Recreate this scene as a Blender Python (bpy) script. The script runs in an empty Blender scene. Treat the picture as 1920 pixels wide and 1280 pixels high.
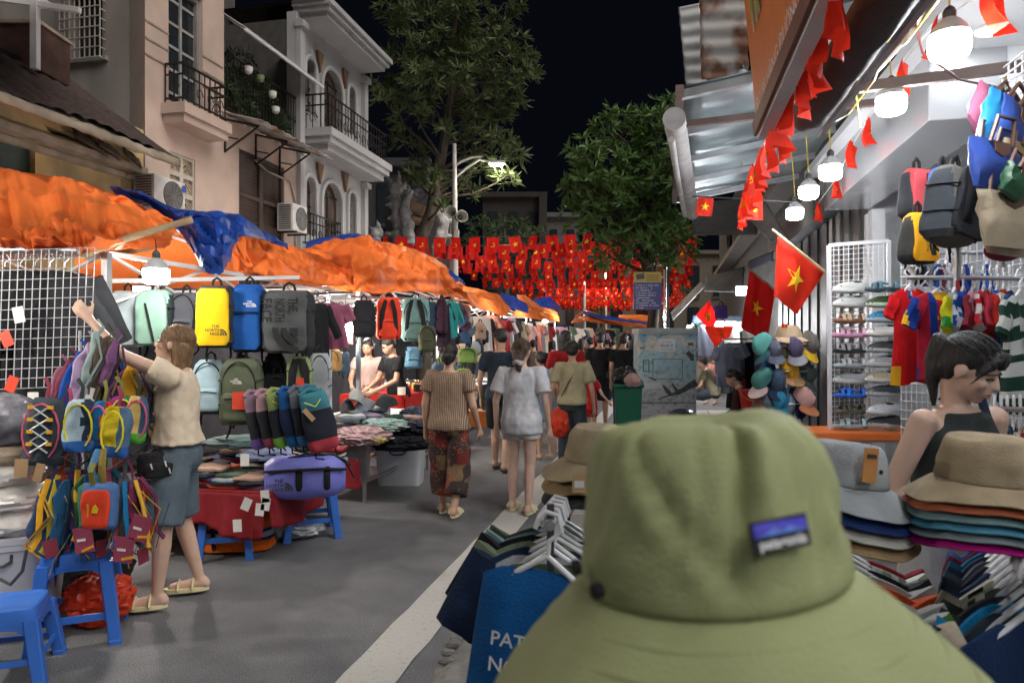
import bpy, bmesh, math, random
from math import sin, cos, pi, radians
from mathutils import Vector, Matrix, noise, Euler
from mathutils.geometry import tessellate_polygon
rnd = random.Random(7)
sc = bpy.context.scene
COL = sc.collection

# ------------------------------------------------------------------ camera, sky, sun, exposure
F, HZ, CH = 1330.0, 645.0, 1.5          # focal length and horizon of the photograph in its pixels, eye height in metres
cam_d = bpy.data.cameras.new('camera'); cam = bpy.data.objects.new('camera', cam_d); COL.objects.link(cam)
cam.location = (0, 0, CH); cam.rotation_euler = (pi/2, 0, 0)
cam_d.sensor_width = 36; cam_d.lens = 36*F/1920; cam_d.shift_y = 5/1920
cam_d.clip_start = 0.05; cam_d.clip_end = 900
cam_d.dof.use_dof = True; cam_d.dof.focus_distance = 6.0; cam_d.dof.aperture_fstop = 6.3
sc.camera = cam
world = bpy.data.worlds.new('World'); sc.world = world; world.use_nodes = True
wn = world.node_tree; wn.nodes.clear()
w_out = wn.nodes.new('ShaderNodeOutputWorld'); w_add = wn.nodes.new('ShaderNodeAddShader')
w_b1 = wn.nodes.new('ShaderNodeBackground'); w_b2 = wn.nodes.new('ShaderNodeBackground')
w_sky = wn.nodes.new('ShaderNodeTexSky'); w_sky.sky_type = 'NISHITA'; w_sky.sun_disc = False
w_sky.sun_elevation = radians(-4); w_sky.sun_rotation = radians(140)
w_b1.inputs[1].default_value = 0.001
w_b2.inputs[0].default_value = (0.30, 0.42, 0.75, 1); w_b2.inputs[1].default_value = 0.0014
wn.links.new(w_sky.outputs[0], w_b1.inputs[0]); wn.links.new(w_b1.outputs[0], w_add.inputs[0])
wn.links.new(w_b2.outputs[0], w_add.inputs[1]); wn.links.new(w_add.outputs[0], w_out.inputs[0])
sun_d = bpy.data.lights.new('city_glow_fill', 'SUN'); sun = bpy.data.objects.new('city_glow_fill', sun_d); COL.objects.link(sun)  # weak sun added as even fill, standing in for city glow
sun_d.energy = 0.74; sun_d.angle = radians(50); sun_d.color = (1.0, 0.93, 0.86)
sun.rotation_euler = Euler((radians(43), 0, radians(50)), 'XYZ')
sc.view_settings.view_transform = 'Standard'; sc.view_settings.look = 'None'
sc.view_settings.exposure = 2.05; sc.view_settings.gamma = 1.0; sc.view_settings.use_curve_mapping = False
sc.cycles.use_denoising = True
try: sc.cycles.denoiser = 'OPENIMAGEDENOISE'
except Exception: pass
sc.cycles.max_bounces = 4; sc.cycles.diffuse_bounces = 3; sc.cycles.glossy_bounces = 2; sc.cycles.transparent_max_bounces = 8
sc.cycles.use_adaptive_sampling = True; sc.cycles.adaptive_threshold = .025
sc.cycles.sample_clamp_indirect = 4.0; sc.cycles.use_light_tree = True

# ------------------------------------------------------------------ frames of reference
AN = radians(12.4); CA, SA = cos(AN), sin(AN)        # the street runs 12.4 degrees to the right of the view
def P(px, py, d): return Vector(((px-960)/F*d, d, CH-(py-HZ)/F*d))
def G(px, py, z=0.0): return P(px, py, (CH-z)*F/(py-HZ))
def S(u, v, z=0.0): return Vector((u*CA+v*SA, -u*SA+v*CA, z))     # u across the street (right), v along it
def UV(p): return (p.x*CA-p.y*SA, p.x*SA+p.y*CA)
def PU(px, py, u): return P(px, py, u/((px-960)/F*CA-SA))         # a point of the plane u = const
def FU(px, py, u): p = PU(px, py, u); return (UV(p)[1], p.z)
def lerp(a, b, t): return a+(b-a)*t
def V(*a): return Vector(a)
ORD = 'first second third fourth fifth sixth seventh eighth ninth tenth eleventh twelfth thirteenth fourteenth fifteenth sixteenth seventeenth eighteenth nineteenth twentieth'.split()
ORD += ['twenty-'+o for o in ORD[:9]]+['thirtieth']+['thirty-'+o for o in ORD[:9]]+['fortieth']+['forty-'+o for o in ORD[:9]]
def fbm(p, o=3):
    s = 0; a = 1
    for i in range(o): s += a*noise.noise(p); p = p*2.03+V(3.1, 1.7, 5.3); a *= .5
    return s
def poly_at(pl, t):           # a polyline of Vectors at t in 0..1 (by index)
    x = t*(len(pl)-1); i = min(int(x), len(pl)-2); return pl[i].lerp(pl[i+1], x-i)

# ------------------------------------------------------------------ materials
MATS = {}
def mat(key, col, rough=.75, var=.18, vs=6., bump=.15, bs=70., metal=0., emit=0., spec=.35, trans=0., sss=0., alpha=1., col2=None, stretch=None, thr=None, coat=0.):
    """one procedural material: base colour broken up by noise (var) or mixed with a second colour (col2), fine relief (bump)"""
    if key in MATS: return MATS[key]
    m = bpy.data.materials.new(key); m.use_nodes = True; n = m.node_tree.nodes; L = m.node_tree.links.new
    b = n['Principled BSDF']; out = n['Material Output']
    tc = n.new('ShaderNodeTexCoord'); mp = n.new('ShaderNodeMapping'); L(tc.outputs['Object'], mp.inputs[0])
    if stretch: mp.inputs['Scale'].default_value = stretch
    nz = n.new('ShaderNodeTexNoise'); nz.inputs['Scale'].default_value = vs; nz.inputs['Detail'].default_value = 5
    L(mp.outputs[0], nz.inputs['Vector'])
    rp = n.new('ShaderNodeValToRGB'); L(nz.outputs['Fac'], rp.inputs[0])
    c = Vector(col[:3]); c2 = Vector(col2[:3]) if col2 else c*(1-var)
    c1 = c if col2 else c*(1+var)
    lo, hi = thr if thr else (.3, .7)
    rp.color_ramp.elements[0].position = lo; rp.color_ramp.elements[1].position = hi
    rp.color_ramp.elements[0].color = (*c2, 1); rp.color_ramp.elements[1].color = (*c1, 1)
    L(rp.outputs[0], b.inputs['Base Color'])
    b.inputs['Roughness'].default_value = rough; b.inputs['Metallic'].default_value = metal
    b.inputs['Specular IOR Level'].default_value = spec
    if coat: b.inputs['Coat Weight'].default_value = coat
    if alpha < 1: b.inputs['Alpha'].default_value = alpha
    if sss: b.inputs['Subsurface Weight'].default_value = sss; b.inputs['Subsurface Radius'].default_value = (.02, .008, .004)
    if emit: b.inputs['Emission Color'].default_value = (*c, 1); b.inputs['Emission Strength'].default_value = emit
    if bump:
        bz = n.new('ShaderNodeTexNoise'); bz.inputs['Scale'].default_value = bs; bz.inputs['Detail'].default_value = 4
        L(mp.outputs[0], bz.inputs['Vector']); bp = n.new('ShaderNodeBump'); bp.inputs['Strength'].default_value = bump
        bp.inputs['Distance'].default_value = .01; L(bz.outputs['Fac'], bp.inputs['Height']); L(bp.outputs[0], b.inputs['Normal'])
    if trans:
        t = n.new('ShaderNodeBsdfTranslucent'); L(rp.outputs[0], t.inputs[0]); mx = n.new('ShaderNodeMixShader'); mx.inputs[0].default_value = trans
        L(b.outputs[0], mx.inputs[1]); L(t.outputs[0], mx.inputs[2]); L(mx.outputs[0], out.inputs[0])
    MATS[key] = m; return m
def cloth(col, key=None, **k):
    key = key or 'cloth_%02x%02x%02x' % tuple(int(max(0, min(1, c))*255) for c in col[:3])
    a = dict(rough=.85, var=.16, vs=9, bump=.35, bs=160, spec=.2); a.update(k); return mat(key, col, **a)
def plastic(col, key=None, **k):
    key = key or 'plastic_%02x%02x%02x' % tuple(int(c*255) for c in col[:3])
    a = dict(rough=.38, var=.05, bump=.04, bs=30, spec=.5); a.update(k); return mat(key, col, **a)
def rgb(h):                   # a picture colour as a linear base colour
    v = [int(h[i:i+2], 16)/255 for i in (0, 2, 4)]
    return tuple((c/12.92 if c <= .04045 else ((c+.055)/1.055)**2.4) for c in v)
def film(key, tint, op=.18):  # thin clear plastic wrap: mostly see-through, with gloss and crinkles
    if key in MATS: return MATS[key]
    m = bpy.data.materials.new(key); m.use_nodes = True; n = m.node_tree.nodes; L = m.node_tree.links.new; n.clear()
    o = n.new('ShaderNodeOutputMaterial'); g = n.new('ShaderNodeBsdfGlossy'); g.inputs['Roughness'].default_value = .22
    d = n.new('ShaderNodeBsdfDiffuse'); d.inputs[0].default_value = (*tint, 1); t = n.new('ShaderNodeBsdfTransparent')
    lw = n.new('ShaderNodeFresnel'); lw.inputs[0].default_value = 1.6
    tc = n.new('ShaderNodeTexCoord'); z = n.new('ShaderNodeTexNoise'); z.inputs['Scale'].default_value = 22; z.inputs['Detail'].default_value = 6; z.inputs['Distortion'].default_value = 1.5
    L(tc.outputs['Object'], z.inputs['Vector']); bp = n.new('ShaderNodeBump'); bp.inputs['Strength'].default_value = .9; bp.inputs['Distance'].default_value = .03
    L(z.outputs['Fac'], bp.inputs['Height']); L(bp.outputs[0], g.inputs['Normal']); L(bp.outputs[0], lw.inputs['Normal'])
    a = n.new('ShaderNodeMixShader'); a.inputs[0].default_value = op; L(t.outputs[0], a.inputs[1]); L(d.outputs[0], a.inputs[2])
    c = n.new('ShaderNodeMixShader'); L(lw.outputs[0], c.inputs[0]); L(a.outputs[0], c.inputs[1]); L(g.outputs[0], c.inputs[2]); L(c.outputs[0], o.inputs[0])
    MATS[key] = m; return m
def lamp_mat(key, col, st):
    if key in MATS: return MATS[key]
    m = bpy.data.materials.new(key); m.use_nodes = True; n = m.node_tree.nodes; n.clear()
    e = n.new('ShaderNodeEmission'); e.inputs[0].default_value = (*col, 1); e.inputs[1].default_value = st
    o = n.new('ShaderNodeOutputMaterial'); m.node_tree.links.new(e.outputs[0], o.inputs[0]); MATS[key] = m; return m

# ------------------------------------------------------------------ objects
def tag(o, label=None, cat=None, group=None, kind=None):
    if label: o['label'] = label
    if cat: o['category'] = cat
    if group: o['group'] = group
    if kind: o['kind'] = kind
    return o
def thing(name, label, cat, loc=(0, 0, 0), rz=0., group=None, rot=None):
    o = bpy.data.objects.new(name, None); COL.objects.link(o); o.empty_display_size = .1
    o.location = loc; o.rotation_euler = rot if rot else (0, 0, rz)
    return tag(o, label, cat, group)
def copy_tree(o, parent=None):
    c = o.copy(); COL.objects.link(c); c.parent = parent
    for ch in o.children: copy_tree(ch, c)
    return c
class MB:
    def __init__(s): s.v = []; s.f = []; s.m = []
    def add(s, vs, fs, mi=0):
        b = len(s.v); s.v += [Vector(v) for v in vs]; s.f += [tuple(i+b for i in f) for f in fs]; s.m += [mi]*len(fs); return s
    def box(s, c, h, mi=0, M=None, taper=1.):           # centre, half sizes
        c = Vector(c); vs = []
        for z in (-1, 1):
            k = taper if z > 0 else 1.
            for x, y in ((-1, -1), (1, -1), (1, 1), (-1, 1)): vs.append(V(x*h[0]*k, y*h[1]*k, z*h[2]))
        if M: vs = [M @ v for v in vs]
        return s.add([v+c for v in vs], [(3, 2, 1, 0), (4, 5, 6, 7), (0, 1, 5, 4), (1, 2, 6, 5), (2, 3, 7, 6), (3, 0, 4, 7)], mi)
    def bar(s, a, b, w, h, mi=0, up=V(0, 0, 1)):        # a rectangular bar from a to b
        a = Vector(a); b = Vector(b); d = (b-a); l = d.length
        if l < 1e-6: return s
        y = d/l; x = y.cross(up)
        if x.length < 1e-4: x = y.cross(V(1, 0, 0))
        x.normalize(); z = x.cross(y); M = Matrix((x, y, z)).transposed()
        return s.box((a+b)/2, (w/2, l/2, h/2), mi, M)
    def loft(s, rings, mi=0, cap=True, closed=True):
        n = len(rings[0]); vs = [p for r in rings for p in r]; fs = []
        for i in range(len(rings)-1):
            for j in range(n if closed else n-1):
                k = (j+1) % n; fs.append((i*n+j, i*n+k, (i+1)*n+k, (i+1)*n+j))
        if cap and closed: fs.append(tuple(range(n-1, -1, -1))); fs.append(tuple(range((len(rings)-1)*n, len(rings)*n)))
        return s.add(vs, fs, mi)
    def tube(s, pts, r, n=8, mi=0, cap=True, flat=1.):
        pts = [Vector(p) for p in pts]; rings = []; nv = None
        rr = r if isinstance(r, (list, tuple)) else [r]*len(pts)
        for i, p in enumerate(pts):
            t = (pts[min(i+1, len(pts)-1)]-pts[max(i-1, 0)])
            if t.length < 1e-9: t = V(0, 0, 1)
            t.normalize()
            if nv is None:
                nv = t.orthogonal() if abs(t.z) < .9 else t.cross(V(0, 1, 0)); nv.normalize()
                if abs(t.z) < .9: nv = t.cross(V(0, 0, 1)).normalized()
            nv = (nv-t*nv.dot(t)); nv = nv.normalized() if nv.length > 1e-6 else t.orthogonal().normalized(); bn = t.cross(nv)
            rings.append([p+(nv*cos(2*pi*k/n)+bn*sin(2*pi*k/n)*flat)*rr[i] for k in range(n)])
        return s.loft(rings, mi, cap)
    def lathe(s, prof, n=16, c=(0, 0, 0), M=None, mi=0, cap=True, sx=1., sy=1., fn=None):
        c = Vector(c); rings = []
        for r, z in prof:
            ring = []
            for k in range(n):
                a = 2*pi*k/n; p = V(cos(a)*r*sx, sin(a)*r*sy, z)
                if fn: p = fn(p, a)
                ring.append((M @ p if M else p)+c)
            rings.append(ring)
        return s.loft(rings, mi, cap)
    def prism(s, poly, o, ex, ey, th, mi=0):            # 2D outline in the plane o, ex, ey, extruded by th along ex x ey
        o, ex, ey = Vector(o), Vector(ex), Vector(ey); ez = ex.cross(ey).normalized()*th; n = len(poly)
        A = [o+ex*x+ey*y for x, y in poly]; B = [p+ez for p in A]
        tri = tessellate_polygon([[V(x, y, 0) for x, y in poly]])
        fs = [tuple(t) for t in tri]+[tuple(i+n for i in t[::-1]) for t in tri]
        return s.add(A+B, fs+[(i, (i+1) % n, (i+1) % n+n, i+n) for i in range(n)], mi)
    def holed(s, outer, holes, o, ex, ey, th, mi=0):    # a wall slab with openings
        o, ex, ey = Vector(o), Vector(ex), Vector(ey); ez = ex.cross(ey).normalized()*th
        loops = [outer]+holes; flat = [p for l in loops for p in l]; n = len(flat)
        A = [o+ex*x+ey*y for x, y in flat]; B = [p+ez for p in A]
        tri = tessellate_polygon([[V(x, y, 0) for x, y in l] for l in loops]); fs = [tuple(t) for t in tri]+[tuple(i+n for i in t[::-1]) for t in tri]
        b = 0
        for l in loops:
            k = len(l); fs += [(b+i, b+(i+1) % k, b+(i+1) % k+n, b+i+n) for i in range(k)]; b += k
        return s.add(A+B, fs, mi)
    def grid(s, nu, nv, fn, mi=0):
        vs = [fn(i/nu, j/nv) for j in range(nv+1) for i in range(nu+1)]
        return s.add(vs, [(j*(nu+1)+i, j*(nu+1)+i+1, (j+1)*(nu+1)+i+1, (j+1)*(nu+1)+i) for j in range(nv) for i in range(nu)], mi)
    def capsule(s, a, b, ra, rb, n=10, mi=0, fx=1.):
        a = Vector(a); b = Vector(b); d = b-a; l = max(d.length, 1e-5); t = d/l
        x = t.cross(V(0, 1, 0)) if abs(t.y) < .9 else t.cross(V(1, 0, 0)); x.normalize(); y = t.cross(x); rings = []
        for q in (-75, -45, -15): q = radians(q); rings.append((a+t*ra*sin(q), ra*cos(q)))
        for q in (15, 45, 75): q = radians(q); rings.append((b+t*rb*sin(q), rb*cos(q)))
        return s.loft([[c+(x*cos(2*pi*k/n)*fx+y*sin(2*pi*k/n))*r for k in range(n)] for c, r in rings], mi)
    def ellip(s, c, r, M=None, n=14, m=9, mi=0):
        return s.lathe([(sin(pi*(i+.3)/(m+.6)), -cos(pi*(i+.3)/(m+.6))) for i in range(m+1)], n, c, (M if M else Matrix.Identity(3)) @ Matrix.Diagonal(Vector(r)), mi)
    def build(s, name, mats, parent=None, smooth=True, world=False, sub=0, bevel=0., loc=None, rot=None, ang=None, solid=0.):
        me = bpy.data.meshes.new(name)
        off = Vector(parent.location) if (world and parent is not None) else V(0, 0, 0)
        me.from_pydata([v-off for v in s.v], [], s.f)
        if not isinstance(mats, (list, tuple)): mats = [mats]
        for m in mats: me.materials.append(m)
        if len(mats) > 1: me.polygons.foreach_set('material_index', s.m)
        bm = bmesh.new(); bm.from_mesh(me); bmesh.ops.recalc_face_normals(bm, faces=bm.faces)
        if bevel: bmesh.ops.bevel(bm, geom=[e for e in bm.edges if len(e.link_faces) == 2 and e.calc_face_angle(0) > .6], offset=bevel, segments=2, affect='EDGES', profile=.6, clamp_overlap=True)
        bm.to_mesh(me); bm.free()
        if smooth:
            me.polygons.foreach_set('use_smooth', [True]*len(me.polygons))
            try: me.set_sharp_from_angle(angle=radians(ang if ang else 40))
            except Exception: pass
        o = bpy.data.objects.new(name, me); COL.objects.link(o)
        if parent is not None: o.parent = parent
        if loc is not None: o.location = loc
        if rot is not None: o.rotation_euler = rot
        if sub: md = o.modifiers.new('sub', 'SUBSURF'); md.levels = sub; md.render_levels = sub
        if solid: md = o.modifiers.new('sol', 'SOLIDIFY'); md.thickness = solid; md.offset = 0
        return o
TSC = bpy.data.scenes.new('workshop')
def evaluate(o):       # apply modifiers / tessellate text in a side scene, so that the big scene is not evaluated each time
    TSC.collection.objects.link(o); vl = TSC.view_layers[0]; vl.update(); me = bpy.data.meshes.new_from_object(o.evaluated_get(vl.depsgraph)); return me
def remesh(mb, name, material, parent, voxel, smooth_it=3, wrinkle=None, keep=None):
    """fuse the overlapping closed pieces of mb into one continuous skin"""
    me = bpy.data.meshes.new('tmp'); me.from_pydata(mb.v, [], mb.f)
    bm = bmesh.new(); bm.from_mesh(me); bmesh.ops.recalc_face_normals(bm, faces=bm.faces); bm.to_mesh(me); bm.free()
    o = bpy.data.objects.new('tmp', me)
    md = o.modifiers.new('r', 'REMESH'); md.mode = 'VOXEL'; md.voxel_size = voxel; md.adaptivity = 0
    nm = evaluate(o); bpy.data.objects.remove(o); bpy.data.meshes.remove(me)
    bm = bmesh.new(); bm.from_mesh(nm)
    for _ in range(smooth_it): bmesh.ops.smooth_vert(bm, verts=bm.verts, factor=.5, use_axis_x=True, use_axis_y=True, use_axis_z=True)
    if wrinkle:
        bm.normal_update()
        for v in bm.verts: v.co = v.co+v.normal*wrinkle(v.co)
    bm.to_mesh(nm); bm.free(); nm.name = name
    nm.polygons.foreach_set('use_smooth', [True]*len(nm.polygons))
    nm.materials.clear(); nm.materials.append(material)
    ob = bpy.data.objects.new(name, nm); COL.objects.link(ob); ob.parent = parent; return ob
TXT = {}
def text_geo(t, bold=0.):
    if (t, bold) in TXT: return TXT[(t, bold)]
    cu = bpy.data.curves.new('t', 'FONT'); cu.body = t; cu.size = 1; cu.resolution_u = 2; cu.offset = bold
    o = bpy.data.objects.new('t', cu); me = evaluate(o); vs = [v.co.copy() for v in me.vertices]; fs = [tuple(p.vertices) for p in me.polygons]
    bpy.data.objects.remove(o); bpy.data.meshes.remove(me); bpy.data.curves.remove(cu)
    x0 = min(v.x for v in vs); x1 = max(v.x for v in vs); y0 = min(v.y for v in vs); y1 = max(v.y for v in vs)
    TXT[(t, bold)] = ([V((v.x-x0), v.y-y0, 0) for v in vs], fs, x1-x0, y1-y0); return TXT[(t, bold)]
def lettering(parent, t, o, ex, ey, w=None, h=None, material=None, name='lettering', world=True, align='c', bold=.01, fn=None):
    """flat print: the text t scaled to width w (or height h), centred on o in the plane ex, ey"""
    vs, fs, W, H = text_geo(t, bold); o, ex, ey = Vector(o), Vector(ex).normalized(), Vector(ey).normalized()
    sx = w/W if w else h/H; sy = h/H if h else sx
    dx = {'c': -W/2, 'l': 0, 'r': -W}[align]
    pts = [o+ex*((v.x+dx)*sx)+ey*((v.y-H/2)*sy) for v in vs]
    if fn: pts = [fn(p) for p in pts]
    return MB().add(pts, fs).build(name, material, parent, smooth=False, world=world)
def star_pts(r, rot=pi/2, k=.382): return [((r if i % 2 == 0 else r*k)*cos(rot+i*pi/5), (r if i % 2 == 0 else r*k)*sin(rot+i*pi/5)) for i in range(10)]

# ------------------------------------------------------------------ ground
def sbuild(mb, name, mats, root=None, **k):          # geometry written in street coordinates (u, v, z)
    if root is None:
        for i, p in enumerate(mb.v): mb.v[i] = S(p.x, p.y, p.z)
        return mb.build(name, mats, None, **k)
    o = ORG[root.name]; mb.v = [p-o for p in mb.v]; return mb.build(name, mats, root, **k)
ORG = {}
def sthing(name, label, cat, u, v, z=0., group=None):
    o = thing(name, label, cat, S(u, v, z), -AN, group); ORG[o.name] = V(u, v, z); return o

def asphalt():
    m = bpy.data.materials.new('asphalt'); m.use_nodes = True; n = m.node_tree.nodes; L = m.node_tree.links.new; b = n['Principled BSDF']
    tc = n.new('ShaderNodeTexCoord')
    def nz(s, d, dist=0):
        z = n.new('ShaderNodeTexNoise'); z.inputs['Scale'].default_value = s; z.inputs['Detail'].default_value = d; z.inputs['Distortion'].default_value = dist; L(tc.outputs['Object'], z.inputs['Vector']); return z
    big, mid, fine = nz(.7, 6, .6), nz(5, 5), nz(150, 3)
    r1 = n.new('ShaderNodeValToRGB'); L(big.outputs[0], r1.inputs[0]); r1.color_ramp.elements[0].position = .35; r1.color_ramp.elements[1].position = .68
    r1.color_ramp.elements[0].color = (.118, .122, .132, 1); r1.color_ramp.elements[1].color = (.145, .148, .157, 1)
    r2 = n.new('ShaderNodeValToRGB'); L(mid.outputs[0], r2.inputs[0]); r2.color_ramp.elements[0].position = .3; r2.color_ramp.elements[0].color = (.74, .74, .75, 1); r2.color_ramp.elements[1].position = .7
    mx = n.new('ShaderNodeMixRGB'); mx.blend_type = 'MULTIPLY'; mx.inputs[0].default_value = 1; L(r1.outputs[0], mx.inputs[1]); L(r2.outputs[0], mx.inputs[2])
    r3 = n.new('ShaderNodeValToRGB'); L(fine.outputs[0], r3.inputs[0]); r3.color_ramp.elements[0].position = .35; r3.color_ramp.elements[0].color = (.6, .6, .61, 1); r3.color_ramp.elements[1].position = .75; r3.color_ramp.elements[1].color = (1.9, 1.9, 1.85, 1)
    m2 = n.new('ShaderNodeMixRGB'); m2.blend_type = 'MULTIPLY'; m2.inputs[0].default_value = 1; L(mx.outputs[0], m2.inputs[1]); L(r3.outputs[0], m2.inputs[2])
    vo = n.new('ShaderNodeTexVoronoi'); vo.inputs['Scale'].default_value = 21; L(tc.outputs['Object'], vo.inputs['Vector'])     # pale chips and litter specks
    r4 = n.new('ShaderNodeValToRGB'); L(vo.outputs['Distance'], r4.inputs[0]); r4.color_ramp.elements[0].position = .05; r4.color_ramp.elements[0].color = (1, 1, 1, 1); r4.color_ramp.elements[1].position = .1; r4.color_ramp.elements[1].color = (0, 0, 0, 1)
    sp = nz(3, 2); r5 = n.new('ShaderNodeValToRGB'); L(sp.outputs[0], r5.inputs[0]); r5.color_ramp.elements[0].position = .5; r5.color_ramp.elements[1].position = .62
    mm = n.new('ShaderNodeMath'); mm.operation = 'MULTIPLY'; L(r4.outputs[0], mm.inputs[0]); L(r5.outputs[0], mm.inputs[1])
    m3 = n.new('ShaderNodeMixRGB'); L(mm.outputs[0], m3.inputs[0]); L(m2.outputs[0], m3.inputs[1]); m3.inputs[2].default_value = (.34, .33, .31, 1)
    L(m3.outputs[0], b.inputs['Base Color']); b.inputs['Roughness'].default_value = .78
    bp = n.new('ShaderNodeBump'); bp.inputs['Strength'].default_value = .5; bp.inputs['Distance'].default_value = .006; L(fine.outputs[0], bp.inputs['Height']); L(bp.outputs[0], b.inputs['Normal'])
    return m
M_ASPH = asphalt()
tag(MB().add([(-150, -60, 0), (150, -60, 0), (150, 400, 0), (-150, 400, 0)], [(0, 1, 2, 3)]).build('road', M_ASPH, smooth=False), kind='structure')
M_PAINT = mat('worn_road_paint', (.50, .485, .455), rough=.8, col2=(.38, .37, .355), vs=38, thr=(.26, .46), bump=.3)
e_l = lambda v: -1.44+.012*fbm(V(v*3, 0, 0)); e_r = lambda v: -1.18+.012*fbm(V(v*3, 9, 0))
mb = MB(); mb.grid(1, 300, lambda s, t: V(lerp(e_l(1+t*60), e_r(1+t*60), s), 1+t*60, .004))
tag(sbuild(mb, 'road_marking', M_PAINT, smooth=False), kind='structure')
M_CONC = mat('rough_concrete', (.27, .26, .245), rough=.9, col2=(.13, .127, .12), vs=7, bump=.8, bs=45)
M_PAVE = mat('pavement_bed', (.16, .155, .15), rough=.85, bump=.4)
mb = MB()            # broken gutter and kerb edge
def kerb_f(s, t):
    v = .6+t*30; u = -1.02+s*.22; z = .03+.05*s+.022*fbm(V(u*9, v*9, 0))*(1 if s < .9 else .3)
    if s == 0: z = .0; u += .06*fbm(V(v*4, 3, 1))
    return V(u, v, z)
mb.grid(6, 330, kerb_f); tag(sbuild(mb, 'kerb', M_CONC), kind='structure')
mb = MB(); mb.grid(20, 60, lambda s, t: V(-.80+s*4.6, -2+t*62, .08)); pave = tag(sbuild(mb, 'pavement', M_PAVE, smooth=False), kind='structure')
M_TILE = [mat('pavement_tile_%d' % i, c, rough=.42, var=.12, vs=12, bump=.15, bs=60) for i, c in enumerate([(.30, .29, .28), (.24, .235, .23), (.34, .33, .315)])]
tb = MB(); tb.box((0, 0, .008), (.193, .193, .012)); tm = tb.build('tile', M_TILE[0], pave, bevel=.004)
tiles = [tm]
for i in range(12):
    for j in range(24):
        u, v = -.58+i*.4, 1.2+j*.4 if i < 1 else 6.2+j*.4
        if i == 0 and j > 13: continue
        o = tm if (i == 0 and j == 0) else tm.copy()
        if o is not tm: COL.objects.link(o); o.parent = pave
        o.location = S(u, v, .082+rnd.uniform(-.003, .003)); o.rotation_euler = (rnd.uniform(-.006, .006), rnd.uniform(-.006, .006), -AN)
        if rnd.random() < .55: o.material_slots[0].link = 'OBJECT'; o.material_slots[0].material = rnd.choice(M_TILE)
for i in range(26):   # loose broken stones of the gutter
    s_ = MB(); s_.ellip((0, 0, 0), (rnd.uniform(.02, .05), rnd.uniform(.02, .05), rnd.uniform(.012, .025)), n=7, m=4)
    for k, p in enumerate(s_.v): s_.v[k] = p*(1+.3*noise.noise(p*40+V(i, 0, 0)))
    o = s_.build('broken_stone', M_CONC, None, smooth=False, loc=S(-1.0+rnd.uniform(-.06, .07), 2.6+i*.09, .035))
    tag(o, 'broken concrete piece in the gutter, %s from the camera' % ORD[i], 'rubble', 'broken concrete in the gutter')

# ------------------------------------------------------------------ houses on the left
UF = -7.0
def fr(px, py): return FU(px, py, UF)
def rect_px(a, b, c, d):      # opening from pixel edges on the facade plane
    v0, zt = fr(a, b); v1, _ = fr(c, b); m_ = (a+c)/2; zt = fr(m_, b)[1]; zb = fr(m_, d)[1]; return v0, v1, zb, zt
def rect_poly(v0, v1, z0, z1): return [(v0, z0), (v1, z0), (v1, z1), (v0, z1)]
def arch_poly(v0, v1, z0, z1, n=10):
    r = (v1-v0)/2; c = (v0+v1)/2; return [(v0, z0), (v1, z0)]+[(c+r*cos(pi*i/n), z1-r+r*sin(pi*i/n)) for i in range(n+1)]
M_YEL = mat('old_yellow_plaster', (.45, .35, .17), rough=.9, col2=(.25, .21, .14), vs=2.5, thr=(.3, .6), bump=.4, bs=30)
M_GREYW = mat('stained_grey_plaster', (.30, .275, .255), rough=.9, col2=(.17, .155, .145), vs=1.6, thr=(.3, .7), bump=.3, bs=25, stretch=(1, 1, .3))
M_PINK = mat('pink_beige_plaster', (.46, .36, .305), rough=.88, var=.12, vs=1.8, bump=.15, bs=25)
M_WHITEW = mat('white_stucco', (.36, .36, .37), rough=.85, var=.1, vs=2, bump=.12, bs=30)
M_DARKW = mat('dark_brown_wood', (.055, .035, .03), rough=.6, var=.3, vs=6, bump=.3, stretch=(1, 1, .2))
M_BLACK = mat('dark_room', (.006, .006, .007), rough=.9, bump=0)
M_IRON = mat('wrought_iron', (.03, .028, .027), rough=.55, metal=.5, var=.2)
M_ROOF = mat('old_roof_tile', (.055, .038, .035), rough=.9, var=.4, vs=14, bump=.6, bs=30)
M_TRIM = mat('grimy_trim', (.27, .23, .18), rough=.9, var=.35, vs=4, bump=.4)
M_STEEL = mat('galvanised_steel', (.42, .43, .45), rough=.38, metal=.85, var=.15, vs=9, bump=.1)
M_STEELP = mat('white_painted_steel', (.62, .63, .65), rough=.4, var=.1, bump=.05)
M_SHEET = mat('corrugated_sheet', (.34, .35, .36), rough=.55, metal=.25, var=.25, vs=4, bump=.1)
M_GLASSD = mat('dark_glass', (.02, .025, .03), rough=.12, spec=.6, bump=0)
M_RUST = mat('rusty_sheet', (.36, .35, .34), rough=.7, col2=(.16, .075, .045), vs=2.6, thr=(.42, .56), bump=.3)
vC = fr(272, 225)[0]; vB = fr(556, 200)[0]; vW = fr(685, 300)[0]

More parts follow.
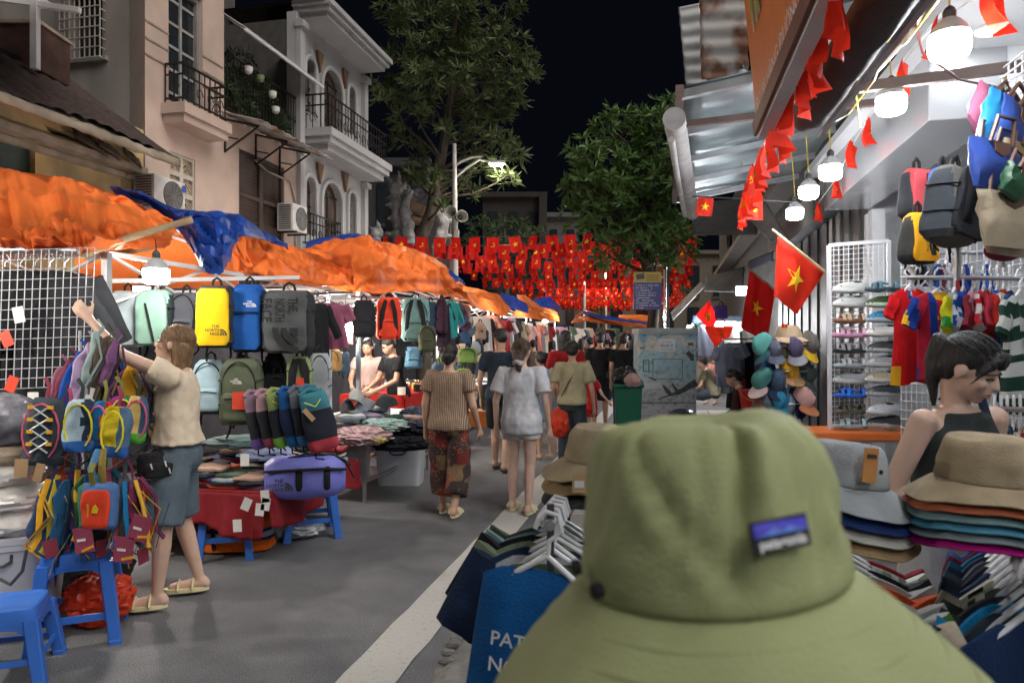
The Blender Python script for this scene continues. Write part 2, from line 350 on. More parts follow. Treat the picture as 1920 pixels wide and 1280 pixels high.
# yellow house
yh = sthing('old_house', 'old yellow plastered house with a dark sagging tiled roof', 'building', UF, 4.5)
w0, w1, z0, z1 = rect_px(-60, 258, 66, 318)
mb = MB(); mb.holed(rect_poly(1.5, vC-.03, 0, 4.42), [rect_poly(w0, w1, z0, z1), [fr(80, 232), fr(96, 250), fr(120, 258), fr(160, 272), fr(158, 262), fr(130, 247), fr(112, 246)][::-1]], (UF-.25, 0, 0), (0, 1, 0), (0, 0, 1), .25)
sbuild(mb, 'wall', M_YEL, yh, smooth=False)
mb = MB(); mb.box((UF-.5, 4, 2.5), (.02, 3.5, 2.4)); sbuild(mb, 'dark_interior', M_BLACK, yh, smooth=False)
mb = MB()
for i in range(14): mb.box((UF-.1, (w0+w1)/2, z0+(i+.5)*(z1-z0)/14), (.03, (w1-w0)/2, (z1-z0)/34), M=Matrix.Rotation(.5, 3, 'Y'))
sbuild(mb, 'shutter', mat('dark_green_shutter', (.025, .05, .045), rough=.6), yh, smooth=False)
zl = fr(120, 275)[1]
for k, (dz, hh, du) in enumerate([(0, .06, .09), (-.13, .04, .05)]):
    mb = MB()
    def led(s, t, zz=zl+dz, h_=hh, d_=du):
        v = 1.5+t*(vC-1.55); a = [(0, -h_), (d_, -h_*.7), (d_*1.05, 0), (d_, h_*.8), (0, h_)][int(round(s*4))]
        return V(UF+a[0]+.012*fbm(V(v*7, s*3, k)), v, zz+a[1]+.012*fbm(V(v*6, s*4, k+5)))
    mb.grid(4, 60, led); sbuild(mb, 'ledge', M_TRIM, yh)
pe = PU(335, 287, UF+.75); ve = UV(pe)[1]
def roof_f(s, t, off=0.):
    v = 1.0+t*(ve-1.0); vv = min(v, vC-.02) if s > .27 else v
    u = UF+.75-s*2.9; z = 3.93+s*2.03+.04*sin(v*2.1)*(1-s)+.03*abs(sin(v*pi/.22))+.02*fbm(V(u*5, v*5, 0))+off
    return V(u, vv, z)
mb = MB(); mb.grid(22, 300, roof_f); sbuild(mb, 'roof', M_ROOF, yh, smooth=False)
mb = MB(); mb.grid(6, 90, lambda s, t: roof_f(s*.4, t, -.07)); sbuild(mb, 'roof_underside', M_TRIM, yh)
mb = MB(); mb.grid(2, 120, lambda s, t: V(UF+.77, 1.0+t*(ve-1.0), 3.91-s*.1+.02*fbm(V(t*40, s*2, 0)))); sbuild(mb, 'eaves_board', M_TRIM, yh, solid=.02)
for a, b in ((160, 305), (205, 300), (252, 322)):         # hanging broken battens and rags under the eaves
    v, z = FU(a, 250, UF+.25); mb = MB(); mb.grid(4, 6, lambda s, t: V(UF+.06+.05*s, v+t*(.3+.25*(a % 7)/7), zl+.24-s*.12-.1*t+.03*fbm(V(s*5, t*5, a)))); sbuild(mb, 'broken_batten', M_DARKW, yh, solid=.02)
# things on its roof: lean-to
mb = MB(); a = P(66, 130, 8.2); b = P(66, -60, 8.2); lt = thing('rooftop_shelter', 'rooftop lean-to with one white post above the dark tiled roof', 'shelter', (a.x, a.y, a.z))
mb.bar(a, b, .075, .075); mb.build('post', M_STEELP, lt, world=True, smooth=False)
mb = MB(); mb.grid(20, 3, lambda s, t: P(-80+s*240, -6-45*s+8*sin(s*60), 8.0-t*1.8)); mb.build('roof_sheet', M_SHEET, lt, world=True, solid=.01)
mb = MB(); mb.bar(P(-60, -10, 8.2), P(150, 20, 8.2), .06, .06); mb.bar(P(66, -5, 8.2), P(108, 18, 9.0), .05, .05); mb.build('beam', M_STEELP, lt, world=True, smooth=False)
a = P(62, 128, 8.6); bx_ = thing('water_tank_box', 'dark reddish-brown boxed tank on the roof behind the white post', 'tank', tuple(P(62, 140, 8.6)))
mb = MB(); mb.box(P(62, 105, 8.7), (.27, .3, .28)); mb.build('body', mat('tank_box_brown', (.06, .03, .025), rough=.8, var=.3), bx_, world=True, smooth=False, bevel=.01)
mb = MB(); mb.box(P(62, 62, 8.7), (.29, .33, .02)); mb.build('lid', M_TRIM, bx_, world=True, smooth=False)

# beige house
bh = sthing('beige_house', 'tall pinkish beige house with an iron balcony and brown louvred door', 'building', UF, vC)
d0, d1, dz0, dz1 = rect_px(316, 6, 380, 190); dz0 -= .1
g0, g1, gz0, gz1 = rect_px(448, 296, 533, 560)
l0, l1, lz0, lz1 = rect_px(318, 292, 366, 402)
ca, cb = fr(428, 0)[0]-.25, FU(606, 303, UF+.55)[0]; cz = FU(606, 303, UF+.55)[1]; vT = fr(420, 100)[0]
mb = MB(); mb.holed([(vC, 0), (vB, 0), (vB, cz+.28), (vT, cz+.28), (vT, 9.5), (vC, 9.5)], [rect_poly(d0, d1, dz0, dz1+.25), rect_poly(g0, g1, gz0, gz1), rect_poly(l0, l1, lz0, lz1)], (UF-.25, 0, 0), (0, 1, 0), (0, 0, 1), .25)
sbuild(mb, 'front_wall', M_PINK, bh, smooth=False)
def sd(px, py):              # a point of the side wall plane v = vC
    k = (px-960)/F; y = vC/(k*SA+CA); p = P(px, py, y); return (UV(p)[0], p.z)
wa = sd(128, -12); wb_ = sd(192, 105)
mb = MB(); mb.holed([(-13, 3.4), (UF-.005, 3.4), (UF-.005, 9.5), (-13, 9.5)], [[(wa[0], wb_[1]), (wb_[0], wb_[1]), (wb_[0], wa[1]), (wa[0], wa[1])]], (0, vC+.2, 0), (1, 0, 0), (0, 0, 1), .2)
sbuild(mb, 'side_wall', M_GREYW, bh, smooth=False)
wi = None
mb = MB(); mb.box(((wa[0]+wb_[0])/2, vC+.19, (wa[1]+wb_[1])/2), ((wb_[0]-wa[0])/2+.05, .02, (wa[1]-wb_[1])/2+.05)); wi = sbuild(mb, 'window', M_GLASSD, bh, smooth=False)
mb = MB(); uw = wb_[0]-wa[0]; zw = wa[1]-wb_[1]
for i in range(9): mb.bar((wa[0]-.05+(uw+.1)*i/8, vC-.1, wb_[1]-.05), (wa[0]-.05+(uw+.1)*i/8, vC-.1, wa[1]), .014, .014)
for i in range(8): mb.bar((wa[0]-.06, vC-.11, wb_[1]-.05+(zw+.05)*i/7), (wb_[0]+.06, vC-.11, wb_[1]-.05+(zw+.05)*i/7), .014, .014)
for x in (wa[0]-.05, wb_[0]+.05):
    for i in range(8): mb.bar((x, vC-.1, wb_[1]-.05+zw*i/7), (x, vC, wb_[1]-.05+zw*i/7), .012, .012)
sbuild(mb, 'window_grille', mat('grille_paint', (.35, .32, .29), rough=.6), bh, smooth=False)
mb = MB(); mb.box(((wa[0]+wb_[0])/2, vC-.01, wb_[1]-.05), (uw/2+.1, .05, .03)); sbuild(mb, 'window_sill', M_GREYW, bh, smooth=False)
for zz in (fr(292, 50)[1], fr(292, 82)[1], fr(292, 112)[1]):
    mb = MB(); mb.box((UF+.006, (vC+d0)/2, zz), (.006, (d0-vC)/2, .012)); mb.box((UF+.006, (d1+fr(418, 100)[0])/2, zz), (.006, (fr(418, 100)[0]-d1)/2, .012)); sbuild(mb, 'groove', M_TRIM, bh, smooth=False)
# balcony door: frame, two leaves with panes
mb = MB()
for v in (d0+.03, d1-.03): mb.box((UF-.1, v, (dz0+dz1)/2+.1), (.04, .03, (dz1-dz0)/2+.15))
mb.box((UF-.1, (d0+d1)/2, dz1+.2), (.04, (d1-d0)/2-.06, .04)); fr_ = sbuild(mb, 'door_frame', mat('grey_door_frame', (.22, .21, .2), rough=.6), bh, smooth=False)
for i in range(2):
    c = lerp(d0, d1, .27+.46*i); mb = MB(); mb.box((UF-.14, c, (dz0+dz1)/2+.1), (.015, (d1-d0)*.215, (dz1-dz0)/2+.1)); lf = sbuild(mb, 'door_leaf', M_GLASSD, bh, smooth=False)
    mb = MB()
    for k in range(5): mb.box((UF-.12, c, lerp(dz0, dz1+.15, (k+.5)/5)), (.012, (d1-d0)*.2, .02))
    mb.box((UF-.12, c-(d1-d0)*.2, (dz0+dz1)/2), (.014, .02, (dz1-dz0)/2+.1)); sbuild(mb, 'door_rail', mat('pale_door_rail', (.3, .29, .28), rough=.5), bh, smooth=False)
def balcony(root, v0, v1, z, out, m, steps, rail_h, dens=.11):
    mb = MB(); 
    for k, (dz, e) in enumerate(steps): mb.box((UF+(out+e)/2, (v0+v1)/2, z+dz), ((out+e)/2-.002, (v1-v0)/2+e, .075))
    sbuild(mb, 'balcony_slab', m, root, smooth=False)
    mb = MB(); zt = z+.12; o_ = out-.06
    pts = [V(UF+.03, v0+.04, 0), V(UF+o_, v0+.04, 0), V(UF+o_, v1-.04, 0), V(UF+.03, v1-.04, 0)]
    for a, b in zip(pts, pts[1:]):
        for h_ in (.06, rail_h*.72, rail_h): mb.bar(a+V(0, 0, zt+h_), b+V(0, 0, zt+h_), .03 if h_ == rail_h else .018, .025)
        n_ = max(2, int((b-a).length/dens))
        for i in range(n_+1):
            p = a.lerp(b, i/n_); mb.bar(p+V(0, 0, zt+.02), p+V(0, 0, zt+rail_h), .014, .014)
            if i % 2 == 0 and i < n_:
                q = a.lerp(b, (i+1)/n_); d_ = (b-a).normalized(); r_ = min(dens*.8, rail_h*.25)
                mb.tube([q+d_*(r_*(1-.12*k)*cos(k*.8))+V(0, 0, zt+rail_h*.38+r_*1.3*(1-.1*k)*sin(k*.8)) for k in range(10)], .008, 5)
    sbuild(mb, 'balcony_railing', M_IRON, root, smooth=False)
bz = fr(350, 215)[1]
balcony(bh, 8.74, 9.8, 4.80, .37, M_PINK, [(.03, .02), (-.085, -.02)], .55)
# louvred garage-like door
mb = MB(); n_ = 46
for j in range(2):
    for i in range(n_):
        c = lerp(g0, g1, .25+.5*j); mb.box((UF-.08, c, lerp(gz0, gz1, (i+.5)/n_)), (.012, (g1-g0)*.2, (gz1-gz0)/n_*.42), M=Matrix.Rotation(.6, 3, 'Y'))
sbuild(mb, 'door_louvres', M_DARKW, bh, smooth=False)
for j in range(2):
    mb = MB(); c = lerp(g0, g1, .25+.5*j); w_ = (g1-g0)*.25
    for x in (-w_+.03, w_-.03): mb.box((UF-.06, c+x, (gz0+gz1)/2), (.03, .03, (gz1-gz0)/2))
    for z in (gz0+.04, lerp(gz0, gz1, .36), lerp(gz0, gz1, .7), gz1-.04): mb.box((UF-.061, c, z), (.026, w_-.06, .035))
    mb.box((UF-.12, c, (gz0+gz1)/2), (.01, w_, (gz1-gz0)/2)); sbuild(mb, 'door_leaf', M_DARKW, bh, smooth=False)
# vent blocks
nr, nc = 3, 2; lw, lh = (l1-l0), (lz1-lz0); holes = []
for r in range(nr):
    for c in range(nc): holes.append(rect_poly(l0+lw*(c+.12)/nc, l0+lw*(c+.88)/nc, lz0+lh*(r+.12)/nr, lz0+lh*(r+.88)/nr))
mb = MB(); mb.holed(rect_poly(l0-.001, l1+.001, lz0-.001, lz1+.001), holes, (UF-.12, 0, 0), (0, 1, 0), (0, 0, 1), .1); sbuild(mb, 'vent_panel', mat('pale_vent_plaster', (.42, .38, .33), rough=.9), bh, smooth=False)
for h_ in holes:
    mb = MB(); a0, a1, b0, b1 = h_[0][0], h_[1][0], h_[0][1], h_[2][1]
    for k in range(-2, 4):
        p0 = k/3; 
        for sgn, lim in ((1, (0, .5)), (-1, (.5, 1))):
            q = [(t, p0+t*1.0 if sgn > 0 else p0+1-t*1.0) for t in lim]; q = [(x, min(1, max(0, y))) for x, y in q]
            if abs(q[0][1]-q[1][1]) > .05: mb.bar((UF-.07, lerp(a0, a1, q[0][0]), lerp(b0, b1, q[0][1])), (UF-.07, lerp(a0, a1, q[1][0]), lerp(b0, b1, q[1][1])), .022, .03)
    sbuild(mb, 'vent_block', mat('vent_tile', (.34, .28, .2), rough=.8), bh, smooth=False)
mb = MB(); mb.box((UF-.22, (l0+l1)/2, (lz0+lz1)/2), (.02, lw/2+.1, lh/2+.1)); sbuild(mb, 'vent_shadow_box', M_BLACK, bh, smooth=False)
mb = MB(); mb.tube([(UF+.02, fr(475, 305)[0], fr(475, 300)[1]), (UF+.02, fr(500, 320)[0], fr(500, 322)[1]), (UF+.03, fr(540, 345)[0], fr(540, 340)[1]), (UF+.03, fr(551, 370)[0], fr(551, 380)[1]), (UF+.03, fr(551, 370)[0], fr(551, 480)[1])], .018, 6); sbuild(mb, 'drain_pipe', M_TRIM, bh)

def ac_unit(label, px, py, w, h, brand=None):
    v, z = FU(px, py, UF+.35); t = sthing('air_conditioner', label, 'air conditioner', UF+.02, v, z-h/2, 'outdoor air conditioner units on the left houses')
    c = V(UF+.2, v, z)
    mb = MB(); mb.box(c, (.16, w/2, h/2)); sbuild(mb, 'case', mat('ac_white', (.5, .5, .49), rough=.5), t, bevel=.015)
    mb = MB()
    for i in range(10): mb.tube([c+V(.165, w*.1+h*(.05+.038*i)*cos(a*pi/12), h*(.05+.038*i)*sin(a*pi/12)) for a in range(25)], .005, 4)
    for i in range(12): mb.bar(c+V(.17, w*.1, 0), c+V(.17, w*.1+h*.43*cos(i*pi/6), h*.43*sin(i*pi/6)), .008, .006)
    sbuild(mb, 'fan_grille', mat('ac_grille', (.2, .2, .2), rough=.5), t, smooth=False)
    mb = MB(); mb.lathe([(h*.43, 0), (h*.43, .006)], 24, c+V(.16, w*.1, 0), Matrix.Rotation(pi/2, 3, 'Y')); sbuild(mb, 'fan_well', mat('ac_well', (.05, .05, .05)), t)
    mb = MB()
    for i in range(12): mb.box(c+V(0, -w/2-.005, -h*.42+h*.84*i/11), (.12, .006, h*.016))
    sbuild(mb, 'side_louvre', mat('ac_slot', (.06, .06, .06)), t, smooth=False)
    mb = MB(); mb.bar(c+V(-.2, -w*.35, -h/2-.02), c+V(.2, -w*.35, -h/2-.02), .03, .03); mb.bar(c+V(-.2, w*.35, -h/2-.02), c+V(.2, w*.35, -h/2-.02), .03, .03); sbuild(mb, 'bracket', M_IRON, t, smooth=False)
    if brand:
        mb = MB(); mb.lathe([(.05, 0), (.05, .004)], 12, c+V(.165, w*.44, h*.3), Matrix.Rotation(pi/2, 3, 'Y')); sbuild(mb, 'badge', plastic((.03, .08, .35)), t)
ac_unit('air conditioner unit beside the lattice vent blocks of the beige house', 318, 366, .62, .46, 1)
ac_unit('air conditioner unit below the rusty canopy between the beige and white houses', 562, 410, .52, .5)

# rusty canopy shelf with brackets over the louvred door, and the planted terrace above
cs = sthing('canopy_shelf', 'narrow rusty sheet canopy on iron brackets above the louvred door', 'canopy', UF, fr(430, 240)[0], fr(430, 250)[1])
mb = MB(); mb.grid(30, 2, lambda s, t: V(UF+.02+t*.75, lerp(ca, cb, s), cz+.22-.2*t+.02*sin(s*120)+.015*fbm(V(s*20, t, 0)))); sbuild(mb, 'sheet', M_RUST, cs, solid=.012)
for q in (.06, .42, .74):
    v = lerp(ca, cb, q); mb = MB(); mb.bar((UF, v, cz+.14), (UF+.62, v, cz-.02), .03, .03); mb.bar((UF+.01, v, cz+.14), (UF+.01, v, cz-.4), .03, .03); mb.bar((UF+.02, v, cz-.38), (UF+.6, v, cz-.03), .025, .025); mb.bar((UF+.02, v, cz-.15), (UF+.25, v, cz-.2), .02, .02); sbuild(mb, 'bracket', M_IRON, cs, smooth=False)
M_LEAF = mat('leaf_green', (.085, .16, .042), rough=.5, var=.35, vs=5, bump=0, trans=.25)
M_LEAFD = mat('leaf_dark_green', (.045, .08, .03), rough=.6, var=.35, vs=5, bump=0, trans=.2)
M_LEAFY = mat('leaf_yellow_green', (.075, .105, .036), rough=.55, var=.3, vs=3, bump=0, trans=.25)
M_BARK = mat('bark', (.05, .04, .032), rough=.9, var=.4, vs=9, bump=.8, bs=30, stretch=(1, 1, .3))
def leaf(mb, p, d, l, w, r, mi=0):
    d = d.normalized(); s = d.cross(V(r.uniform(-1, 1), r.uniform(-1, 1), r.uniform(-1, 1)))
    if s.length < .05: s = d.orthogonal()
    s.normalize(); n = s.cross(d); m = p+d*l*.5+n*l*.06
    mb.add([p, m-s*w*.5, p+d*l-n*l*.05, m+s*w*.5], [(0, 1, 2, 3)], mi)
def rosette(mb, p, axis, nl, l, w, r, spread=1., mi=0):      # a whorl of long leaves at a twig end
    axis = axis.normalized(); a = axis.orthogonal().normalized(); b = axis.cross(a)
    for i in range(nl):
        q = 2*pi*i/nl+r.uniform(-.3, .3); k = r.uniform(.5, 1.2)*spread
        leaf(mb, p, axis*.5+(a*cos(q)+b*sin(q))*k+V(0, 0, -.25), l*r.uniform(.7, 1.2), w*r.uniform(.8, 1.2), r, mi)
def plant(name, label, base, h, rad, n, l, w, m, cat='plant', group=None, pot=True, seed=1):
    r = random.Random(seed); t = thing(name, label, cat, tuple(base), group=group)
    if pot: mb = MB(); mb.lathe([(.07, 0), (.1, .16), (.11, .16), (.11, .18), (.085, .17)], 12); mb.build('pot', mat('clay_pot', (.2, .11, .07), rough=.9), t)
    mb = MB()
    for i in range(7): a = r.uniform(0, 6.28); mb.tube([(0, 0, .1), (cos(a)*rad*.3, sin(a)*rad*.3, h*.5), (cos(a)*rad*.8, sin(a)*rad*.8, h*r.uniform(.6, 1))], [.012, .008, .003], 5)
    mb.build('stem', M_BARK, t); mb = MB()
    for i in range(n):
        a = r.uniform(0, 6.28); q = r.random()**.5; p = V(cos(a)*rad*q, sin(a)*rad*q, .15+(h-.1)*r.random()*(1-.35*q)); rosette(mb, p, V(cos(a)*q, sin(a)*q, .6), 5, l, w, r)
    mb.build('foliage', m, t, smooth=False); return t
tz = cz+.3
tr = sthing('terrace', 'railed roof terrace full of pot plants below a striped awning', 'terrace', UF-.6, (vB+ca)/2, tz-.12)
mb = MB(); mb.box((UF-.75, (ca+cb)/2, tz-.06), (.76, (cb-ca)/2-.1, .05)); sbuild(mb, 'floor', M_PINK, tr, smooth=False)
mb = MB()
for i in range(28): v = lerp(ca+.25, vB+.4, i/27); mb.bar((UF-.02, v, tz), (UF-.02, v, tz+.95), .014, .014)
for h_ in (.05, .5, .95): mb.bar((UF-.02, ca+.25, tz+h_), (UF-.02, vB+.4, tz+h_), .022, .022)
sbuild(mb, 'railing', M_IRON, tr, smooth=False)
aw = sthing('terrace_awning', 'corrugated grey awning slanting over the plant terrace', 'awning', UF, vB-.6, fr(500, 120)[1])
aA, aB = FU(418, 40, UF-.3), FU(440, 62, UF+.35); aC, aD = FU(560, 140, UF+.35), FU(545, 100, UF-.3)
mb = MB(); mb.grid(60, 3, lambda s, t: V(lerp(UF-.35, UF+.4, t), lerp(fr(420, 0)[0], fr(556, 0)[0]+.35, s), fr(440, 62)[1]+.42-.5*t+.018*sin(s*150))); sbuild(mb, 'sheet', M_SHEET, aw, solid=.008)
mb = MB(); mb.bar((UF+.38, fr(420, 0)[0], fr(440, 62)[1]-.1), (UF+.38, fr(556, 0)[0]+.35, fr(440, 62)[1]-.1), .04, .04)
for q in (.05, .5, .95): v = lerp(fr(420, 0)[0], fr(556, 0)[0]+.35, q); mb.bar((UF-.3, v, fr(440, 62)[1]+.38), (UF+.38, v, fr(440, 62)[1]-.1), .03, .03)
sbuild(mb, 'frame', M_STEELP, aw, smooth=False)
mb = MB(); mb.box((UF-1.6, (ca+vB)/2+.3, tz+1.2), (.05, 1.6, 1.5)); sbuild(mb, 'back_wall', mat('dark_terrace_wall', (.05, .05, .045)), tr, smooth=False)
for i in range(9):
    q = i/8; b_ = S(UF-.28-.15*(i % 2), lerp(ca+.35, vB+.25, q), tz)
    plant('pot_plant', 'bushy green pot plant on the planted terrace, %s from the left' % ORD[i], b_, .75+.35*(i % 3), .3, 60, .15, .035, M_LEAF if i % 2 else M_LEAFD, group='pot plants on the terrace', seed=i)
for i, (px, py, m_) in enumerate([(466, 132, 'w'), (511, 178, 'w'), (517, 207, 'w'), (488, 148, 'g')]):
    p = PU(px, py, UF+.12); t = thing('hanging_pot', 'small hanging pot on the terrace railing, %s from the left' % ORD[(0, 2, 3, 1)[i]], 'flower pot', tuple(p), group='pots hanging at the terrace')
    mb = MB(); mb.lathe([(.03, -.06), (.065, -.03), (.075, .05), (.07, .055), (.06, .04)], 12); mb.build('bowl', plastic((.6, .6, .58) if m_ == 'w' else (.15, .2, .1)), t)
    mb = MB(); mb.tube([(-.06, 0, .05), (0, 0, .26), (.06, 0, .05)], .004, 4); mb.build('wire', M_IRON, t)

# white house with arches
wh = sthing('white_house', 'white two-storey house with arched windows, deep eaves and iron balcony', 'building', UF, vB+.02)
ups = [(571, 592, 107, 212), (603, 643, 130, 262), (651, 667, 160, 250)]; los = [(570, 593, 328, 440), (603, 642, 340, 520), (652, 668, 358, 440)]
ar = []
for a, b, c, d in ups+los:
    v0, z_ = fr(a, c); v1, _ = fr(b, c); m_ = (a+b)/2; ar.append((v0, v1, fr(m_, d)[1], fr(m_, c)[1]))
ez = FU(629, 40, UF+.62)[1]; bz2 = FU(627, 262, UF+.6)[1]
mb = MB(); mb.holed(rect_poly(vB+.02, vW, 0, ez+.1), [arch_poly(*a) for a in ar], (UF-.22, 0, 0), (0, 1, 0), (0, 0, 1), .2); sbuild(mb, 'front_wall', M_WHITEW, wh, smooth=False)
mb = MB(); mb.box((UF-2.2, vB+.1, 5.4), (1.95, .08, 2.4)); mb.box((UF-2.2, vW-.1, 4), (1.95, .08, 3.9)); sbuild(mb, 'side_wall', mat('dark_side_plaster', (.075, .072, .07), rough=.9), wh, smooth=False)  # side walls in plain dark grey, darker than the white front
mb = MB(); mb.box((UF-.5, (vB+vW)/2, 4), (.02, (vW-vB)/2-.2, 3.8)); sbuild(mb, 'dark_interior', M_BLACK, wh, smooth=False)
for i, a in enumerate(ar):
    ap = arch_poly(a[0], a[1], a[2], a[3]); mb = MB(); mb.tube([V(UF+.01, x, z) for x, z in ap[1:]+ap[:1]], .05, 6); sbuild(mb, 'arch_moulding', M_WHITEW, wh)
    mb = MB(); mb.prism([(x, z) for x, z in arch_poly(a[0]+.01, lerp(a[0], a[1], .96), a[2], a[3]-.02)], (UF-.16, 0, 0), (0, 1, 0), (0, 0, 1), .03); sh = sbuild(mb, 'shutter', M_DARKW, wh, smooth=False)
    mb = MB(); c = (a[0]+a[1])/2; mb.box((UF-.12, c, (a[2]+a[3])/2-.1), (.01, .012, (a[3]-a[2])/2-.15))
    for k in range(4): mb.box((UF-.12, c, lerp(a[2], a[3]-.3, k/3)), (.009, (a[1]-a[0])*.46, .016))
    mb.v = [p-ORG[wh.name] for p in mb.v]; mb.build('mullion', M_IRON, sh, smooth=False)
for (px, py) in ((598, 110), (646, 142), (598, 318), (646, 335)):
    v, z = fr(px, py); mb = MB(); mb.prism([(-.13, .12), (0, -.3), (.13, .12)], (UF+.0, v, z), (0, 1, 0), (0, 0, 1), .05); sbuild(mb, 'bracket_ornament', mat('brown_ornament', (.16, .09, .055), rough=.8), wh, smooth=False)
for v in (vB+.1, vW-.1):
    mb = MB(); mb.box((UF+.03, v, ez/2), (.05, .09, ez/2-.05)); 
    for z in (bz2-.3, ez-.15): mb.box((UF+.06, v, z), (.09, .12, .06))
    sbuild(mb, 'pilaster', M_WHITEW, wh, smooth=False)
mb = MB()
for k, (dz, e) in enumerate([(.0, -.08), (.1, 0), (.2, .06)]): mb.box((UF+.25+e/2, (vB+vW)/2+.02, ez+dz+.06), (.38+e/2, (vW-vB)/2-.08+e, .05))
sbuild(mb, 'eaves', M_WHITEW, wh, smooth=False)
mb = MB(); c = V(UF-.9, (vB+vW)/2, ez+.28); mb.add([c+V(1.5, -1.6, 0), c+V(1.5, 1.6, 0), c+V(-1.5, 1.6, 0), c+V(-1.5, -1.6, 0), c+V(.1, -.4, .55), c+V(.1, .4, .55)], [(0, 1, 5, 4), (1, 2, 5), (2, 3, 4, 5), (3, 0, 4)]); sbuild(mb, 'roof', M_ROOF, wh, smooth=False)
balcony(wh, vB+.22, vW+.02, bz2, .6, M_WHITEW, [(0, 0), (.12, .05), (-.13, -.1)], .75, .14)
balcony(wh, vB+.05, FU(612, 450, UF)[0]+.2, fr(585, 478)[1], .3, M_WHITEW, [(0, 0)], .62, .12)
v_, z_ = fr(545, 70); pb = sthing('rear_tower_block', 'dark grey rear block rising behind the terrace awning', 'building', UF-3, vB-.9)
mb = MB(); mb.box((UF-3.2, vB-.4, 5.5), (1.4, 1.1, 5.4)); sbuild(mb, 'wall', mat('dark_grey_plaster', (.085, .08, .075), rough=.9), pb, smooth=False)
mb = MB(); mb.box((UF-1.78, vB-.2, 7.6), (.02, .35, .5)); sbuild(mb, 'window', M_GLASSD, pb, smooth=False)
mb = MB(); mb.box((UF-1.0, vT-.02, 7.5), (.95, .02, 2.)); sbuild(mb, 'inner_side_wall', M_GREYW, bh, smooth=False)

# far buildings closing the street
def far_block(name, label, px0, px1, pyt, d, m, cols=3, rows=3, depth=6):
    a, b = P(px0, pyt, d), P(px1, pyt, d); t = thing(name, label, 'building', ((a.x+b.x)/2, d, 0)); w = (b.x-a.x)/2; h = a.z
    mb = MB(); mb.box((0, depth/2, h/2), (w, depth/2, h/2)); mb.build('wall', m, t, smooth=False)
    mb = MB(); mb.box((0, -.1, h-.15), (w+.2, .25, .16)); mb.build('cornice', m, t, smooth=False)
    for r in range(rows):
        for c in range(cols):
            x = -w+2*w*(c+.5)/cols; z = h*(.2+.75*(r+.4)/rows); f = MB().box((x, -.03, z), (w/cols*.45, .06, h/rows*.28)).build('window', M_GLASSD, t, smooth=False)
            MB().box((x, -.11, z-h/rows*.3), (w/cols*.5, .08, .06)).build('sill', m, f, smooth=False)
    return t
M_FAR = mat('far_plaster', (.028, .028, .03), rough=.9, var=.2, vs=.6)
far_block('far_building', 'dim grey building with a flat roof behind the centre of the flags', 905, 1020, 362, 46, M_FAR)
far_block('far_building', 'dark low building right of the dim flat-roofed one behind the flags', 1022, 1085, 400, 50, mat('far_plaster_dark', (.1, .1, .11), rough=.9), 2, 3)
far_block('far_building', 'long dim shop row closing the far end of the market street', 1085, 1420, 470, 62, mat('far_plaster_warm', (.14, .12, .1), rough=.9), 7, 2)
far_block('far_building', 'dark house front behind the temple ornaments', 640, 800, 300, 30, mat('far_plaster_black', (.045, .045, .05), rough=.9), 3, 3)
mb = MB(); mb.box(P(1018, 425, 45.5), (.25, .2, 1.9)); tag(mb.build('drain_pillar', M_FAR, smooth=False), 'pale pillar standing at the edge of the dim flat-roofed building', 'pillar')

# ------------------------------------------------------------------ lamps
M_BULB = lamp_mat('lit_bulb', (.93, .97, 1.0), 40.); M_BULBN = lamp_mat('lit_bulb_unseen', (.95, .97, 1.0), 27.)
M_BULBS = lamp_mat('lit_bulb_stall', (1.0, .93, .82), 170.); M_BULBD = lamp_mat('lit_bulb_dim', (1.0, .94, .85), 24.)
M_SOCK = plastic((.05, .05, .055)); M_NECK = plastic((.42, .43, .44)); M_WIREY = plastic((.55, .42, .06)); M_WIREB = plastic((.03, .03, .03)); M_WIREW = plastic((.6, .6, .58))
def led_bulb(label, p, dia, top, m=None, group='hanging LED bulbs', wire=M_WIREY, n=12):
    r = dia/2; t = thing('led_bulb', label, 'light bulb', tuple(p), group=group)
    mb = MB(); mb.lathe([(r*.72, -r*.72), (r*.9, -r*.62), (r, -r*.35), (r, r*.42), (r*.99, r*.5)], n); mb.build('globe', m or M_BULB, t)
    mb = MB(); mb.lathe([(r*1.0, r*.505), (r*.86, r*.85), (r*.5, r*1.25), (r*.3, r*1.4)], n); mb.build('neck', M_NECK, t)
    mb = MB(); mb.lathe([(r*.31, r*1.39), (r*.33, r*1.7), (r*.26, r*1.9), (r*.1, r*2.05)], 12); mb.build('socket', M_SOCK, t)
    q = Vector(top)-Vector(p); mb = MB(); mb.tube([V(0, 0, r*2.0), V(q.x*.3, q.y*.3, lerp(r*2, q.z, .45)), q], .0035, 5); mb.build('wire', wire, t)
    return t

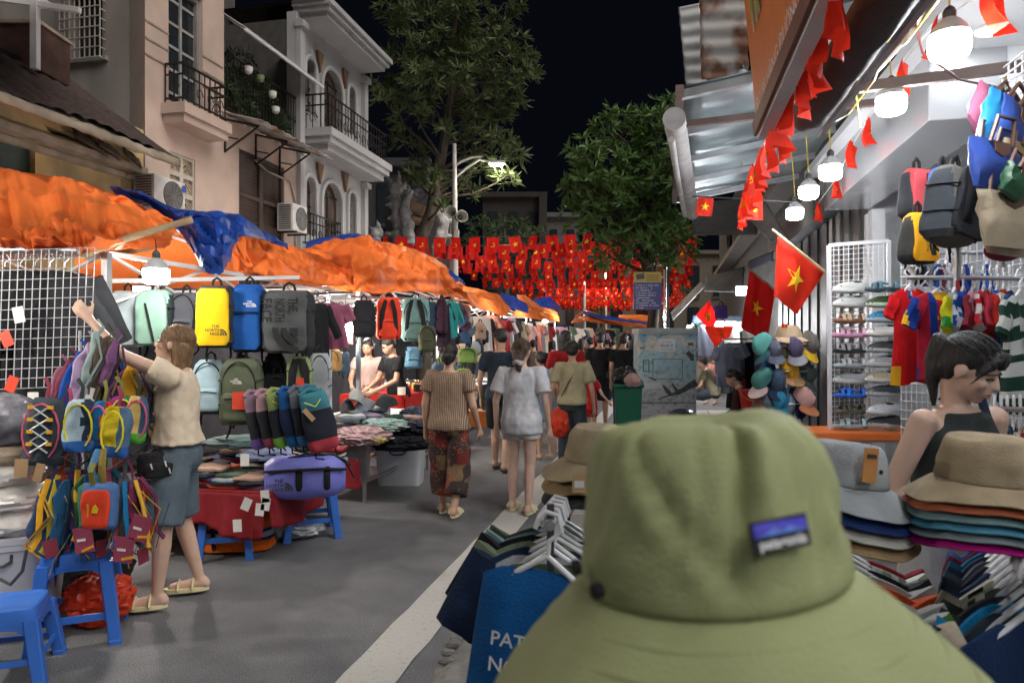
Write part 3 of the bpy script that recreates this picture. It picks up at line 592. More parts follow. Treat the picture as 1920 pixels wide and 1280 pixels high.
# ------------------------------------------------------------------ trees
def tree(name, label, trunk, tr_r, clumps, d, m, seed, lw=(.2, .05), dens=.055, limbs=True, group='street trees', dspread=.9):
    r = random.Random(seed); base = Vector(trunk[0]); t = thing(name, label, 'tree', tuple(base), group=group)
    tp = [Vector(p)-base for p in trunk]; fine = [poly_at(tp, i/24) for i in range(25)]
    rr = [lerp(tr_r[0], tr_r[1], i/24)*(1+.08*sin(i*2.1)) for i in range(25)]
    fine = [p+V(.03*sin(i*1.3), .03*cos(i*1.7), 0) for i, p in enumerate(fine)]
    mb = MB(); mb.tube(fine, rr, 12); mb.build('trunk', M_BARK, t)
    lb = MB(); cr = MB(); k = 0
    for (px, py, rp) in clumps:
        rad = rp/F*d; c = P(px, py, d+r.uniform(-1, 1)*dspread)-base
        j = min(range(25), key=lambda i: (fine[i]-(c-V(0, 0, rad*1.2+.25*(c-fine[i]).xy.length))).length); a = fine[j]; mid = a.lerp(c, .55)+V(0, 0, -.12*(c-a).length+r.uniform(0, .2))
        lb.tube([a, a.lerp(mid, .5)+V(0, 0, .03), mid, c.lerp(mid, .3), c+V(0, 0, rad*.2)], [max(.015, rr[j]*.45), .035, .026, .016, .008], 6)
        n = max(4, int(rad*rad*3.2/dens/dens*.12))
        for i in range(n):
            v = V(r.gauss(0, 1), r.gauss(0, 1), r.gauss(0, 1)).normalized()*rad*r.uniform(.35, 1.08); v.z *= .78
            p = c+v; lb_a = V(v.x, v.y, v.z*.5+rad*.5)
            rosette(cr, p, lb_a, r.randint(6, 9), lw[0], lw[1], r, 1.)
            if i % 3 == 0: lb.tube([c+v*.1, c+v*.6+V(0, 0, -.03), p], [.01, .007, .004], 4)
    if limbs: lb.build('limbs', M_BARK, t)
    cr.build('crown', m, t, smooth=False); return t
bx, by = P(793, 470, 18).x, 18.
CL1 = [(740, 30, 42), (800, 18, 52), (868, 12, 46), (945, 14, 36), (915, 60, 40), (985, 122, 32), (757, 95, 50), (820, 85, 55), (890, 90, 50), (950, 92, 46), (732, 165, 36), (790, 150, 50), (850, 145, 46), (905, 140, 42), (960, 148, 42), (716, 188, 24), (775, 205, 42), (930, 190, 38), (975, 180, 24), (747, 262, 24), (770, 268, 18), (862, 210, 28), (895, 222, 30), (935, 222, 30), (838, 238, 20), (886, 262, 36), (930, 262, 34), (962, 288, 30), (905, 308, 26), (793, 322, 34), (772, 335, 24), (850, 345, 32), (885, 350, 32), (950, 334, 26), (818, 328, 22), (828, 385, 10), (700, 150, 18), (1000, 135, 14), (860, 65, 40)]
tree('street_tree', 'tall slender tree with whorled leaves leaning over the lit street lamp', [V(bx, by, 0), P(790, 450, 18), P(812, 380, 18), P(826, 290, 18), P(845, 200, 18), P(850, 90, 18), P(855, -20, 18), P(870, -120, 18)], (.19, .05), CL1, 18, M_LEAFY, 3, (.29, .068), dens=.072)
CL2 = [(1215, 215, 28), (1255, 200, 22), (1135, 232, 28), (1180, 245, 40), (1240, 245, 42), (1270, 295, 36), (1100, 292, 32), (1150, 300, 48), (1210, 315, 52), (1262, 355, 42), (1092, 338, 34), (1080, 385, 28), (1138, 372, 50), (1200, 385, 55), (1262, 415, 40), (1108, 425, 34), (1160, 440, 45), (1222, 455, 45), (1272, 455, 34), (1140, 482, 26), (1200, 490, 30), (1250, 485, 28), (1066, 345, 14)]
b2 = P(1226, 600, 12.5)
tree('street_tree', 'dense bright green tree hanging over the painted cabinet', [V(b2.x, 12.5, .08), P(1224, 600, 12.5), P(1220, 480, 12.4), P(1212, 360, 12.3), P(1214, 290, 12.3), P(1216, 240, 12.3)], (.12, .03), [(x, y, r_*1.22) for x, y, r_ in CL2], 12.2, M_LEAF, 5, (.2, .06), dens=.052, dspread=.55)
CL3 = [(900, 425, 24), (940, 420, 26), (980, 425, 26), (1010, 435, 20), (880, 445, 18), (925, 452, 20), (965, 455, 20)]
tree('bushy_tree', 'low dark bushy tree behind the first row of small flags', [P(950, 645, 34).xy.to_3d(), P(950, 560, 34), P(948, 470, 34), P(945, 430, 34)], (.2, .06), CL3, 34, M_LEAFD, 8, (.3, .07), dens=.085)
CL4 = [(1000, 520, 20), (1080, 500, 16), (1150, 560, 22), (1190, 540, 26), (1230, 520, 22), (1120, 590, 14), (1290, 540, 26), (1010, 470, 20)]
tree('bushy_tree', 'dim tree seen through the far rows of small flags', [P(1130, 645, 44).xy.to_3d(), P(1130, 600, 44), P(1128, 560, 44), P(1120, 520, 44)], (.2, .06), CL4, 44, M_LEAFD, 9, (.35, .09), dens=.12)

# street lamp with two loudspeakers
sl = thing('street_lamp', 'tall street lamp with curved double arm and lit head in the tree', 'street lamp', tuple(P(853, 645, 17.2).xy.to_3d()))
o = V(853, 0, 0); b_ = sl.location
M_POLE = mat('pale_painted_pole', (.38, .38, .36), rough=.5, metal=.2)
mb = MB(); mb.tube([V(b_.x, 17.2, 0), P(853, 430, 17.2), P(852, 270, 17.2)], [.11, .07, .05], 12); mb.build('pole', M_POLE, sl, world=True)
for a in ([(852, 312), (865, 303), (885, 295), (905, 294)], [(855, 332), (875, 315), (898, 300), (922, 304)]):
    mb = MB(); mb.tube([P(x, y, 17.2) for x, y in a], .03, 8); mb.build('arm', M_POLE, sl, world=True)
mb = MB(); mb.box(P(932, 305, 17.1), (.2, .1, .035)); mb.build('lamp_head', M_POLE, sl, world=True, bevel=.015)
mb = MB(); mb.box(P(931, 309.3, 17.1), (.15, .07, .012)); mb.build('lamp_lens', lamp_mat('street_lamp_light', (1., .90, .74), 130.), sl, world=True, smooth=False)
for i, (px, py, q) in enumerate([(850, 400, -.25), (862, 408, .35)]):
    t = thing('loudspeaker', ['grey horn loudspeaker facing the camera on the lamp post', 'pale horn loudspeaker turned right on the lamp post'][i], 'loudspeaker', tuple(P(px, py, 17.0)), group='horn loudspeakers on the lamp post')
    M = Matrix.Rotation(q, 3, 'Z') @ Matrix.Rotation(pi/2, 3, 'X')
    mb = MB(); mb.lathe([(.145, .2), (.14, .19), (.08, .06), (.045, -.06), (.02, -.07)], 24, (0, 0, 0), M, cap=False); mb.build('horn', mat('horn_grey', (.34, .34, .3), rough=.5), t, solid=.008)
    mb = MB(); mb.lathe([(.05, -.18), (.07, -.15), (.07, -.05), (.04, .02), (.02, .06)], 16, (0, 0, 0), M); mb.build('driver', mat('horn_dark', (.12, .12, .11)), t)
mb = MB(); mb.box(P(856, 445, 17.05), (.06, .08, .18)); tag(mb.build('control_box', M_POLE, smooth=False, bevel=.01), 'small white electrical box strapped to the lamp post', 'box')
# two small far street lights glimpsed through the flags
for i, (px, py, d) in enumerate([(1097, 463, 30), (1137, 506, 38)]):
    t = thing('street_light', ['small white street light above the flags by the green tree', 'small amber street light below the far flag rows'][i], 'street lamp', tuple(P(px, 645, d).xy.to_3d())); z = P(px, py, d).z
    mb = MB(); mb.tube([(0, 0, 0), (0, .3, z), (0, .1, z+.15), (0, -.1, z+.1)], [.06, .05, .03, .03], 8); mb.build('pole', M_POLE, t)
    mb = MB(); mb.ellip((0, -.15, z), (.17, .17, .08)); mb.build('lens', lamp_mat('far_lamp_%d' % i, (1, .93, .82) if i == 0 else (1, .62, .25), 250.), t)

# temple ornaments
M_ORN = mat('weathered_stone_dragon', (.34, .34, .35), rough=.9, var=.35, vs=7, bump=.5); M_TAN = mat('tan_gable', (.34, .24, .16), rough=.8, var=.2)
def dragon(label, pts, spikes, seed, d):
    r = random.Random(seed); b0 = P(*pts[0], d); t = thing('dragon_ornament', label, 'sculpture', (b0.x, b0.y, b0.z), group='temple roof dragons'); mb = MB(); n = len(pts)
    pp = [P(x, y, d)-b0 for x, y in pts]
    for i in range(n-1): mb.capsule(pp[i], pp[i+1], .2-.1*i/n, .18-.1*i/n)
    for (x, y, dx, dy) in spikes:
        a = P(x, y, d)-b0; c = P(x+dx, y+dy, d)-b0; mb.capsule(a, a.lerp(c, .6)+V(.05, 0, .02), .09, .06, 7); mb.capsule(a.lerp(c, .6)+V(.05, 0, .02), c, .06, .015, 7)
    remesh(mb, 'body', M_ORN, t, .035, 1, lambda p: .03*fbm(p*7)); return t
dragon('grey stone dragon ornament with raised flame spikes beside the white house', [(752, 478), (748, 440), (745, 405), (742, 375), (738, 350)], [(735, 355, -12, -25), (745, 350, 2, -30), (752, 358, 8, -22), (738, 372, -16, 0), (735, 388, -14, -4), (755, 385, 14, -22), (760, 372, 8, -26), (732, 440, -18, 0), (752, 440, 24, -6), (740, 405, -18, 8)], 1, 19)
dragon('pale dragon ornament on the temple eave left of the tree trunk', [(768, 475), (766, 440), (762, 415), (758, 390), (762, 372)], [(758, 372, -4, -20), (766, 370, 6, -18), (768, 400, -12, 8), (770, 445, 16, 6), (760, 452, -8, 14), (766, 430, 10, -14)], 2, 18.7)
dragon('pale dragon ornament on the temple eave right of the tree trunk', [(820, 470), (826, 440), (832, 425), (830, 408), (824, 400)], [(826, 402, -4, -14), (832, 402, 4, -18), (836, 415, 10, 0), (834, 440, 12, 8), (822, 420, -8, -8), (828, 400, 10, -8)], 3, 18.6)
dragon('small flame-shaped ornament low beside the white house wall', [(702, 470), (702, 455), (704, 440)], [(700, 445, -8, -22), (705, 440, 2, -28), (708, 448, 8, -18)], 4, 18.5)
tp_ = thing('temple_gable', 'small temple gable with curled eave and tan panel behind the tree trunk', 'temple', tuple(P(785, 480, 19.4)))
mb = MB(); mb.add([P(762, 370, 19.4), P(800, 388, 19.2), P(798, 408, 19.2), P(764, 390, 19.4)], [(0, 1, 2, 3)]); mb.build('upper_panel', M_TAN, tp_, world=True, smooth=False, solid=.2)
mb = MB(); mb.add([P(764, 405, 19.3), P(812, 412, 19.1), P(806, 428, 19.1), P(768, 418, 19.3)], [(0, 1, 2, 3)]); mb.build('lower_panel', M_TAN, tp_, world=True, smooth=False, solid=.2)
mb = MB(); mb.tube([P(788+(4+.9*i)*cos(i*.55), 364+(3+.7*i)*sin(i*.55), 19.3) for i in range(18)], .07, 7); mb.build('cloud_scroll', mat('grey_scroll', (.2, .19, .22)), tp_, world=True)
mb = MB(); mb.box(P(785, 455, 19.8), (.9, .25, .9)); mb.build('wall', mat('temple_wall', (.05, .05, .055)), tp_, world=True, smooth=False)
mb = MB(); mb.tube([P(740, 395, 19.5), P(765, 400, 19.4), P(812, 405, 19.2)], .06, 7); mb.build('ridge', M_ORN, tp_, world=True)

# ------------------------------------------------------------------ small flags strung across the street
M_RED = mat('flag_red', (.50, .010, .008), rough=.7, var=.1, vs=5, bump=.2, trans=.35, spec=.2); M_GOLD = mat('flag_gold', (.85, .55, .02), rough=.7, var=.05, bump=0, trans=.2, spec=.2)
M_RED2 = mat('flag_red_bright', (.72, .03, .012), rough=.65, var=.1, vs=5, bump=.2, trans=.4, spec=.25)
def sickle():
    arc = [(cos(a)*.5, sin(a)*.5) for a in [radians(x) for x in range(-150, 100, 18)]]; inn = [(cos(a)*.36+.06, sin(a)*.36+.04) for a in [radians(x) for x in range(95, -155, -18)]]
    return [[(x*.9, y*.9) for x, y in arc+inn], [(-.42, -.52), (-.52, -.42), (.18, .3), (.28, .2)], [(-.05, .32), (.16, .5), (.38, .26), (.3, .2), (.14, .36), (.02, .24)]]
def flag_fn(w, h, seed, amp):
    r = random.Random(seed); k1, k2, ph = r.uniform(5, 10), r.uniform(3, 7), r.uniform(0, 6); tw = r.uniform(-.4, .4)
    def f(x, z):     # x in -w/2..w/2, z in 0..-h
        q = -z/h; y = amp*(.3+q)*sin(k1*x/w+ph)+amp*.6*sin(k2*q+ph)*q+tw*x*q*.4
        return V(x*(1-.06*q*abs(sin(ph))), y, z+.02*h*sin(k1*x/w))
    return f
def flag_mesh(w, h, seed, kind, amp=.03, es=.3, n=8, cz=-.5):
    mb = MB(); f = flag_fn(w, h, seed, amp); mb.grid(n, n, lambda s, t: f((s-.5)*w, -t*h))
    polys = [star_pts(es*w)] if kind == 'star' else [[(x*es*w*1.5, y*es*w*1.5) for x, y in p] for p in sickle()]
    for pl in polys:
        if kind == 'star': vs = [(0, 0)]+pl; fs = [(0, i, i % 10+1) for i in range(1, 11)]
        else: vs = pl; fs = [tuple(x) for x in tessellate_polygon([[V(a, b, 0) for a, b in pl]])]
        for s_ in (-1, 1):
            mb.add([f(x, cz*h+y)+V(0, s_*.006, 0) for x, y in vs], fs, 1)
    return mb
protos = []
for i in range(6):
    o = flag_mesh(.27, .34, i, 'star' if i % 2 == 0 else 'sickle', .03, .24, 6).build('flag', [M_RED, M_GOLD], None); protos.append(o.data); bpy.data.objects.remove(o)
nfl = 0
NS = 17
NM = ['nearest', 'second', 'third', 'fourth', 'fifth', 'sixth', 'seventh', 'eighth', 'ninth', 'tenth', 'eleventh', 'twelfth', 'thirteenth', 'fourteenth', 'fifteenth', 'sixteenth', 'farthest']
for si in range(NS):
    v = 15.0+si*1.15+.045*si*si; z0 = 3.98+rnd.uniform(-.1, .1); n = 18
    root = sthing('flag_bunting', 'string of small red party and star flags over the street, %s from the camera' % NM[si], 'bunting', -2.4, v, z0, 'strings of small red flags over the street')
    uL, uR = -6.75, .75; mb = MB(); sag = .12+.05*rnd.random()
    rope = lambda t: V(lerp(uL, uR, t), v, z0+sag*(2*t-1)**2-.1)
    mb.tube([rope(k/24) for k in range(25)], .005, 4); sbuild(mb, 'rope', M_WIREB, root)
    off = rnd.random()
    for k in range(n):
        t = (k+.25+off*.9+rnd.uniform(-.15, .15))/n
        if t > 1: continue
        p = rope(t); o = bpy.data.objects.new('flag', protos[(k % 2)+2*rnd.randint(0, 2)]); COL.objects.link(o); o.parent = root
        o.location = p-ORG[root.name]; o.rotation_euler = (rnd.uniform(-.35, .35), rnd.uniform(-.15, .15), rnd.uniform(-.8, .8)); nfl += 1

# ------------------------------------------------------------------ painted utility cabinet, bin, sign post
def mural():
    m = bpy.data.materials.new('cabinet_mural'); m.use_nodes = True; n = m.node_tree.nodes; L = m.node_tree.links.new; b = n['Principled BSDF']
    tc = n.new('ShaderNodeTexCoord'); sp = n.new('ShaderNodeSeparateXYZ'); L(tc.outputs['Object'], sp.inputs[0])
    z = n.new('ShaderNodeTexNoise'); z.inputs['Scale'].default_value = 3.2; z.inputs['Detail'].default_value = 6; z.inputs['Distortion'].default_value = .8; L(tc.outputs['Object'], z.inputs['Vector'])
    ma = n.new('ShaderNodeMath'); ma.operation = 'MULTIPLY_ADD'; L(z.outputs[0], ma.inputs[0]); ma.inputs[1].default_value = .9; L(sp.outputs['Z'], ma.inputs[2])
    r = n.new('ShaderNodeValToRGB'); L(ma.outputs[0], r.inputs[0]); mr = n.new('ShaderNodeMapRange'); L(ma.outputs[0], mr.inputs[0]); mr.inputs[1].default_value = .3; mr.inputs[2].default_value = 2.2; L(mr.outputs[0], r.inputs[0])
    e = r.color_ramp.elements; e[0].position = 0; e[0].color = (.62, .2, .42, 1); e[1].position = 1; e[1].color = (.1, .3, .5, 1)
    for p, c in ((.18, (.6, .3, .46)), (.30, (.52, .5, .54)), (.42, (.5, .53, .54)), (.58, (.40, .52, .55)), (.72, (.30, .48, .55)), (.84, (.55, .53, .46)), (.9, (.18, .40, .56))): q = e.new(p); q.color = (*c, 1)
    g = n.new('ShaderNodeTexNoise'); g.inputs['Scale'].default_value = 16; g.inputs['Detail'].default_value = 6; L(tc.outputs['Object'], g.inputs['Vector']); rg = n.new('ShaderNodeValToRGB'); L(g.outputs[0], rg.inputs[0])
    rg.color_ramp.elements[0].position = .33; rg.color_ramp.elements[0].color = (.55, .55, .52, 1); rg.color_ramp.elements[1].position = .5
    mx = n.new('ShaderNodeMixRGB'); mx.blend_type = 'MULTIPLY'; mx.inputs[0].default_value = 1; L(r.outputs[0], mx.inputs[1]); L(rg.outputs[0], mx.inputs[2]); L(mx.outputs[0], b.inputs['Base Color']); b.inputs['Roughness'].default_value = .6; return m
dC = 10.0; cA, cB = P(1199, 617, dC), P(1306, 617, dC); hC = cA.z
uc = thing('utility_cabinet', 'weathered electrical cabinet painted with blossom branches and blue sky', 'electrical cabinet', ((cA.x+cB.x)/2, dC, .08))
w = (cB.x-cA.x)/2; H_ = hC-.08
M_MUR = mural(); M_INK = mat('mural_ink', (.10, .10, .09), rough=.8, var=.4, vs=20)
MB().box((0, .25, H_/2-.03), (w, .25, H_/2-.03)).build('body', M_MUR, uc, bevel=.008)
MB().box((0, .25, H_-.03), (w+.02, .28, .045)).build('lid', mat('cabinet_lid', (.34, .4, .4), rough=.6, var=.2), uc, bevel=.01)
def cpt(px, py): return ((px-1252.5)/F*dC, CH-(py-HZ)/F*dC-.08)
def crect(a, b, c, d): x0, z1 = cpt(a, b); x1, z0 = cpt(c, d); return x0, x1, z0, z1
x0, x1, z0, z1 = crect(1224, 673, 1279, 710); dr = MB().box(((x0+x1)/2, -.004, (z0+z1)/2), ((x1-x0)/2, .008, (z1-z0)/2)).build('inspection_door', M_MUR, uc, smooth=False)
mb = MB()
for a, b, c, d in ((x0, z0, x1, z0), (x0, z1, x1, z1), (x0, z0, x0, z1), (x1, z0, x1, z1)): mb.bar((a, -.013, b), (c, -.013, d), .008, .008)
mb.build('door_seam', M_INK, dr, smooth=False)
x0, x1, z0, z1 = crect(1206, 675, 1216.5, 696); mb = MB()
for a, b, c, d in ((x0, z0, x1, z0), (x0, z1, x1, z1), (x0, z0, x0, z1), (x1, z0, x1, z1)): mb.bar((a, -.006, b), (c, -.006, d), .012, .012)
mb.build('handle_plate', mat('teal_edge', (.06, .13, .14)), uc, smooth=False)
za = cpt(1200, 754.5)[1]; MB().box((0, -.004, za), (w-.01, .006, .005)).build('panel_joint', M_INK, uc, smooth=False)
x0, x1, z0, z1 = crect(1234, 635, 1266, 659); pl = MB().box(((x0+x1)/2, -.008, (z0+z1)/2), ((x1-x0)/2, .006, (z1-z0)/2)).build('notice_plate', plastic((.62, .64, .66)), uc, smooth=False, bevel=.002)
xc = (x0+x1)/2; zc = (z0+z1)/2; lettering(pl, 'PILLAR 27', (xc, -.0165, zc-.005), (1, 0, 0), (0, 0, 1), w=(x1-x0)*.74, material=plastic((.05, .05, .09)), world=False, bold=.03)
lettering(pl, 'TBA CẦU ĐÁ', (xc, -.0165, zc+.045), (1, 0, 0), (0, 0, 1), w=(x1-x0)*.64, material=plastic((.2, .2, .3)), world=False)
mb = MB()
for k in range(2): mb.box((xc, -.0155, zc-.045-.02*k), ((x1-x0)*.36, .001, .004))
mb.build('small_print', plastic((.3, .3, .36)), pl, smooth=False)
x0, x1, z0, z1 = crect(1207.5, 718, 1240, 728); st = MB().box(((x0+x1)/2, -.005, (z0+z1)/2), ((x1-x0)/2, .004, (z1-z0)/2), M=Matrix.Rotation(-.05, 3, 'Y')).build('paper_sticker', plastic((.6, .6, .6)), uc, smooth=False)
def stroke(pts, ws): 
    mb = MB(); L_, R_ = [], []
    q = [Vector((*cpt(*p), 0)) for p in pts]
    for i, p in enumerate(q):
        t = (q[min(i+1, len(q)-1)]-q[max(i-1, 0)]).normalized(); nn = V(-t.y, t.x, 0)*ws[i]; L_.append(p+nn); R_.append(p-nn)
    n = len(q); mb.add([V(p.x, -.0025, p.y) for p in L_+R_], [(i, i+1, n+i+1, n+i) for i in range(n-1)]); mb.build('painted_branch', M_INK, uc, smooth=False)
stroke([(1306, 717), (1293, 723), (1283, 730), (1270, 736), (1258, 740), (1246, 744), (1233, 749)], [.055, .045, .035, .035, .012, .01, .006])
stroke([(1258, 740), (1252, 733), (1247, 727), (1242, 721)], [.02, .03, .022, .004])
stroke([(1272, 735), (1266, 728), (1262, 722), (1260, 717)], [.022, .02, .015, .004])
stroke([(1217, 707), (1225, 711), (1231, 713)], [.01, .012, .004]); stroke([(1201, 712), (1206, 718)], [.01, .012])
stroke([(1288, 660), (1297, 668), (1298, 676)], [.03, .04, .02]); stroke([(1290, 645), (1300, 645)], [.02, .02]); stroke([(1200, 653), (1209, 652)], [.01, .01])
mb = MB(); r = random.Random(4)
for i in range(150):
    px, py = r.choice([(1215, 742), (1222, 746), (1262, 745), (1265, 748), (1298, 742), (1305, 738), (1303, 660)]); x, z = cpt(r.gauss(px, 6), r.gauss(py, 6))
    if abs(x) < w-.02 and z < H_-.1: mb.prism([(.008*cos(a*1.2566)*r.uniform(.5, 1.3), .008*sin(a*1.2566)*r.uniform(.5, 1.3)) for a in range(5)], (x, -.0035, z), (1, 0, 0), (0, 0, 1), -.001)
o = mb.build('painted_blossom', mat('blossom_paint', (.25, .14, .2), rough=.8), uc, smooth=False); o['kind'] = 'stuff'
mb = MB()
for z in (H_*.82, H_*.45, H_*.2): mb.tube([(w+.004, .01, z-.03), (w+.004, .01, z+.03)], .012, 8)
mb.build('hinge', M_STEEL, uc)
# motorbike seat edge in front of the cabinet
ms = thing('black_saddle', 'shiny black rounded saddle in front of the painted cabinet', 'saddle', tuple(P(1280, 800, 9.3)))
mb = MB(); mb.ellip((0, 0, .12), (.2, .3, .12)); mb.build('cushion', plastic((.02, .02, .022), 'black_vinyl', rough=.25), ms); mb = MB(); mb.box((0, .1, -.25), (.1, .25, .3)); mb.build('frame', M_IRON, ms)

gb = thing('wheelie_bin', 'green plastic wheelie bin heaped with rubbish beside the painted cabinet', 'bin', tuple(S(*UV(P(1177, 720, 9.4)), 0.08)), rz=-.1)
M_GRN = plastic((.0, .13, .07), 'bin_green')
mb = MB(); mb.loft([[V(x*a, y*a*1.1, z) for x, y in ((-1, -1), (1, -1), (1, 1), (-1, 1))] for a, z in ((.15, .06), (.175, .85), (.2, .86), (.2, .9))]); mb.build('body', M_GRN, gb, smooth=False, bevel=.012)
mb = MB()
for x in (-.14, .14): mb.lathe([(.07, -.02), (.08, -.012), (.08, .012), (.07, .02)], 16, (x, .17, .08), Matrix.Rotation(pi/2, 3, 'Y'))
mb.build('wheel', plastic((.02, .02, .02)), gb)
def crumple(name, label, cat, p, rad, m, seed, amp=.35, group=None, squash=.8, n=26, fr=9.):
    mb = MB(); mb.ellip((0, 0, 0), (1, 1, 1), n=n*2, m=n); s = V(seed*3.7, seed*1.3, 0)
    for i, q in enumerate(mb.v):
        k = 1+amp*(noise.ridged_multi_fractal(q*1.3+s, 1, 2.2, 4, 1, 2)*.28-.35)+amp*.4*noise.noise(q*fr*.5+s)
        q = q*k; mb.v[i] = V(q.x*rad[0], q.y*rad[1], max(q.z*rad[2], -rad[2]*squash))
    o = mb.build(name, m, None, loc=Vector(p)); return tag(o, label, cat, group)
M_BLKBAG = plastic((.012, .012, .014), 'black_bag', rough=.3); M_REDBAG = mat('red_bag', (.75, .06, .02), rough=.35, var=.15, bump=.3, bs=30, trans=.3, spec=.5)
crumple('rubbish_bag', 'knotted black rubbish bag on top of the green bin', 'rubbish bag', P(1172, 706, 9.35), (.17, .17, .14), M_BLKBAG, 1)
crumple('rubbish_bag', 'pale pink bag of rubbish on top of the green bin', 'rubbish bag', P(1186, 713, 9.2), (.11, .1, .1), plastic((.5, .32, .3), 'pink_bag'), 2)
sp_ = thing('sign_post', 'polished steel post with a yellow and blue street notice board', 'sign', tuple(S(*UV(P(1249, 645, 10.6)), .08)))
b_ = P(1249, 645, 10.6); mb = MB(); mb.tube([V(b_.x, 10.6, .08), P(1249, 505, 10.6)], .045, 14); mb.tube([P(1249, 505, 10.6), P(1249, 501, 10.6)], [.05, .03], 14); mb.build('post', mat('chrome', (.6, .6, .62), rough=.15, metal=1, var=.05, bump=0), sp_, world=True)
A_, B_ = P(1188, 510, 10.6), P(1240, 580, 10.6); xc = (A_.x+B_.x)/2; zs = P(0, 529.5, 10.6).z
mb = MB(); mb.box((xc, 10.6, (zs+B_.z)/2), ((B_.x-A_.x)/2, .012, (zs-B_.z)/2)); blu = mb.build('blue_board', plastic((.09, .11, .33), 'sign_blue'), sp_, world=True, smooth=False)
mb = MB(); mb.box((xc, 10.6, (zs+A_.z)/2), ((B_.x-A_.x)/2, .012, (A_.z-zs)/2-.001)); yel = mb.build('yellow_board', plastic((.62, .45, .10), 'sign_yellow'), sp_, world=True, smooth=False)
r = random.Random(3); M_WP = plastic((.6, .6, .66))
for k, ln in enumerate([.94, .66, .66, .84, .8, .6, .74, .82, .94, .32]):
    mb = MB(); z = zs-.045-k*.0375; x = A_.x+.03
    while x < A_.x+.03+ln*.36:
        wd = .0125*r.uniform(.6, 1)
        if r.random() > .17: mb.add([(x, 10.584, z-.009), (x+wd, 10.584, z-.009), (x+wd, 10.584, z+.009), (x, 10.584, z+.009)], [(0, 1, 2, 3)])
        x += wd+.004
    o = mb.build('print_line', M_WP, sp_, smooth=False, world=True)
mb = MB(); mb.box((A_.x+.1, 10.586, (A_.z+zs)/2+.01), (.06, .001, .04), M=Matrix.Rotation(-.15, 3, 'Y')); mb.build('pictogram', plastic((.06, .07, .1)), sp_, smooth=False, world=True)
for k in range(3):
    mb = MB(); x = A_.x+.19
    while x < B_.x-.04:
        mb.add([(x, 10.584, A_.z-.04-.035*k), (x+.012, 10.584, A_.z-.04-.035*k), (x+.012, 10.584, A_.z-.06-.035*k), (x, 10.584, A_.z-.06-.035*k)], [(0, 1, 2, 3)]); x += .017
    mb.build('print_line', plastic((.25, .18, .05)), sp_, smooth=False, world=True)
mb = MB(); mb.bar((B_.x, 10.6, P(0, 569, 10.6).z), (b_.x, 10.6, P(0, 569, 10.6).z), .03, .03); mb.bar((B_.x, 10.6, P(0, 520, 10.6).z), (b_.x, 10.6, P(0, 520, 10.6).z), .03, .03); mb.build('clamp', M_STEEL, sp_, smooth=False, world=True)

# ------------------------------------------------------------------ goods: builders
def sring(a, b, z, n=28, p=4., cx=0., cy=0.):
    out = []
    for k in range(n):
        t = 2*pi*k/n; c, s_ = cos(t), sin(t); out.append(V(cx+a*math.copysign(abs(c)**(2/p), c), cy+b*math.copysign(abs(s_)**(2/p), s_), z))
    return out
def bag_mb(w, h, d, top=.78, seed=0, p=3.6, rings=12, lump=.012, zone=None, n=28, pinch=.6):
    mb = MB(); R_ = []
    for i in range(rings+1):
        t = i/rings; e = min(1., (t/.08)**.5 if t < .08 else 1.); k = 1. if t < .62 else lerp(1., top, ((t-.62)/.38)**1.6)
        dd = 1. if t < .5 else lerp(1., pinch, ((t-.5)/.5)**1.8)
        if t > .97: k *= .8; dd *= .6
        R_.append(sring(w/2*k*lerp(.82, 1, e), d/2*dd*lerp(.7, 1, e), t*h, n, p))
    mb.loft(R_)
    for i, q in enumerate(mb.v): mb.v[i] = q+V(noise.noise(q*9+V(seed, 0, 0)), noise.noise(q*9+V(0, seed, 3))+.5*noise.noise(V(q.x*30, q.y*30, q.z*14+seed)), 0)*lump+V(0, noise.noise(q*V(22, 22, 6).x+V(seed, 1, 1))*lump*.4, 0)
    if zone:
        for i, f in enumerate(mb.f): c = sum((mb.v[j] for j in f), V(0, 0, 0))/len(f); mb.m[i] = zone(c)
    return mb
M_STRAP = cloth((.018, .018, .02), 'black_strap'); M_TAGW = plastic((.62, .62, .6), 'paper_tag'); M_TAGK = mat('kraft_tag', (.45, .29, .15), rough=.8); M_TAGR = plastic((.6, .06, .03), 'red_tag')
def hangtag(parent, p, m, w=.05, h=.08, rot=0.):
    mb = MB(); mb.box(p, (w/2, .002, h/2), M=Matrix.Rotation(rot, 3, 'Y')); return mb.build('tag', m, parent, smooth=False)
M_TNF = mat('logo_black', (.02, .02, .022), rough=.6, bump=0); M_WHT = mat('logo_white', (.7, .7, .7), rough=.6, bump=0)
def dome_logo(parent, o, ex, ey, s, m):       # quarter-dome emblem of three arcs
    o, ex, ey = Vector(o), Vector(ex), Vector(ey); mb = MB()
    for r0, r1 in ((0, .34), (.44, .66), (.76, 1.)):
        A_ = [(r*cos(a), r*sin(a)) for r, aa in ((r1, range(0, 91, 10)), (max(r0, .001), range(90, -1, -10))) for a in [radians(x) for x in aa]]
        n = len(A_); mb.add([o+ex*(x*s)+ey*(y*s) for x, y in A_], [(i, i+1, n-2-i, n-1-i) for i in range(n//2-1)])
    mb.build('emblem', m, parent, smooth=False)
def tnf(parent, c, w, m, y, vertical=False):
    """three-line wordmark with the dome emblem, printed on the face y of a bag, centred on (x, z)"""
    ex, ey = (V(1, 0, 0), V(0, 0, 1)) if not vertical else (V(0, 0, -1), V(1, 0, 0)); o = V(c[0], y, c[1])
    for i, s_ in enumerate(('THE', 'NORTH', 'FACE')): lettering(parent, s_, o+ex*(w*.12)+ey*(w*(.24-.24*i)), ex, ey, h=w*.19, material=m, world=False, align='r', bold=.03)
    dome_logo(parent, o+ex*(w*.17)+ey*(-w*.34), ex, ey, w*.42, m)
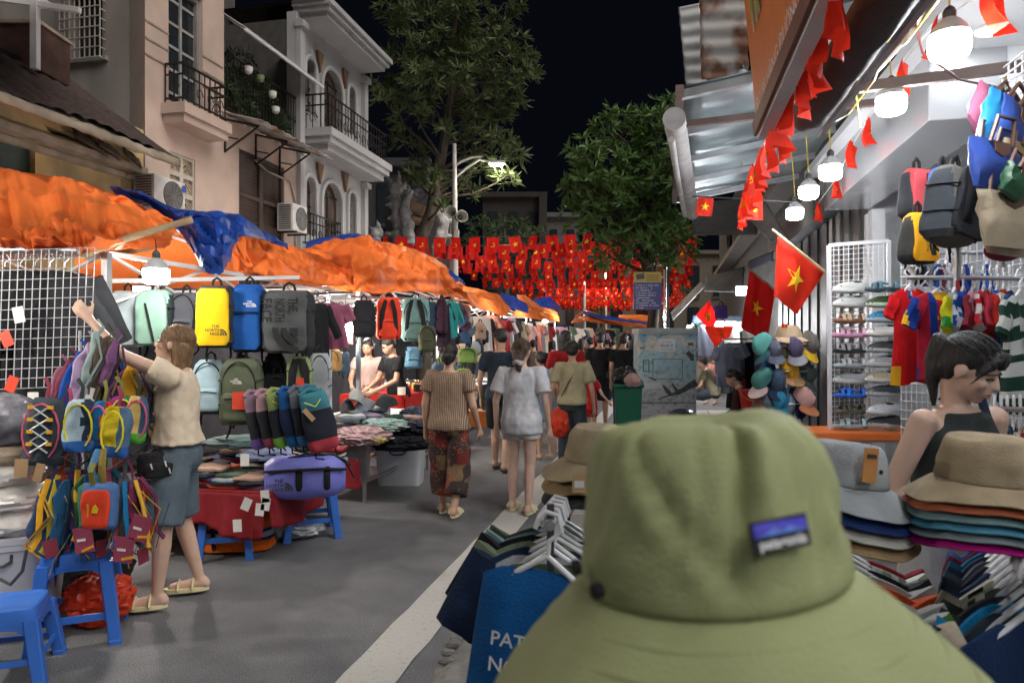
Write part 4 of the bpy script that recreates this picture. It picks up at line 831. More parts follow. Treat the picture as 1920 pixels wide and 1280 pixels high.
def backpack(label, pos, rz, w, h, d, body, front=None, base=None, seed=0, group='backpacks', zips=True, pocket=True, logo=None, side=None, tagm=None, cat='backpack', p=3.6, top=.8, handle=True, straps=False, tilt=0., cords=None, name='backpack'):
    t = thing(name, label, cat, tuple(pos), group=group, rot=(0, tilt, rz))
    zone = (lambda c: 1 if (base and c.z < h*.17) else (2 if (side and abs(c.x) > w*.40) else 0))
    mb = bag_mb(w, h, d, top, seed, p, zone=zone); mb.v = [q+V(0, 0, -h) for q in mb.v]; mb.build('body', [body, base or body, side or body], t)
    if front is not None:
        fb = bag_mb(w*.86, h*.9, d*.2, top, seed+5, 5.); fb.v = [q+V(0, -d*.47, -h*.96) for q in fb.v]; fb.build('front_panel', front, t)
    if pocket and front is None:
        pb = bag_mb(w*.74, h*.42, d*.3, .9, seed+2, 4.); pb.v = [q+V(0, -d*.46, -h*.93) for q in pb.v]; pb.build('front_pocket', body, t)
    if zips:
        mb = MB(); mb.tube([V(w*.40*sin(a), -d*.42, -h*.45+h*.40*cos(a)) for a in [radians(x) for x in range(-105, 106, 15)]], .005, 5); mb.build('zip', M_STRAP, t)
    if handle:
        mb = MB(); mb.tube([V(-w*.13, 0, -.015), V(-w*.1, 0, .035), V(0, 0, .055), V(w*.1, 0, .035), V(w*.13, 0, -.015)], .009, 6); mb.build('grab_handle', M_STRAP, t)
    if straps:
        for s_ in (-1, 1):
            mb = MB(); mb.tube([V(s_*w*.12, -d*.52, -h*.06), V(s_*w*.24, -d*.62, -h*.35), V(s_*w*.30, -d*.6, -h*.7), V(s_*w*.34, -d*.4, -h*.98)], [.022, .028, .022, .012], 6, flat=.35); mb.build('shoulder_strap', M_STRAP, t)
    mb = MB()
    for s_ in (-1, 1): mb.tube([V(s_*w*.3, d*.2, -h*.97), V(s_*w*.33, d*.15, -h*1.12), V(s_*w*(.2+.1*(seed % 3)), d*.1, -h*1.22)], .008, 5, flat=.4)
    mb.build('strap_ends', M_STRAP, t)
    if cords:
        mb = MB()
        for k in range(5): z = -h*.32-h*.11*k; mb.tube([V(-w*.22, -d*.62, z), V(0, -d*.66, z-h*.05), V(w*.22, -d*.62, z-h*.1)], .004, 5); mb.tube([V(w*.22, -d*.62, z), V(0, -d*.67, z-h*.05), V(-w*.22, -d*.62, z-h*.1)], .004, 5)
        mb.build('bungee_cord', cords, t)
    if h > .25:
        for s_ in (-1, 1):
            for q in (.3, .66): mb = MB(); mb.tube([V(s_*w*.505, d*.3, -h*q), V(s_*w*.515, -d*.1, -h*(q+.02)), V(s_*w*.44, -d*.5, -h*(q+.03))], .007, 5, flat=.4); mb.build('compression_strap', M_STRAP, t)
        if pocket and front is None: mb = MB(); mb.tube([V(-w*.3, -d*.62, -h*.6), V(0, -d*.64, -h*.575), V(w*.3, -d*.62, -h*.6)], .004, 5); mb.build('pocket_zip', M_STRAP, t)
    if logo: logo(t, w, h, d)
    if tagm: hangtag(t, V(w*.05, -d*.68, -h*.62), tagm, w*.3, h*.26)
    return t
def shirt_mb(L=.6, wb=.22, ws=.19, sl=.2, dp=.045, seed=0, zone=None, fold=.012, neck=.07, sco=.05):
    mb = MB(); n = 36; R_ = []; s = V(seed*2.1, seed*.7, 0)
    for i in range(17):
        t = i/16; ring = []; hw = lerp(wb, ws, t**.8); q = dp*lerp(1., .35 if t < 1 else .15, t**3)
        for k in range(n):
            a = 2*pi*k/n; x = hw*math.copysign(abs(cos(a))**.8, cos(a)); y = q*math.copysign(abs(sin(a))**.7, sin(a))
            zt = -.30*abs(x)*(abs(x)/ws)
            if abs(x) < neck: zt -= (sco if y < 0 else .015)*(1-(x/neck)**2)**.5
            z = lerp(-L, zt, t); f = fold*(1-.6*t)
            y += f*sin(x*46+seed+3*t)+f*.9*noise.noise(V(x*11, z*3, y*3)+s); ring.append(V(x+f*noise.noise(V(y*9, z*4, 7)+s), y, z+(.012*sin(x*30+seed) if i == 0 else 0)))
        R_.append(ring)
    mb.loft(R_)
    if sl:
        for s_ in (-1, 1):
            a = V(s_*ws*.84, 0, -.05); b = V(s_*(ws+sl*.40), -.012, -.06-sl*.92); rr = []; sr = ws/.19
            for j in range(7):
                t = j/6; c = a.lerp(b, t); dx = (b-a).normalized(); nx = V(dx.z, 0, -dx.x)
                rr.append([c+nx*(lerp(.082, .068, t)*sr*cos(2*pi*k/14))+V(0, (dp*.55+.006*sin(k*2+seed))*sin(2*pi*k/14)+.006*sin(j*1.5+seed), 0) for k in range(14)])
            mb.loft(rr)
    if zone:
        for i, f in enumerate(mb.f): c = sum((mb.v[j] for j in f), V(0, 0, 0))/len(f); mb.m[i] = zone(c)
    return mb
def hanger_mb(hw=.17, r=.006, drop=.085):
    mb = MB(); mb.tube([V(.0, 0, 0), V(.022, 0, .022), V(.012, 0, .052), V(-.012, 0, .056), V(-.026, 0, .038), V(-.03, 0, .02)][::-1]+[V(.0, 0, -.02), V(0, 0, -.035)], r*.8, 7)
    mb.tube([V(-hw, 0, -.035-drop), V(-hw*.5, 0, -.035-drop*.42), V(0, 0, -.03), V(hw*.5, 0, -.035-drop*.42), V(hw, 0, -.035-drop)], r, 7)
    mb.tube([V(-hw, 0, -.035-drop), V(-hw*.6, 0, -.05-drop), V(hw*.6, 0, -.05-drop), V(hw, 0, -.035-drop)], r*.8, 7); return mb
M_HANG = plastic((.66, .66, .67), 'white_hanger'); HMESH = {}
def hung_shirt(label, pos, rz, mats, group, L=.6, wb=.22, ws=.19, sl=.2, dp=.045, seed=0, zone=None, hang=True, name='hanging_shirt', cat='shirt', fold=.012, hm=None, tilt=0., neck=.07, sco=.05):
    t = thing(name, label, cat, tuple(pos), group=group, rot=(0, tilt, rz))
    mb = shirt_mb(L, wb, ws, sl, dp, seed, zone, fold, neck, sco); mb.v = [q+V(0, 0, -.045) for q in mb.v]; o = mb.build('garment', mats, t)
    if hang:
        key = (round(ws, 2), (hm or M_HANG).name)
        if key not in HMESH: h = hanger_mb(ws*.95).build('hanger', hm or M_HANG, t); HMESH[key] = h.data
        else:
            h = bpy.data.objects.new('hanger', HMESH[key]); COL.objects.link(h); h.parent = t
    return t
def folded_mesh(w, d, h, seed):
    mb = MB(); mb.loft([sring(w/2*k, d/2*k, z, 26, 5.) for k, z in ((.9, 0), (1, h*.15), (1.02, h*.5), (1, h*.85), (.86, h), (.5, h*1.02), (.1, h*1.02))])
    for i, q in enumerate(mb.v): mb.v[i] = q+V(noise.noise(q*12+V(seed, 0, 0))*.012, noise.noise(q*12+V(0, seed, 0))*.012, noise.noise(q*10+V(0, 0, seed))*.012)
    o = mb.build('f', cloth((.5, .5, .5)), None); me = o.data; bpy.data.objects.remove(o); return me
FOLD = [folded_mesh(.3, .24, .025, i) for i in range(5)]
def put_mesh(name, me, m, loc, rz, label, cat, group, sc_=(1, 1, 1), rot=None):
    o = bpy.data.objects.new(name, me); COL.objects.link(o); o.location = loc; o.rotation_euler = rot if rot else (0, 0, rz); o.scale = sc_
    o.material_slots[0].link = 'OBJECT'; o.material_slots[0].material = m
    return tag(o, label, cat, group)
def stool(label, base, rz, w, h, m, group='blue plastic stools', top_k=.74, name='plastic_stool'):
    t = thing(name, label, 'stool', tuple(base), rz, group); a, b = w/2, w/2*top_k; lw = w*.13
    seat = MB(); seat.loft([sring(b*k, b*k, z, 28, 6.) for k, z in ((1.03, h-.075), (1.04, h-.07), (1.0, h-.02), (.97, h-.004), (.9, h), (.86, h-.004), (.3, h-.004), (.02, h-.004))]); seat.build('seat', m, t)
    for sx, sy in ((-1, -1), (1, -1), (1, 1), (-1, 1)):
        mb = MB(); R_ = []
        for z, k in ((0, 1.06), (.02, 1.06), (.022, 1.), (h-.05, 1.)):
            e = lerp(a, b, z/h); c = V(sx*(e-lw*.5), sy*(e-lw*.5), z); l_ = lw*k*lerp(1, 1.15, z/h)
            R_.append([c+V(x*l_*.5, y*l_*.5, 0) for x, y in ((-1, -.8), (-.8, -1), (.8, -1), (1, -.8), (1, .8), (.8, 1), (-.8, 1), (-1, .8))])
        mb.loft(R_); mb.build('leg', m, t, ang=30)
    zr = h*.3; e = lerp(a, b, zr/h)-lw*.5
    for p, q in (((-e, -e), (e, -e)), ((e, -e), (e, e)), ((e, e), (-e, e)), ((-e, e), (-e, -e))):
        mb = MB(); mb.bar((*p, zr), (*q, zr), .012, h*.075); mb.build('rung', m, t, smooth=False)
        mb = MB(); zt = h-.085; e2 = lerp(a, b, zt/h)/e; P0 = V(p[0]*e2*.93, p[1]*e2*.93, zt); Q0 = V(q[0]*e2*.93, q[1]*e2*.93, zt)
        n = 8; mb.add([P0.lerp(Q0, i/n)+V(0, 0, .02) for i in range(n+1)]+[P0.lerp(Q0, i/n)+V(0, 0, -.1*(2*i/n-1)**4) for i in range(n+1)], [(i, i+1, n+2+i, n+1+i) for i in range(n)]); mb.build('apron', m, t, smooth=False, solid=.008)
    return t
def cap_mb(seed=0, two=True):
    mb = MB(); s = V(seed*1.9, 0, 0)
    def f(p, a): k = 1+.16*noise.noise(p*13+s)+.07*noise.noise(p*30+s)-.03*abs(sin(3*a))**8; return V(p.x*k*.9, p.y*k*1.1, p.z*(.92+.22*noise.noise(p*11+s)-.25*p.y*8*p.z*8*.2))
    mb.lathe([(.092, 0), (.093, .02), (.09, .05), (.078, .08), (.055, .102), (.026, .114), (.004, .117)], 36, fn=f)
    n = 12; top = []; rows = 5
    for j in range(rows+1):
        for i in range(n+1): a = lerp(radians(205), radians(335), i/n); e = sin(pi*i/n)**.6; r_ = .095+.085*e*j/rows; top.append(V(cos(a)*r_*.92, sin(a)*r_*1.02-.004, .006-.03*(cos(a))**2*(.4+j/rows)-.01*(j/rows)))
    fs = [(j*(n+1)+i, j*(n+1)+i+1, (j+1)*(n+1)+i+1, (j+1)*(n+1)+i) for j in range(rows) for i in range(n)]
    mb.add(top, fs, 1); mb.add([p+V(0, 0, -.004) for p in top], [f_[::-1] for f_ in fs], 1); mb.lathe([(.009, .114), (.009, .119), (.001, .122)], 8); return mb
CAPS = []
for i in range(4): o = cap_mb(i).build('c', [cloth((.4, .4, .4)), cloth((.4, .4, .4))], None); CAPS.append(o.data); bpy.data.objects.remove(o)
def cap(label, loc, rot, m1, m2, group, name='baseball_cap', s=1.):
    o = bpy.data.objects.new(name, CAPS[rnd.randint(0, 3)]); COL.objects.link(o); o.location = loc; o.rotation_euler = rot; o.scale = (s*.82, s*1.05, s)
    for k, m in enumerate((m1, m2)): o.material_slots[k].link = 'OBJECT'; o.material_slots[k].material = m
    return tag(o, label, 'cap', group)
def hat_mb(rc=.09, hc=.1, brim=.065, drop=.5, n=72, seed=0, dent=.06, top=.8, wav=.012, crease=()):
    mb = MB(); s = V(seed*3.3, seed, 0); pr = []
    br = [(rc+brim*k, -brim*drop*k**1.15) for k in (1, .99, .85, .7, .55, .4, .27, .15, .05)]
    cr = [(rc*k, hc*t) for k, t in ((.985, 0), (1.02, .02), (1.03, .06), (1.02, .13), (1.0, .22))]+[(rc*lerp(1., top, ((t-.22)/.78)**1.5), hc*t) for t in (.32, .43, .55, .66, .76, .85)]
    tp = [(rc*top*k, hc*z) for k, z in ((1.0, .92), (.95, .965), (.86, .99), (.7, 1.005), (.5, 1.012), (.25, 1.018), (.02, 1.02))]
    def f(p, a):
        r_ = math.hypot(p.x, p.y); q = V(cos(a), sin(a), 0)
        if p.z < -.0005: k = (r_-rc)/brim; return p+V(0, 0, wav*k*sin(2*a+seed)+wav*.7*k*noise.noise(q*2.2+s))+q*(wav*.6*k*noise.noise(q*3+s))
        k = p.z/hc; d_ = dent*noise.noise(V(q.x*1.7, q.y*1.7, k*2.2)+s)*min(1, k*2)+dent*.35*noise.noise(V(q.x*5, q.y*5, k*6)+s)*min(1, k*3)
        for a0, sl_, k0, wd, am in crease:
            if a0 is not None: d_ += am*math.exp(-((((a-a0-sl_*(k-.5))+pi) % (2*pi)-pi)/wd)**2)*min(1, k*4)*min(1, max(0, 1.15-abs(k-k0)*1.6))
            else: d_ += am*math.exp(-((k-k0-.10*sin(a*2+sl_))/wd)**2)*(.5+.5*sin(a+sl_))
        if k > .98: d_ *= r_/rc
        g = -abs(dent)*.55*max(0, noise.noise(V(p.x*14, p.y*14, 0)+s))*hc*6*(1-r_/rc*.7) if k > .97 else 0
        return V(p.x*(1+d_), p.y*(1+d_), p.z*(1+d_*.3)+g)
    mb.lathe(br+cr+tp, n, fn=f, cap=False); return mb
def bucket_hat(label, loc, m, rot=(0, 0, 0), group='bucket hats for sale', seed=0, under=None, tagm=None, eye=True, name='bucket_hat', **k):
    t = thing(name, label, 'hat', tuple(loc), group=group, rot=rot)
    hat_mb(seed=seed, **k).build('shell', m, t, solid=.003, ang=80)
    rc, brim, drop = k.get('rc', .09), k.get('brim', .065), k.get('drop', .5)
    mb = MB(); mb.lathe([(rc*1.012, -.003), (rc*1.018, .001), (rc*1.01, .005)], 48, cap=False); mb.build('seam', m, t)
    if eye:
        mb = MB()
        for q in (-1.85, -1.45): mb.lathe([(.0045, -.001), (.0045, .002), (.002, .0025)], 10, (cos(q)*rc*.97, sin(q)*rc*.97, k.get('hc', .1)*.45), Matrix.Rotation(q-pi/2, 3, 'Z') @ Matrix.Rotation(-pi/2, 3, 'X').inverted())
        mb.build('eyelet', M_STRAP, t)
    return t

# ------------------------------------------------------------------ left stalls: frames
def sbar(mb, a, b, w=.03): mb.bar(S(*a), S(*b), w, w)
def truss(root, a, b, m, n=3, h=.34):      # scissor members between two corner posts
    for i in range(n):
        p, q = a.lerp(b, i/n), a.lerp(b, (i+1)/n); mb = MB()
        mb.bar(p, q+V(0, 0, -h), .026, .016); mb.bar(p+V(0, 0, -h), q, .026, .016); mb.build('scissor_link', m, root, smooth=False, world=True)
        j = p.lerp(q, .5)+V(0, 0, -h/2); mb = MB(); mb.tube([j+V(0, -.03, 0), j+V(0, .03, 0)], .02, 8); mb.build('joint', M_SOCK, root, world=True)
UFr = -3.62
STV = [(4.0, 7.15), (7.9, 10.9), (11.2, 14.2), (14.6, 18.2), (18.8, 23)]
SN = ['nearest', 'second', 'third', 'fourth', 'farthest']
for i, (v0, v1) in enumerate(STV):
    zt = 2.22 if i else 2.1; b_ = S(UFr, (v0+v1)/2)
    ft = thing('folding_canopy', 'folding steel canopy frame of the %s stall on the left' % SN[i], 'canopy', (b_.x, b_.y, 0), group='stall canopy frames')
    c4 = [S(UFr, v0, zt), S(UFr, v1, zt), S(UFr-2.6, v1, zt), S(UFr-2.6, v0, zt)]
    for c in c4: mb = MB(); mb.bar(V(c.x, c.y, 0), c, .045, .045, up=S(1, 0)); mb.box(c+V(0, 0, -.35), (.032, .032, .05)); mb.build('post', M_STEEL, ft, world=True, smooth=False)
    for a, b in zip(c4, c4[1:]+c4[:1]):
        mb = MB(); mb.bar(a, b, .035, .03); mb.build('rail', M_STEELP, ft, world=True, smooth=False)
        if i < 3: truss(ft, a, b, M_STEELP, 3 if i < 2 else 2)
    pk = (c4[0]+c4[2])/2+V(0, 0, .55)
    for c in c4: mb = MB(); mb.bar(c, pk, .026, .02); mb.build('rafter', M_STEELP, ft, world=True, smooth=False)
# ------------------------------------------------------------------ tarpaulins
M_ORT = mat('orange_tarpaulin', (.62, .15, .035), rough=.42, var=.22, vs=2.2, bump=.2, bs=9, trans=.5, spec=.3)
M_BLT = mat('blue_tarpaulin', (.012, .055, .30), rough=.36, var=.25, vs=3, bump=.3, bs=12, trans=.15, spec=.5)
def tarp(label, rows, m, seed, nu=90, nv=56, amp=.07, name='tarpaulin', extra=None):
    def ev(rs, s, t, sd):
        x = t*(len(rs)-1); i = min(int(x), len(rs)-2); k = x-i; k = k*k*(3-2*k); a, b = poly_at(rs[i], s), poly_at(rs[i+1], s); p = a.lerp(b, k)
        w = min(1, 4*min(t, 1-t)+.35); q = V(p.x*1.9, p.y*1.9, p.z*2.4)+V(sd, 0, 0)
        fold = 1.3*(abs(noise.noise(V(s*3+t*2+sd, t*4.5-s*4, 0)))-.25)+.7*(abs(noise.noise(V(s*10+sd, t*2.5+s*7, 4)))-.2)+.3*(abs(noise.noise(V(s*19+sd, t*7-s*6, 8)))-.2)+.3*noise.noise(q*.8)
        return p+V(.1, -.75, .55)*(fold*amp*w)
    mb = MB(); rs = [[P(*c) for c in r] for r in rows]; mb.grid(nu, nv, lambda s, t: ev(rs, s, t, seed))
    if extra:
        rs2 = [[P(*c) for c in r] for r in extra]; mb.grid(24, 30, lambda s, t: ev(rs2, s, t, seed+4))
    c = sum(mb.v, V(0, 0, 0))/len(mb.v); t = MB(); mb.v = [p-c for p in mb.v]; o = mb.build(name, m, None, loc=c, ang=60); return tag(o, label, 'tarpaulin', 'tarpaulins over the stalls')
tarp('large orange tarpaulin sagging over the nearest stall', [
    [(-160, 296, 7.6), (0, 318, 7.6), (110, 330, 7.5), (230, 368, 7.4), (330, 415, 7.)],
    [(-160, 318, 6.2), (0, 326, 6.), (105, 336, 6.), (205, 366, 5.8), (325, 418, 5.7)],
    [(-160, 370, 5.2), (0, 362, 5.1), (100, 365, 5.1), (200, 385, 5.2), (330, 432, 5.4)],
    [(-160, 430, 4.6), (0, 420, 4.5), (100, 418, 4.5), (200, 425, 4.7), (322, 444, 5.1)],
    [(-160, 468, 4.25), (0, 462, 4.2), (100, 463, 4.2), (190, 460, 4.4), (318, 455, 5.)],
    [(-160, 470, 4.45), (0, 466, 4.4), (100, 467, 4.4), (190, 464, 4.6), (318, 458, 5.2)]], M_ORT, 2.3, 150, 100, .15)
tarp('orange tarpaulin lining under the nearest canopy behind the bulb', [
    [(140, 425, 6.2), (250, 425, 6.6), (345, 440, 6.8), (420, 450, 7.)],
    [(140, 490, 6.6), (250, 478, 7.), (345, 482, 7.2), (440, 490, 7.4)],
    [(140, 560, 7.6), (250, 545, 7.7), (345, 540, 7.7), (450, 548, 7.8)]], M_ORT, 7.7, 50, 30, .1)
tarp('crumpled blue tarpaulin slung between the first two stalls', [
    [(205, 349, 7.), (262, 362, 6.9), (330, 390, 6.6), (400, 396, 6.5), (442, 400, 6.6), (490, 432, 7.2), (536, 460, 7.7)],
    [(212, 356, 6.5), (275, 376, 6.3), (333, 412, 6.), (395, 420, 5.9), (455, 420, 6.1), (495, 442, 7.), (540, 463, 7.5)],
    [(214, 360, 6.4), (278, 382, 6.2), (330, 430, 5.9), (392, 452, 5.8), (458, 440, 6.), (498, 448, 6.9), (541, 465, 7.4)]], M_BLT, 4.1, 90, 30, .13,
    extra=[[(325, 412, 5.9), (365, 408, 5.75), (420, 408, 5.75), (460, 424, 5.95)], [(345, 445, 5.75), (370, 455, 5.6), (420, 455, 5.6), (448, 440, 5.8)], [(366, 478, 5.65), (380, 485, 5.5), (418, 486, 5.5), (436, 462, 5.7)], [(376, 498, 5.7), (386, 510, 5.55), (412, 513, 5.55), (430, 492, 5.7)]])
tarp('orange tarpaulin with faded stencil over the second stall front', [
    [(425, 422, 7.8), (470, 442, 8.), (520, 455, 8.3), (570, 468, 8.6), (610, 486, 8.8), (660, 492, 9)],
    [(430, 440, 6.9), (472, 452, 7.1), (524, 466, 7.4), (570, 478, 7.8), (610, 494, 8.1), (660, 500, 8.6)],
    [(432, 475, 6.3), (475, 490, 6.4), (530, 505, 6.7), (580, 510, 7.2), (620, 512, 7.7), (662, 515, 8.2)],
    [(436, 505, 6.1), (478, 516, 6.2), (535, 532, 6.6), (585, 536, 7.1), (625, 534, 7.6), (665, 540, 8.)]], M_ORT, 11.3, 120, 80, .17)
tarp('high-peaked orange tarpaulin over the perfume stall', [
    [(560, 466, 10.4), (620, 452, 10.3), (690, 447, 10.3), (735, 460, 10.6), (795, 474, 11), (835, 498, 11.4), (872, 534, 11.4)],
    [(570, 480, 9.2), (625, 464, 9.1), (690, 456, 9.1), (735, 470, 9.5), (795, 484, 10), (830, 505, 10.4), (868, 540, 10.6)],
    [(590, 500, 8.5), (640, 500, 8.4), (695, 500, 8.5), (740, 505, 9), (795, 512, 9.6), (830, 528, 10.1), (874, 552, 10.5)],
    [(600, 532, 8.), (650, 545, 8.), (700, 548, 8.5), (750, 545, 9.1), (800, 548, 9.6), (840, 556, 10.2), (886, 566, 10.7)]], M_ORT, 17.9, 120, 80, .22)
for lb_, rw, sd in (('blue tarpaulin peak behind the high-peaked orange tarpaulin', [[(575, 452, 11.4), (640, 440, 11.4), (672, 438, 11.4), (712, 450, 11.4)], [(570, 470, 10.9), (640, 462, 10.7), (680, 456, 10.7), (720, 462, 10.9)]], 3.),
                    ('blue tarpaulin scrap at the lower end of the high-peaked orange one', [[(826, 502, 11.2), (845, 508, 11.3), (868, 526, 11.6)], [(832, 522, 10.9), (850, 524, 11.), (872, 534, 11.4)]], 5.),
                    ('dark blue tarpaulin between the far orange canopies', [[(938, 548, 15), (965, 556, 16), (990, 570, 17)], [(940, 575, 14.8), (968, 580, 15.8), (990, 588, 17)]], 6.),
                    ('dark blue tarpaulin hump in the middle of the far canopies', [[(1004, 560, 21), (1030, 556, 22), (1048, 572, 23)], [(1004, 575, 20.5), (1030, 578, 21.5), (1050, 582, 23)]], 8.),
                    ('long blue tarpaulin edge on the far canopies beside the cabinet', [[(1092, 583, 25), (1130, 592, 26), (1230, 606, 28)], [(1094, 588, 24.8), (1130, 598, 25.6), (1228, 610, 27.5)]], 9.)):
    tarp(lb_, rw, M_BLT, sd, 30, 14, .06)
tarp('orange tarpaulin sloping down over the third stall', [[(850, 532, 12.6), (890, 540, 13.6), (935, 552, 14.6), (958, 578, 15)], [(868, 552, 11.6), (900, 560, 12.8), (932, 568, 14), (950, 588, 14.6)], [(884, 572, 11.1), (905, 580, 12.4), (930, 588, 13.4), (950, 594, 14.2)]], M_ORT, 21., 40, 26, .1)
tarp('orange tarpaulin ridge of the fourth stall', [[(968, 552, 17), (985, 553, 18), (1010, 572, 20), (1045, 585, 22)], [(972, 572, 16.4), (988, 574, 17.4), (1014, 586, 19.4), (1048, 594, 21.6)], [(960, 592, 15.8), (988, 595, 17), (1014, 600, 19), (1050, 603, 21.4)]], M_ORT, 25., 40, 26, .1)
tarp('orange tarpaulin hump of the farthest stall before the sign board', [[(1080, 590, 25), (1100, 580, 25.5), (1130, 592, 26.5), (1180, 598, 28), (1232, 604, 30)], [(1070, 606, 24), (1100, 602, 24.6), (1130, 606, 25.6), (1180, 612, 27.4), (1232, 616, 29)]], M_ORT, 29., 40, 20, .1)
tarp('red-orange tarpaulin strip below the blue sign board', [[(1160, 590, 32), (1200, 590, 32), (1236, 594, 32)], [(1160, 600, 31), (1200, 602, 31), (1236, 604, 31)]], M_ORT, 33., 24, 12, .06)
# bamboo pole, bulb and grid panel
mb = MB(); pts = [P(150, 480, 4.5), P(245, 445, 4.6), P(361, 411, 4.75)]; mb.tube([poly_at(pts, i/12) for i in range(13)], [.021+.003*(i % 3 == 0) for i in range(13)], 10)
o = mb.build('bamboo_pole', mat('bamboo', (.30, .22, .13), rough=.6, var=.3, vs=12)); tag(o, 'old bamboo pole sticking out from the nearest canopy corner', 'pole')
mb = MB(); mb.tube([P(160, 482, 5.), P(265, 468, 5.1), P(300, 460, 5.2)], .018, 8); tag(mb.build('bamboo_pole', MATS['bamboo']), 'thinner bamboo pole behind the lit stall bulb', 'pole')
led_bulb('large lit LED bulb hanging from the bamboo pole at the left stall', P(293, 516, 4.5), .155, P(291, 447, 4.6), M_BULBD, wire=M_WIREB)
led_bulb('lit LED bulb behind the steel post of the perfume stall', P(648, 612, 8.6), .17, P(648, 540, 8.6), M_BULBS, wire=M_WIREB)
led_bulb('lit LED bulb deep inside the nearest stall behind the backpacks', S(-4.7, 5.6, 1.98), .15, S(-4.7, 5.6, 2.3), M_BULBS, wire=M_WIREB)
led_bulb('lit LED bulb above the perfume table of the second stall', S(-4.3, 9.4, 2.02), .15, S(-4.3, 9.4, 2.5), M_BULBS, wire=M_WIREB)
led_bulb('lit LED bulb under the third stall canopy', S(-3.9, 12.6, 2.05), .15, S(-3.9, 12.6, 2.5), M_BULBS, wire=M_WIREB)
led_bulb('lit LED bulb under the fourth stall canopy', S(-3.8, 16.2, 2.1), .15, S(-3.8, 16.2, 2.5), M_BULBS, wire=M_WIREB)
led_bulb('lit LED bulb under the farthest stall canopy', S(-3.6, 21., 2.2), .15, S(-3.6, 21., 2.6), M_BULBS, wire=M_WIREB)
led_bulb('added unseen LED bulb of the stall left of the frame edge', S(-4.3, 2.3, 2.05), .15, S(-4.3, 2.3, 2.5), M_BULBS, wire=M_WIREB)  # added bulb out of view, continuing the stall lamps
M_STEELG = mat('grey_grid_wire', (.36, .37, .40), rough=.45, var=.1, bump=0)
def wire_grid(name, label, c00, c10, c01, nx, nz, r, m, group=None, frame=None, cat='grid panel'):
    o = Vector(c00); ex, ez = Vector(c10)-o, Vector(c01)-o; t = thing(name, label, cat, tuple(o), group=group); mb = MB()
    for i in range(nx+1): a = ex*(i/nx); mb.bar(a, a+ez, r*2, r*2)
    o1 = mb.build('upright_wires', m, t, smooth=False); mb = MB(); y = ex.cross(ez).normalized()*r*2
    for j in range(nz+1): a = ez*(j/nz)+y; mb.bar(a, a+ex, r*2, r*2)
    o2 = mb.build('cross_wires', m, t, smooth=False)
    if frame:
        for a, b in ((V(0, 0, 0), ex), (ex, ex+ez), (ex+ez, ez), (ez, V(0, 0, 0))): mb = MB(); mb.bar(a, b, frame, frame); mb.build('frame_tube', m, t, smooth=False)
    return t
wire_grid('wire_grid', 'white wire grid panel hung with black jackets at the left edge', P(-120, 735, 4.05), P(168, 722, 4.1), P(-110, 474, 4.05), 20, 14, .0019, M_STEELG)
mb = MB(); mb.tube([P(-120, 466, 4.3), P(147, 469, 4.35)], .024, 10); tag(mb.build('front_rail', M_STEEL), 'grey steel rail above the wire grid at the left edge', 'rail')
# jackets behind the grid
jm = [cloth((.012, .013, .016)), cloth((.02, .023, .028)), cloth((.014, .016, .02)), cloth((.024, .027, .03)), cloth((.01, .011, .016))]
JL = ['at the left frame edge', 'with a red chest label', 'with a grey body', 'beside the grey one', 'in the middle of the row', 'with a silver zip', 'last but one in the row', 'nearest the girl at the row end']
for i in range(8):
    px = -75+i*28; hung_shirt('black jacket hanging behind the wire grid, %s' % JL[i], P(px, 492, 4.35+.05*(i % 2)), .9+.1*(i % 3), jm[i % 5], 'black jackets behind the wire grid', L=.82, wb=.2, ws=.19, sl=.42, dp=.06, seed=i, name='hanging_jacket', cat='jacket', fold=.02, hm=M_STEEL)
for i, (px, py, m_) in enumerate([(12, 635, M_TAGR), (35, 590, M_TAGW), (62, 800-50, M_TAGW), (100, 760, M_TAGW), (22, 720, M_TAGR)]):
    mb = MB(); mb.box((0, 0, 0), (.03, .002, .045), M=Matrix.Rotation(.2*i-.4, 3, 'Y')); tag(mb.build('price_tag', m_, None, smooth=False, loc=P(px, py, 4.0)), ['red swing tag low on the wire grid', 'white swing tag on the wire grid', 'white price tag under the hanging bags', 'white paper tag below the purple bags', 'red printed label at the grid foot'][i], 'tag')

# ------------------------------------------------------------------ left stall goods
C = lambda h: cloth(rgb(h))
def row_pack(label, x0, x1, y0, y1, d, body, rz=0., **k):
    w = (x1-x0)/F*d; h = (y1-y0)/F*d; return backpack(label, P((x0+x1)/2, y0, d), rz, w, h, k.pop('dd', .2), body, **k)
rail1 = MB(); rail1.bar(P(200, 527, 4.95), P(560, 520, 6.0), .03, .03); tag(rail1.build('hanging_rail', M_STEELP, smooth=False), 'white rail carrying the front row of large backpacks', 'rail')
def lg(c, w_, m): return lambda t, w, h, d: tnf(t, (c[0]*w, -c[1]*h), w_*w, m, -d*.60-.012)
row_pack('pale blue-grey pack without straps at the left end of the backpack row', 213, 268, 546, 650, 5.0, C('a9b9c2'), .15, front=C('b4c4cc'), seed=1, p=5, top=.95, zips=False)
row_pack('sage green backpack with a black daisy chain down its front', 262, 326, 544, 648, 4.95, C('7fa497'), .1, front=C('86ab9d'), side=C('2b3438'), seed=2, zips=False, logo=lambda t, w, h, d: MB().bar((-.03*1, -d*.6-.004, -h*.25), (.03, -d*.6-.012, -h*.93), .018, .006).build('daisy_chain', M_STRAP, t, smooth=False))
row_pack('slate grey backpack between the sage green and yellow ones', 322, 378, 549, 645, 5.05, C('4a4d54'), .05, seed=3, pocket=True)
row_pack('yellow and charcoal box backpack with black wordmark', 373, 441, 536, 652, 4.85, C('33373b'), .12, front=C('dfb416'), seed=4, p=5, top=.9, zips=False, dd=.22, logo=lg((.17, .72), .42, M_TNF), tagm=None)
